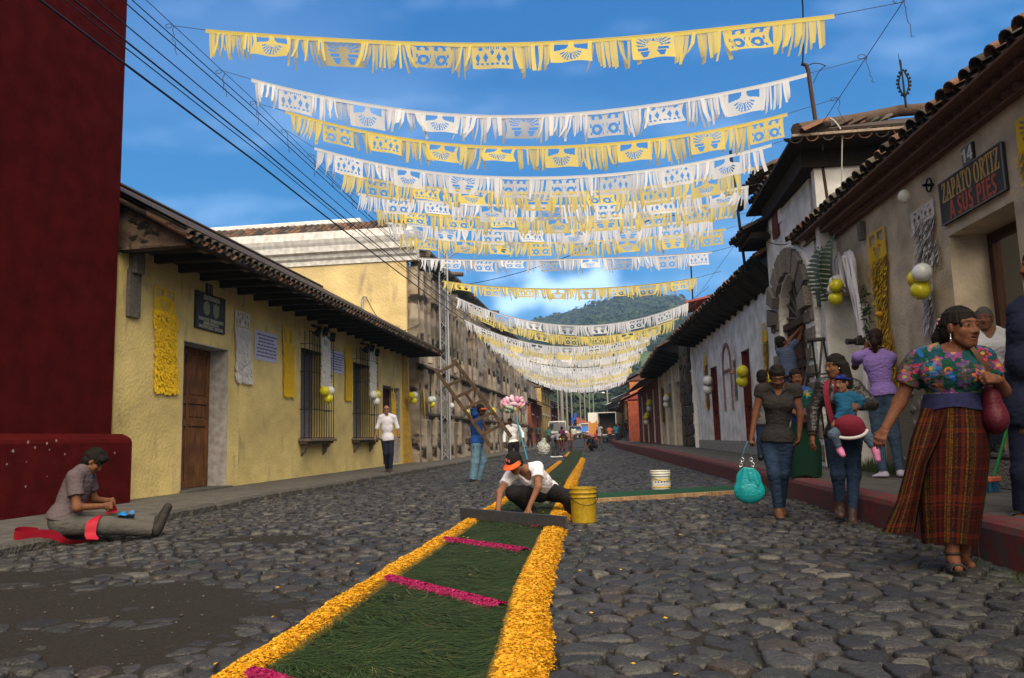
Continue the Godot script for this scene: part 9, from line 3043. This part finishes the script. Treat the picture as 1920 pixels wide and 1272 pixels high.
	figure({"at": Vector3(3.620, 0.620, -8.600), "yaw": -0.398, "j": {"pel": Vector3(0.224, 0.704, 0.000), "neck": Vector3(0.238, 1.255, 0.000), "head": Vector3(0.206, 1.367, 0.030), "sa": Vector3(0.118, 1.190, 0.000), "sb": Vector3(0.393, 1.165, 0.000), "ea": Vector3(0.089, 0.927, 0.050), "eb": Vector3(0.382, 0.905, 0.050), "wa": Vector3(0.142, 0.726, 0.150), "wb": Vector3(0.304, 0.748, 0.200), "ha": Vector3(0.169, 0.659, 0.000), "hb": Vector3(0.270, 0.654, 0.000), "ka": Vector3(0.137, 0.375, 0.020), "kb": Vector3(0.238, 0.371, 0.020), "fa": Vector3(0.114, 0.063, 0.000), "fb": Vector3(0.215, 0.062, 0.000), "ta": Vector3(0.098, 0.014, 0.120), "tb": Vector3(0.221, 0.012, 0.120)}, "label": "grey haired woman in a white V-neck top standing on the shop step", "w": 1.15, "k": 1.0, "res": 0.012, "female": 1.0, "look": Vector3(-0.15, -0.05, 0.0), "kind": "whitetop"})
	figure({"at": Vector3(2.900, 0.300, -5.620), "yaw": -0.476, "j": {"pel": Vector3(-0.127, 0.689, 0.000), "neck": Vector3(-0.057, 1.444, 0.000), "head": Vector3(-0.018, 1.660, 0.000), "sa": Vector3(-0.143, 1.363, 0.000), "sb": Vector3(0.024, 1.367, -0.200), "ea": Vector3(-0.194, 0.946, 0.000), "eb": Vector3(0.039, 0.976, -0.200), "wa": Vector3(-0.209, 0.621, 0.080), "wb": Vector3(0.004, 0.614, -0.100), "ha": Vector3(-0.173, 0.620, 0.000), "hb": Vector3(-0.085, 0.617, -0.100), "ka": Vector3(-0.204, 0.268, 0.050), "kb": Vector3(-0.110, 0.260, -0.100), "fa": Vector3(-0.239, 0.012, 0.000), "fb": Vector3(-0.122, 0.004, -0.120), "ta": Vector3(-0.304, -0.018, 0.080), "tb": Vector3(-0.174, -0.023, -0.020)}, "label": "person in a dark navy suit cut off by the right edge", "w": 1.1, "k": 1.0, "res": 0.016, "female": 0.0, "look": Vector3(-1.2, 0.0, 0.0), "kind": "suit"})
	figure({"at": Vector3(2.950, 0.300, -14.300), "yaw": -0.203, "j": {"pel": Vector3(0.138, 1.635, 0.000), "neck": Vector3(0.112, 2.080, -0.020), "head": Vector3(0.044, 2.155, 0.000), "sa": Vector3(-0.000, 2.001, 0.000), "sb": Vector3(0.238, 2.111, -0.050), "ea": Vector3(0.201, 2.227, -0.100), "eb": Vector3(0.347, 2.211, -0.150), "wa": Vector3(0.398, 2.433, -0.220), "wb": Vector3(0.451, 2.506, -0.250), "ha": Vector3(0.090, 1.590, 0.000), "hb": Vector3(0.179, 1.585, 0.000), "ka": Vector3(0.068, 1.272, -0.020), "kb": Vector3(0.180, 1.269, -0.050), "fa": Vector3(0.045, 0.932, -0.050), "fb": Vector3(0.145, 0.928, -0.050), "ta": Vector3(0.053, 0.887, -0.200), "tb": Vector3(0.154, 0.883, -0.200)}, "label": "man in a blue striped T-shirt reaching up to the stone portal", "w": 1.0, "k": 1.0, "res": 0.014, "female": 0.0, "look": Vector3(2.2, 0.3, 0.0), "back": true, "kind": "bluestripe"})
	figure({"at": Vector3(2.150, 0.300, -12.400), "yaw": -0.172, "j": {"pel": Vector3(0.087, 0.757, 0.000), "neck": Vector3(0.123, 1.309, 0.000), "head": Vector3(0.127, 1.424, 0.000), "sa": Vector3(0.058, 1.263, 0.000), "sb": Vector3(0.190, 1.257, 0.000), "ea": Vector3(0.029, 1.068, 0.000), "eb": Vector3(0.192, 1.061, 0.000), "wa": Vector3(0.033, 0.879, 0.050), "wb": Vector3(0.172, 0.874, 0.050), "ha": Vector3(0.052, 0.701, 0.000), "hb": Vector3(0.122, 0.699, 0.000), "ka": Vector3(0.036, 0.451, 0.000), "kb": Vector3(0.106, 0.449, 0.000), "fa": Vector3(0.022, 0.234, 0.000), "fb": Vector3(0.091, 0.233, 0.000), "ta": Vector3(0.020, 0.191, -0.100), "tb": Vector3(0.090, 0.189, -0.100)}, "label": "dark haired boy mostly hidden behind the woman in the black blouse", "w": 0.9, "k": 0.86, "res": 0.016, "female": 0.0, "look": Vector3(2.6, 0.0, 0.0), "back": true, "kind": "boy"})
	figure({"at": Vector3(-0.980, 0.050, -8.950), "yaw": 0.109, "j": {"pel": Vector3(0.179, 0.219, -0.220), "neck": Vector3(-0.064, 0.505, 0.180), "head": Vector3(-0.179, 0.583, 0.300), "sa": Vector3(-0.237, 0.425, 0.120), "sb": Vector3(0.076, 0.523, 0.200), "ea": Vector3(-0.344, 0.268, 0.300), "eb": Vector3(0.076, 0.319, 0.360), "wa": Vector3(-0.362, 0.097, 0.500), "wb": Vector3(-0.028, 0.110, 0.420), "ha": Vector3(0.114, 0.216, -0.160), "hb": Vector3(0.228, 0.219, -0.200), "ka": Vector3(-0.199, 0.254, 0.280), "kb": Vector3(0.402, 0.190, 0.200), "fa": Vector3(0.005, 0.024, -0.020), "fb": Vector3(0.447, -0.011, 0.100), "ta": Vector3(0.069, 0.001, 0.120), "tb": Vector3(0.460, -0.027, 0.240)}, "label": "man in white V-neck T-shirt and black cap crouching over the carpet", "w": 1.05, "k": 1.0, "res": 0.011, "female": 0.0, "look": Vector3(-0.55, -0.65, 0.1), "kind": "croucher", "curl_a": 0.7, "curl_b": 0.9, "palm_a": Vector3(0.3, 0, -1), "palm_b": Vector3(-0.2, -1, 0.0), "dir_a": Vector3(0.02, -0.9, 0.35)})
	figure({"at": Vector3(-5.080, 0.120, -6.900), "yaw": 0.635, "j": {"pel": Vector3(-0.107, 0.130, -0.130), "neck": Vector3(0.060, 0.602, -0.160), "head": Vector3(0.137, 0.673, -0.160), "sa": Vector3(-0.023, 0.537, 0.040), "sb": Vector3(0.088, 0.530, -0.340), "ea": Vector3(0.005, 0.253, 0.100), "eb": Vector3(0.153, 0.290, -0.380), "wa": Vector3(0.227, 0.247, 0.000), "wb": Vector3(0.279, 0.283, -0.200), "ha": Vector3(-0.104, 0.096, -0.020), "hb": Vector3(-0.085, 0.094, -0.240), "ka": Vector3(0.273, 0.060, 0.000), "kb": Vector3(0.361, 0.081, -0.260), "fa": Vector3(0.675, -0.012, -0.020), "fb": Vector3(0.710, 0.036, -0.220), "ta": Vector3(0.759, 0.101, -0.020), "tb": Vector3(0.817, 0.184, -0.220)}, "label": "man in grey T-shirt sitting on the left kerb sewing red cloth", "w": 1.05, "k": 1.0, "res": 0.011, "female": 0.0, "look": Vector3(1.35, -0.75, 0.0), "kind": "sitter", "curl_a": 0.9, "curl_b": 0.9, "palm_a": Vector3(0, -0.3, -1), "palm_b": Vector3(0, -0.3, 1), "thumb_a": -1.0, "front": Vector3(1, 0.1, 0)})
	figure({"at": Vector3(-2.880, 0.020, -15.900), "yaw": 0.179, "j": {"pel": Vector3(0.042, 0.824, 0.000), "neck": Vector3(0.049, 1.393, 0.000), "head": Vector3(0.138, 1.480, 0.000), "sa": Vector3(0.005, 1.405, 0.150), "sb": Vector3(0.055, 1.407, -0.180), "ea": Vector3(-0.018, 1.599, 0.180), "eb": Vector3(0.161, 1.266, -0.300), "wa": Vector3(-0.122, 1.765, 0.100), "wb": Vector3(0.231, 1.114, -0.200), "ha": Vector3(0.035, 0.760, 0.080), "hb": Vector3(0.057, 0.758, -0.100), "ka": Vector3(0.000, 0.423, 0.080), "kb": Vector3(0.156, 0.446, -0.100), "fa": Vector3(-0.048, 0.065, 0.060), "fb": Vector3(0.025, 0.038, -0.100), "ta": Vector3(0.144, -0.028, 0.070), "tb": Vector3(0.162, -0.035, -0.100)}, "label": "man in bright blue T-shirt and pale jeans carrying a wooden ladder", "w": 1.05, "k": 1.0, "res": 0.014, "female": 0.0, "look": Vector3(1.4, 0.0, 0.0), "kind": "ladder", "curl_a": 1.3, "curl_b": 0.9, "front": Vector3(1, 0, 0)})
	figure({"at": Vector3(-6.020, 0.120, -20.300), "yaw": 0.288, "j": {"pel": Vector3(0.001, 0.874, 0.000), "neck": Vector3(-0.024, 1.509, 0.000), "head": Vector3(-0.027, 1.638, 0.030), "sa": Vector3(-0.178, 1.438, 0.000), "sb": Vector3(0.179, 1.429, 0.000), "ea": Vector3(-0.278, 1.156, 0.000), "eb": Vector3(0.265, 1.142, 0.000), "wa": Vector3(-0.324, 0.918, 0.100), "wb": Vector3(0.293, 0.866, 0.050), "ha": Vector3(-0.082, 0.815, 0.000), "hb": Vector3(0.076, 0.810, 0.000), "ka": Vector3(-0.049, 0.462, 0.050), "kb": Vector3(0.082, 0.477, 0.120), "fa": Vector3(-0.017, 0.053, -0.100), "fb": Vector3(0.070, 0.057, 0.100), "ta": Vector3(-0.035, 0.006, 0.050), "tb": Vector3(0.078, -0.016, 0.240)}, "label": "bald man in sunglasses and white shirt walking past the yellow house", "w": 1.05, "k": 1.0, "res": 0.015, "female": 0.0, "look": Vector3(0.0, 0.0, 0.0), "kind": "walker"})
	figure({"at": Vector3(-3.800, 0.020, -29.200), "yaw": 0.129, "j": {"pel": Vector3(-0.008, 0.679, 0.000), "neck": Vector3(-0.078, 1.378, 0.000), "head": Vector3(-0.128, 1.518, 0.040), "sa": Vector3(-0.259, 1.293, 0.000), "sb": Vector3(0.195, 1.296, 0.000), "ea": Vector3(-0.352, 0.970, 0.000), "eb": Vector3(0.331, 1.055, 0.000), "wa": Vector3(-0.359, 0.660, 0.100), "wb": Vector3(0.357, 0.817, 0.200), "ha": Vector3(-0.129, 0.594, 0.000), "hb": Vector3(0.109, 0.588, 0.000), "ka": Vector3(-0.137, 0.301, 0.050), "kb": Vector3(0.100, 0.293, 0.000), "fa": Vector3(-0.145, 0.021, 0.000), "fb": Vector3(0.093, 0.023, 0.000), "ta": Vector3(-0.160, -0.018, 0.150), "tb": Vector3(0.106, -0.011, 0.150)}, "label": "candy floss seller in white shirt and black trousers with a blue pole", "w": 1.0, "k": 1.0, "res": 0.018, "female": 0.0, "look": Vector3(-0.2, -0.25, 0.0), "kind": "vendor", "curl_b": 1.2})
	bystanders()
func bystander(label: String, x: float, z: float, h: float, facing: float, pose: String, top: Color, legs: Color, extra := {}) -> void:
	var g := rise(z)
	if extra.has("g"): g = extra.g
	var s := h / 1.68
	var j := {}
	if pose == "stand":
		j = {"pel": Vector3(0, 0.93, 0), "neck": Vector3(0, 1.42, 0), "head": Vector3(0, 1.57, 0.02), "sa": Vector3(-0.18, 1.37, 0), "sb": Vector3(0.18, 1.37, 0), "ea": Vector3(-0.24, 1.1, -0.03), "eb": Vector3(0.24, 1.1, -0.02), "wa": Vector3(-0.24, 0.88, 0.06), "wb": Vector3(0.23, 0.88, 0.07), "ha": Vector3(-0.09, 0.9, 0), "hb": Vector3(0.09, 0.9, 0), "ka": Vector3(-0.1, 0.48, 0.05), "kb": Vector3(0.1, 0.48, -0.02), "fa": Vector3(-0.1, 0.08, 0.06), "fb": Vector3(0.1, 0.08, -0.12), "ta": Vector3(-0.11, 0.03, 0.2), "tb": Vector3(0.11, 0.03, 0.02)}
	elif pose == "bend":
		j = {"pel": Vector3(0, 0.9, -0.12), "neck": Vector3(0, 1.02, 0.36), "head": Vector3(0, 0.98, 0.52), "sa": Vector3(-0.18, 1.0, 0.3), "sb": Vector3(0.18, 1.0, 0.3), "ea": Vector3(-0.2, 0.72, 0.36), "eb": Vector3(0.2, 0.72, 0.36), "wa": Vector3(-0.14, 0.46, 0.42), "wb": Vector3(0.14, 0.44, 0.44), "ha": Vector3(-0.1, 0.88, -0.12), "hb": Vector3(0.1, 0.88, -0.12), "ka": Vector3(-0.12, 0.48, -0.02), "kb": Vector3(0.12, 0.48, 0.0), "fa": Vector3(-0.12, 0.08, -0.1), "fb": Vector3(0.12, 0.08, 0.0), "ta": Vector3(-0.12, 0.03, 0.06), "tb": Vector3(0.12, 0.03, 0.16)}
	else:
		j = {"pel": Vector3(0, 0.34, -0.2), "neck": Vector3(0, 0.78, 0.12), "head": Vector3(0, 0.86, 0.26), "sa": Vector3(-0.18, 0.75, 0.08), "sb": Vector3(0.18, 0.75, 0.08), "ea": Vector3(-0.2, 0.48, 0.24), "eb": Vector3(0.2, 0.48, 0.24), "wa": Vector3(-0.12, 0.26, 0.38), "wb": Vector3(0.12, 0.26, 0.38), "ha": Vector3(-0.1, 0.32, -0.2), "hb": Vector3(0.1, 0.32, -0.2), "ka": Vector3(-0.16, 0.5, 0.18), "kb": Vector3(0.16, 0.46, 0.2), "fa": Vector3(-0.14, 0.08, 0.0), "fb": Vector3(0.14, 0.08, 0.02), "ta": Vector3(-0.15, 0.03, 0.16), "tb": Vector3(0.15, 0.03, 0.18)}
	for k in j: j[k] = j[k] * s
	var key := "%d_%d" % [int(top.r * 1000) + int(top.b * 777), int(top.g * 1000)]
	var wear := {"top": fabric("far_" + key, top), "sleeve": 0.8, "loose": 0.02, "hem": -0.06, "legs": fabric("farleg_%d_%d" % [int(legs.r * 1000), int(legs.b * 1000)], legs), "leg_loose": 0.018, "shoes": mat("black_shoe", lin(0.012, 0.012, 0.012), {"rough": 0.5}), "hair": "short"}
	wear.merge(extra, true)
	var look := Vector3(0, -0.7 if pose != "stand" else 0.0, 0)
	figure({"label": label, "at": Vector3(x, g, z), "yaw": facing, "j": j, "w": 1.05, "k": s, "res": 0.026 if z > -60 else 0.034, "look": look, "wear": wear, "group": "people down the street"})
func bystanders() -> void:
	bystander("worker in a yellow shirt bending over the far left border of the carpet", -3.3, -43.5, 1.6, 1.3, "bend", lin(0.42, 0.33, 0.04), lin(0.05, 0.05, 0.06))
	bystander("worker in a navy and white striped shirt stooping over the carpet edge", -2.95, -38.5, 1.62, 0.9, "bend", lin(0.06, 0.07, 0.12), lin(0.06, 0.06, 0.075), {"top": stripe_mat("navy_stripe", lin(0.018, 0.02, 0.05), lin(0.4, 0.4, 0.45), 26.0)})
	bystander("person in plum clothes standing left of the carpet with back turned", -3.1, -45.5, 1.5, 2.6, "stand", lin(0.085, 0.02, 0.07), lin(0.045, 0.012, 0.035))
	bystander("child in a pink flowered top behind the plum person", -2.75, -47.5, 1.3, 0.4, "stand", lin(0.3, 0.14, 0.12), lin(0.08, 0.04, 0.05))
	bystander("worker in a red and white striped shirt leaning over on the right of the carpet", -1.55, -49.0, 1.6, -1.0, "bend", lin(0.2, 0.04, 0.06), lin(0.03, 0.03, 0.035), {"top": stripe_mat("red_stripe", lin(0.22, 0.035, 0.06), lin(0.3, 0.2, 0.22), 16.0)})
	bystander("worker in dark navy crouching at the far right border", -1.35, -44.5, 1.65, -1.1, "crouch", lin(0.014, 0.016, 0.035), lin(0.012, 0.013, 0.02))
	bystander("child in a bright red top behind the crouching workers", -1.2, -50.5, 1.25, 0.3, "stand", lin(0.42, 0.03, 0.03), lin(0.06, 0.03, 0.03))
	bystander("man in a pale grey sleeveless shirt standing right of the crouching workers", -0.95, -47.0, 1.68, -0.9, "stand", lin(0.3, 0.31, 0.34), lin(0.08, 0.085, 0.09), {"sleeve": 0.2})
	bystander("man in a white hat and wine red shirt on the right pavement", 1.05, -58.5, 1.35, 2.8, "stand", lin(0.11, 0.015, 0.035), lin(0.05, 0.09, 0.18), {"cap": [lin(0.65, 0.65, 0.65), lin(0.6, 0.6, 0.6), false], "g": rise(-58.5) + 0.42})
	var L := ["grey shirted man on the left pavement past the convent", "man in black beside the grey shirted man on the left", "man in a dark green shirt walking on the left pavement", "woman in a teal top on the far left pavement", "woman in a pink top on the far left pavement", "tall person in black on the far left pavement"]
	var C := [lin(0.25, 0.24, 0.23), lin(0.02, 0.02, 0.022), lin(0.04, 0.055, 0.05), lin(0.03, 0.14, 0.14), lin(0.35, 0.16, 0.2), lin(0.015, 0.015, 0.018)]
	for i in 6:
		bystander(L[i], [-6.2, -5.95, -6.1, -5.9, -6.0, -6.3][i], [-53.0, -54.5, -62.0, -69.0, -74.0, -78.0][i], [1.62, 1.66, 1.72, 1.6, 1.58, 1.74][i], [0.3, -0.4, 2.9, 0.2, 0.6, 3.0][i], "stand", C[i], lin(0.03, 0.03, 0.035) if i else lin(0.3, 0.27, 0.22), {"g": rise(-60.0) + 0.12})
	L = ["person in a blue top near the truck at right", "person in dark clothes beside the truck", "man in black on the right pavement by the far shops", "second dark figure on the right pavement", "porter in an orange top inside the truck opening", "man in a pale shirt standing among the parked cars"]
	C = [lin(0.04, 0.2, 0.32), lin(0.02, 0.02, 0.025), lin(0.012, 0.012, 0.014), lin(0.02, 0.02, 0.02), lin(0.45, 0.14, 0.06), lin(0.4, 0.42, 0.36)]
	for i in 6:
		bystander(L[i], [0.05, 0.3, 0.95, 0.75, -0.5, -4.2][i], [-62.0, -63.5, -66.0, -68.5, -66.0, -79.0][i], [1.6, 1.62, 1.8, 1.7, 1.55, 1.7][i], [0.4, 2.6, 3.0, 0.3, 0.1, 0.2][i], "stand", C[i], lin(0.03, 0.035, 0.05), {"g": rise(-66.0) + (0.2 if i in [2, 3] else 0.0)})
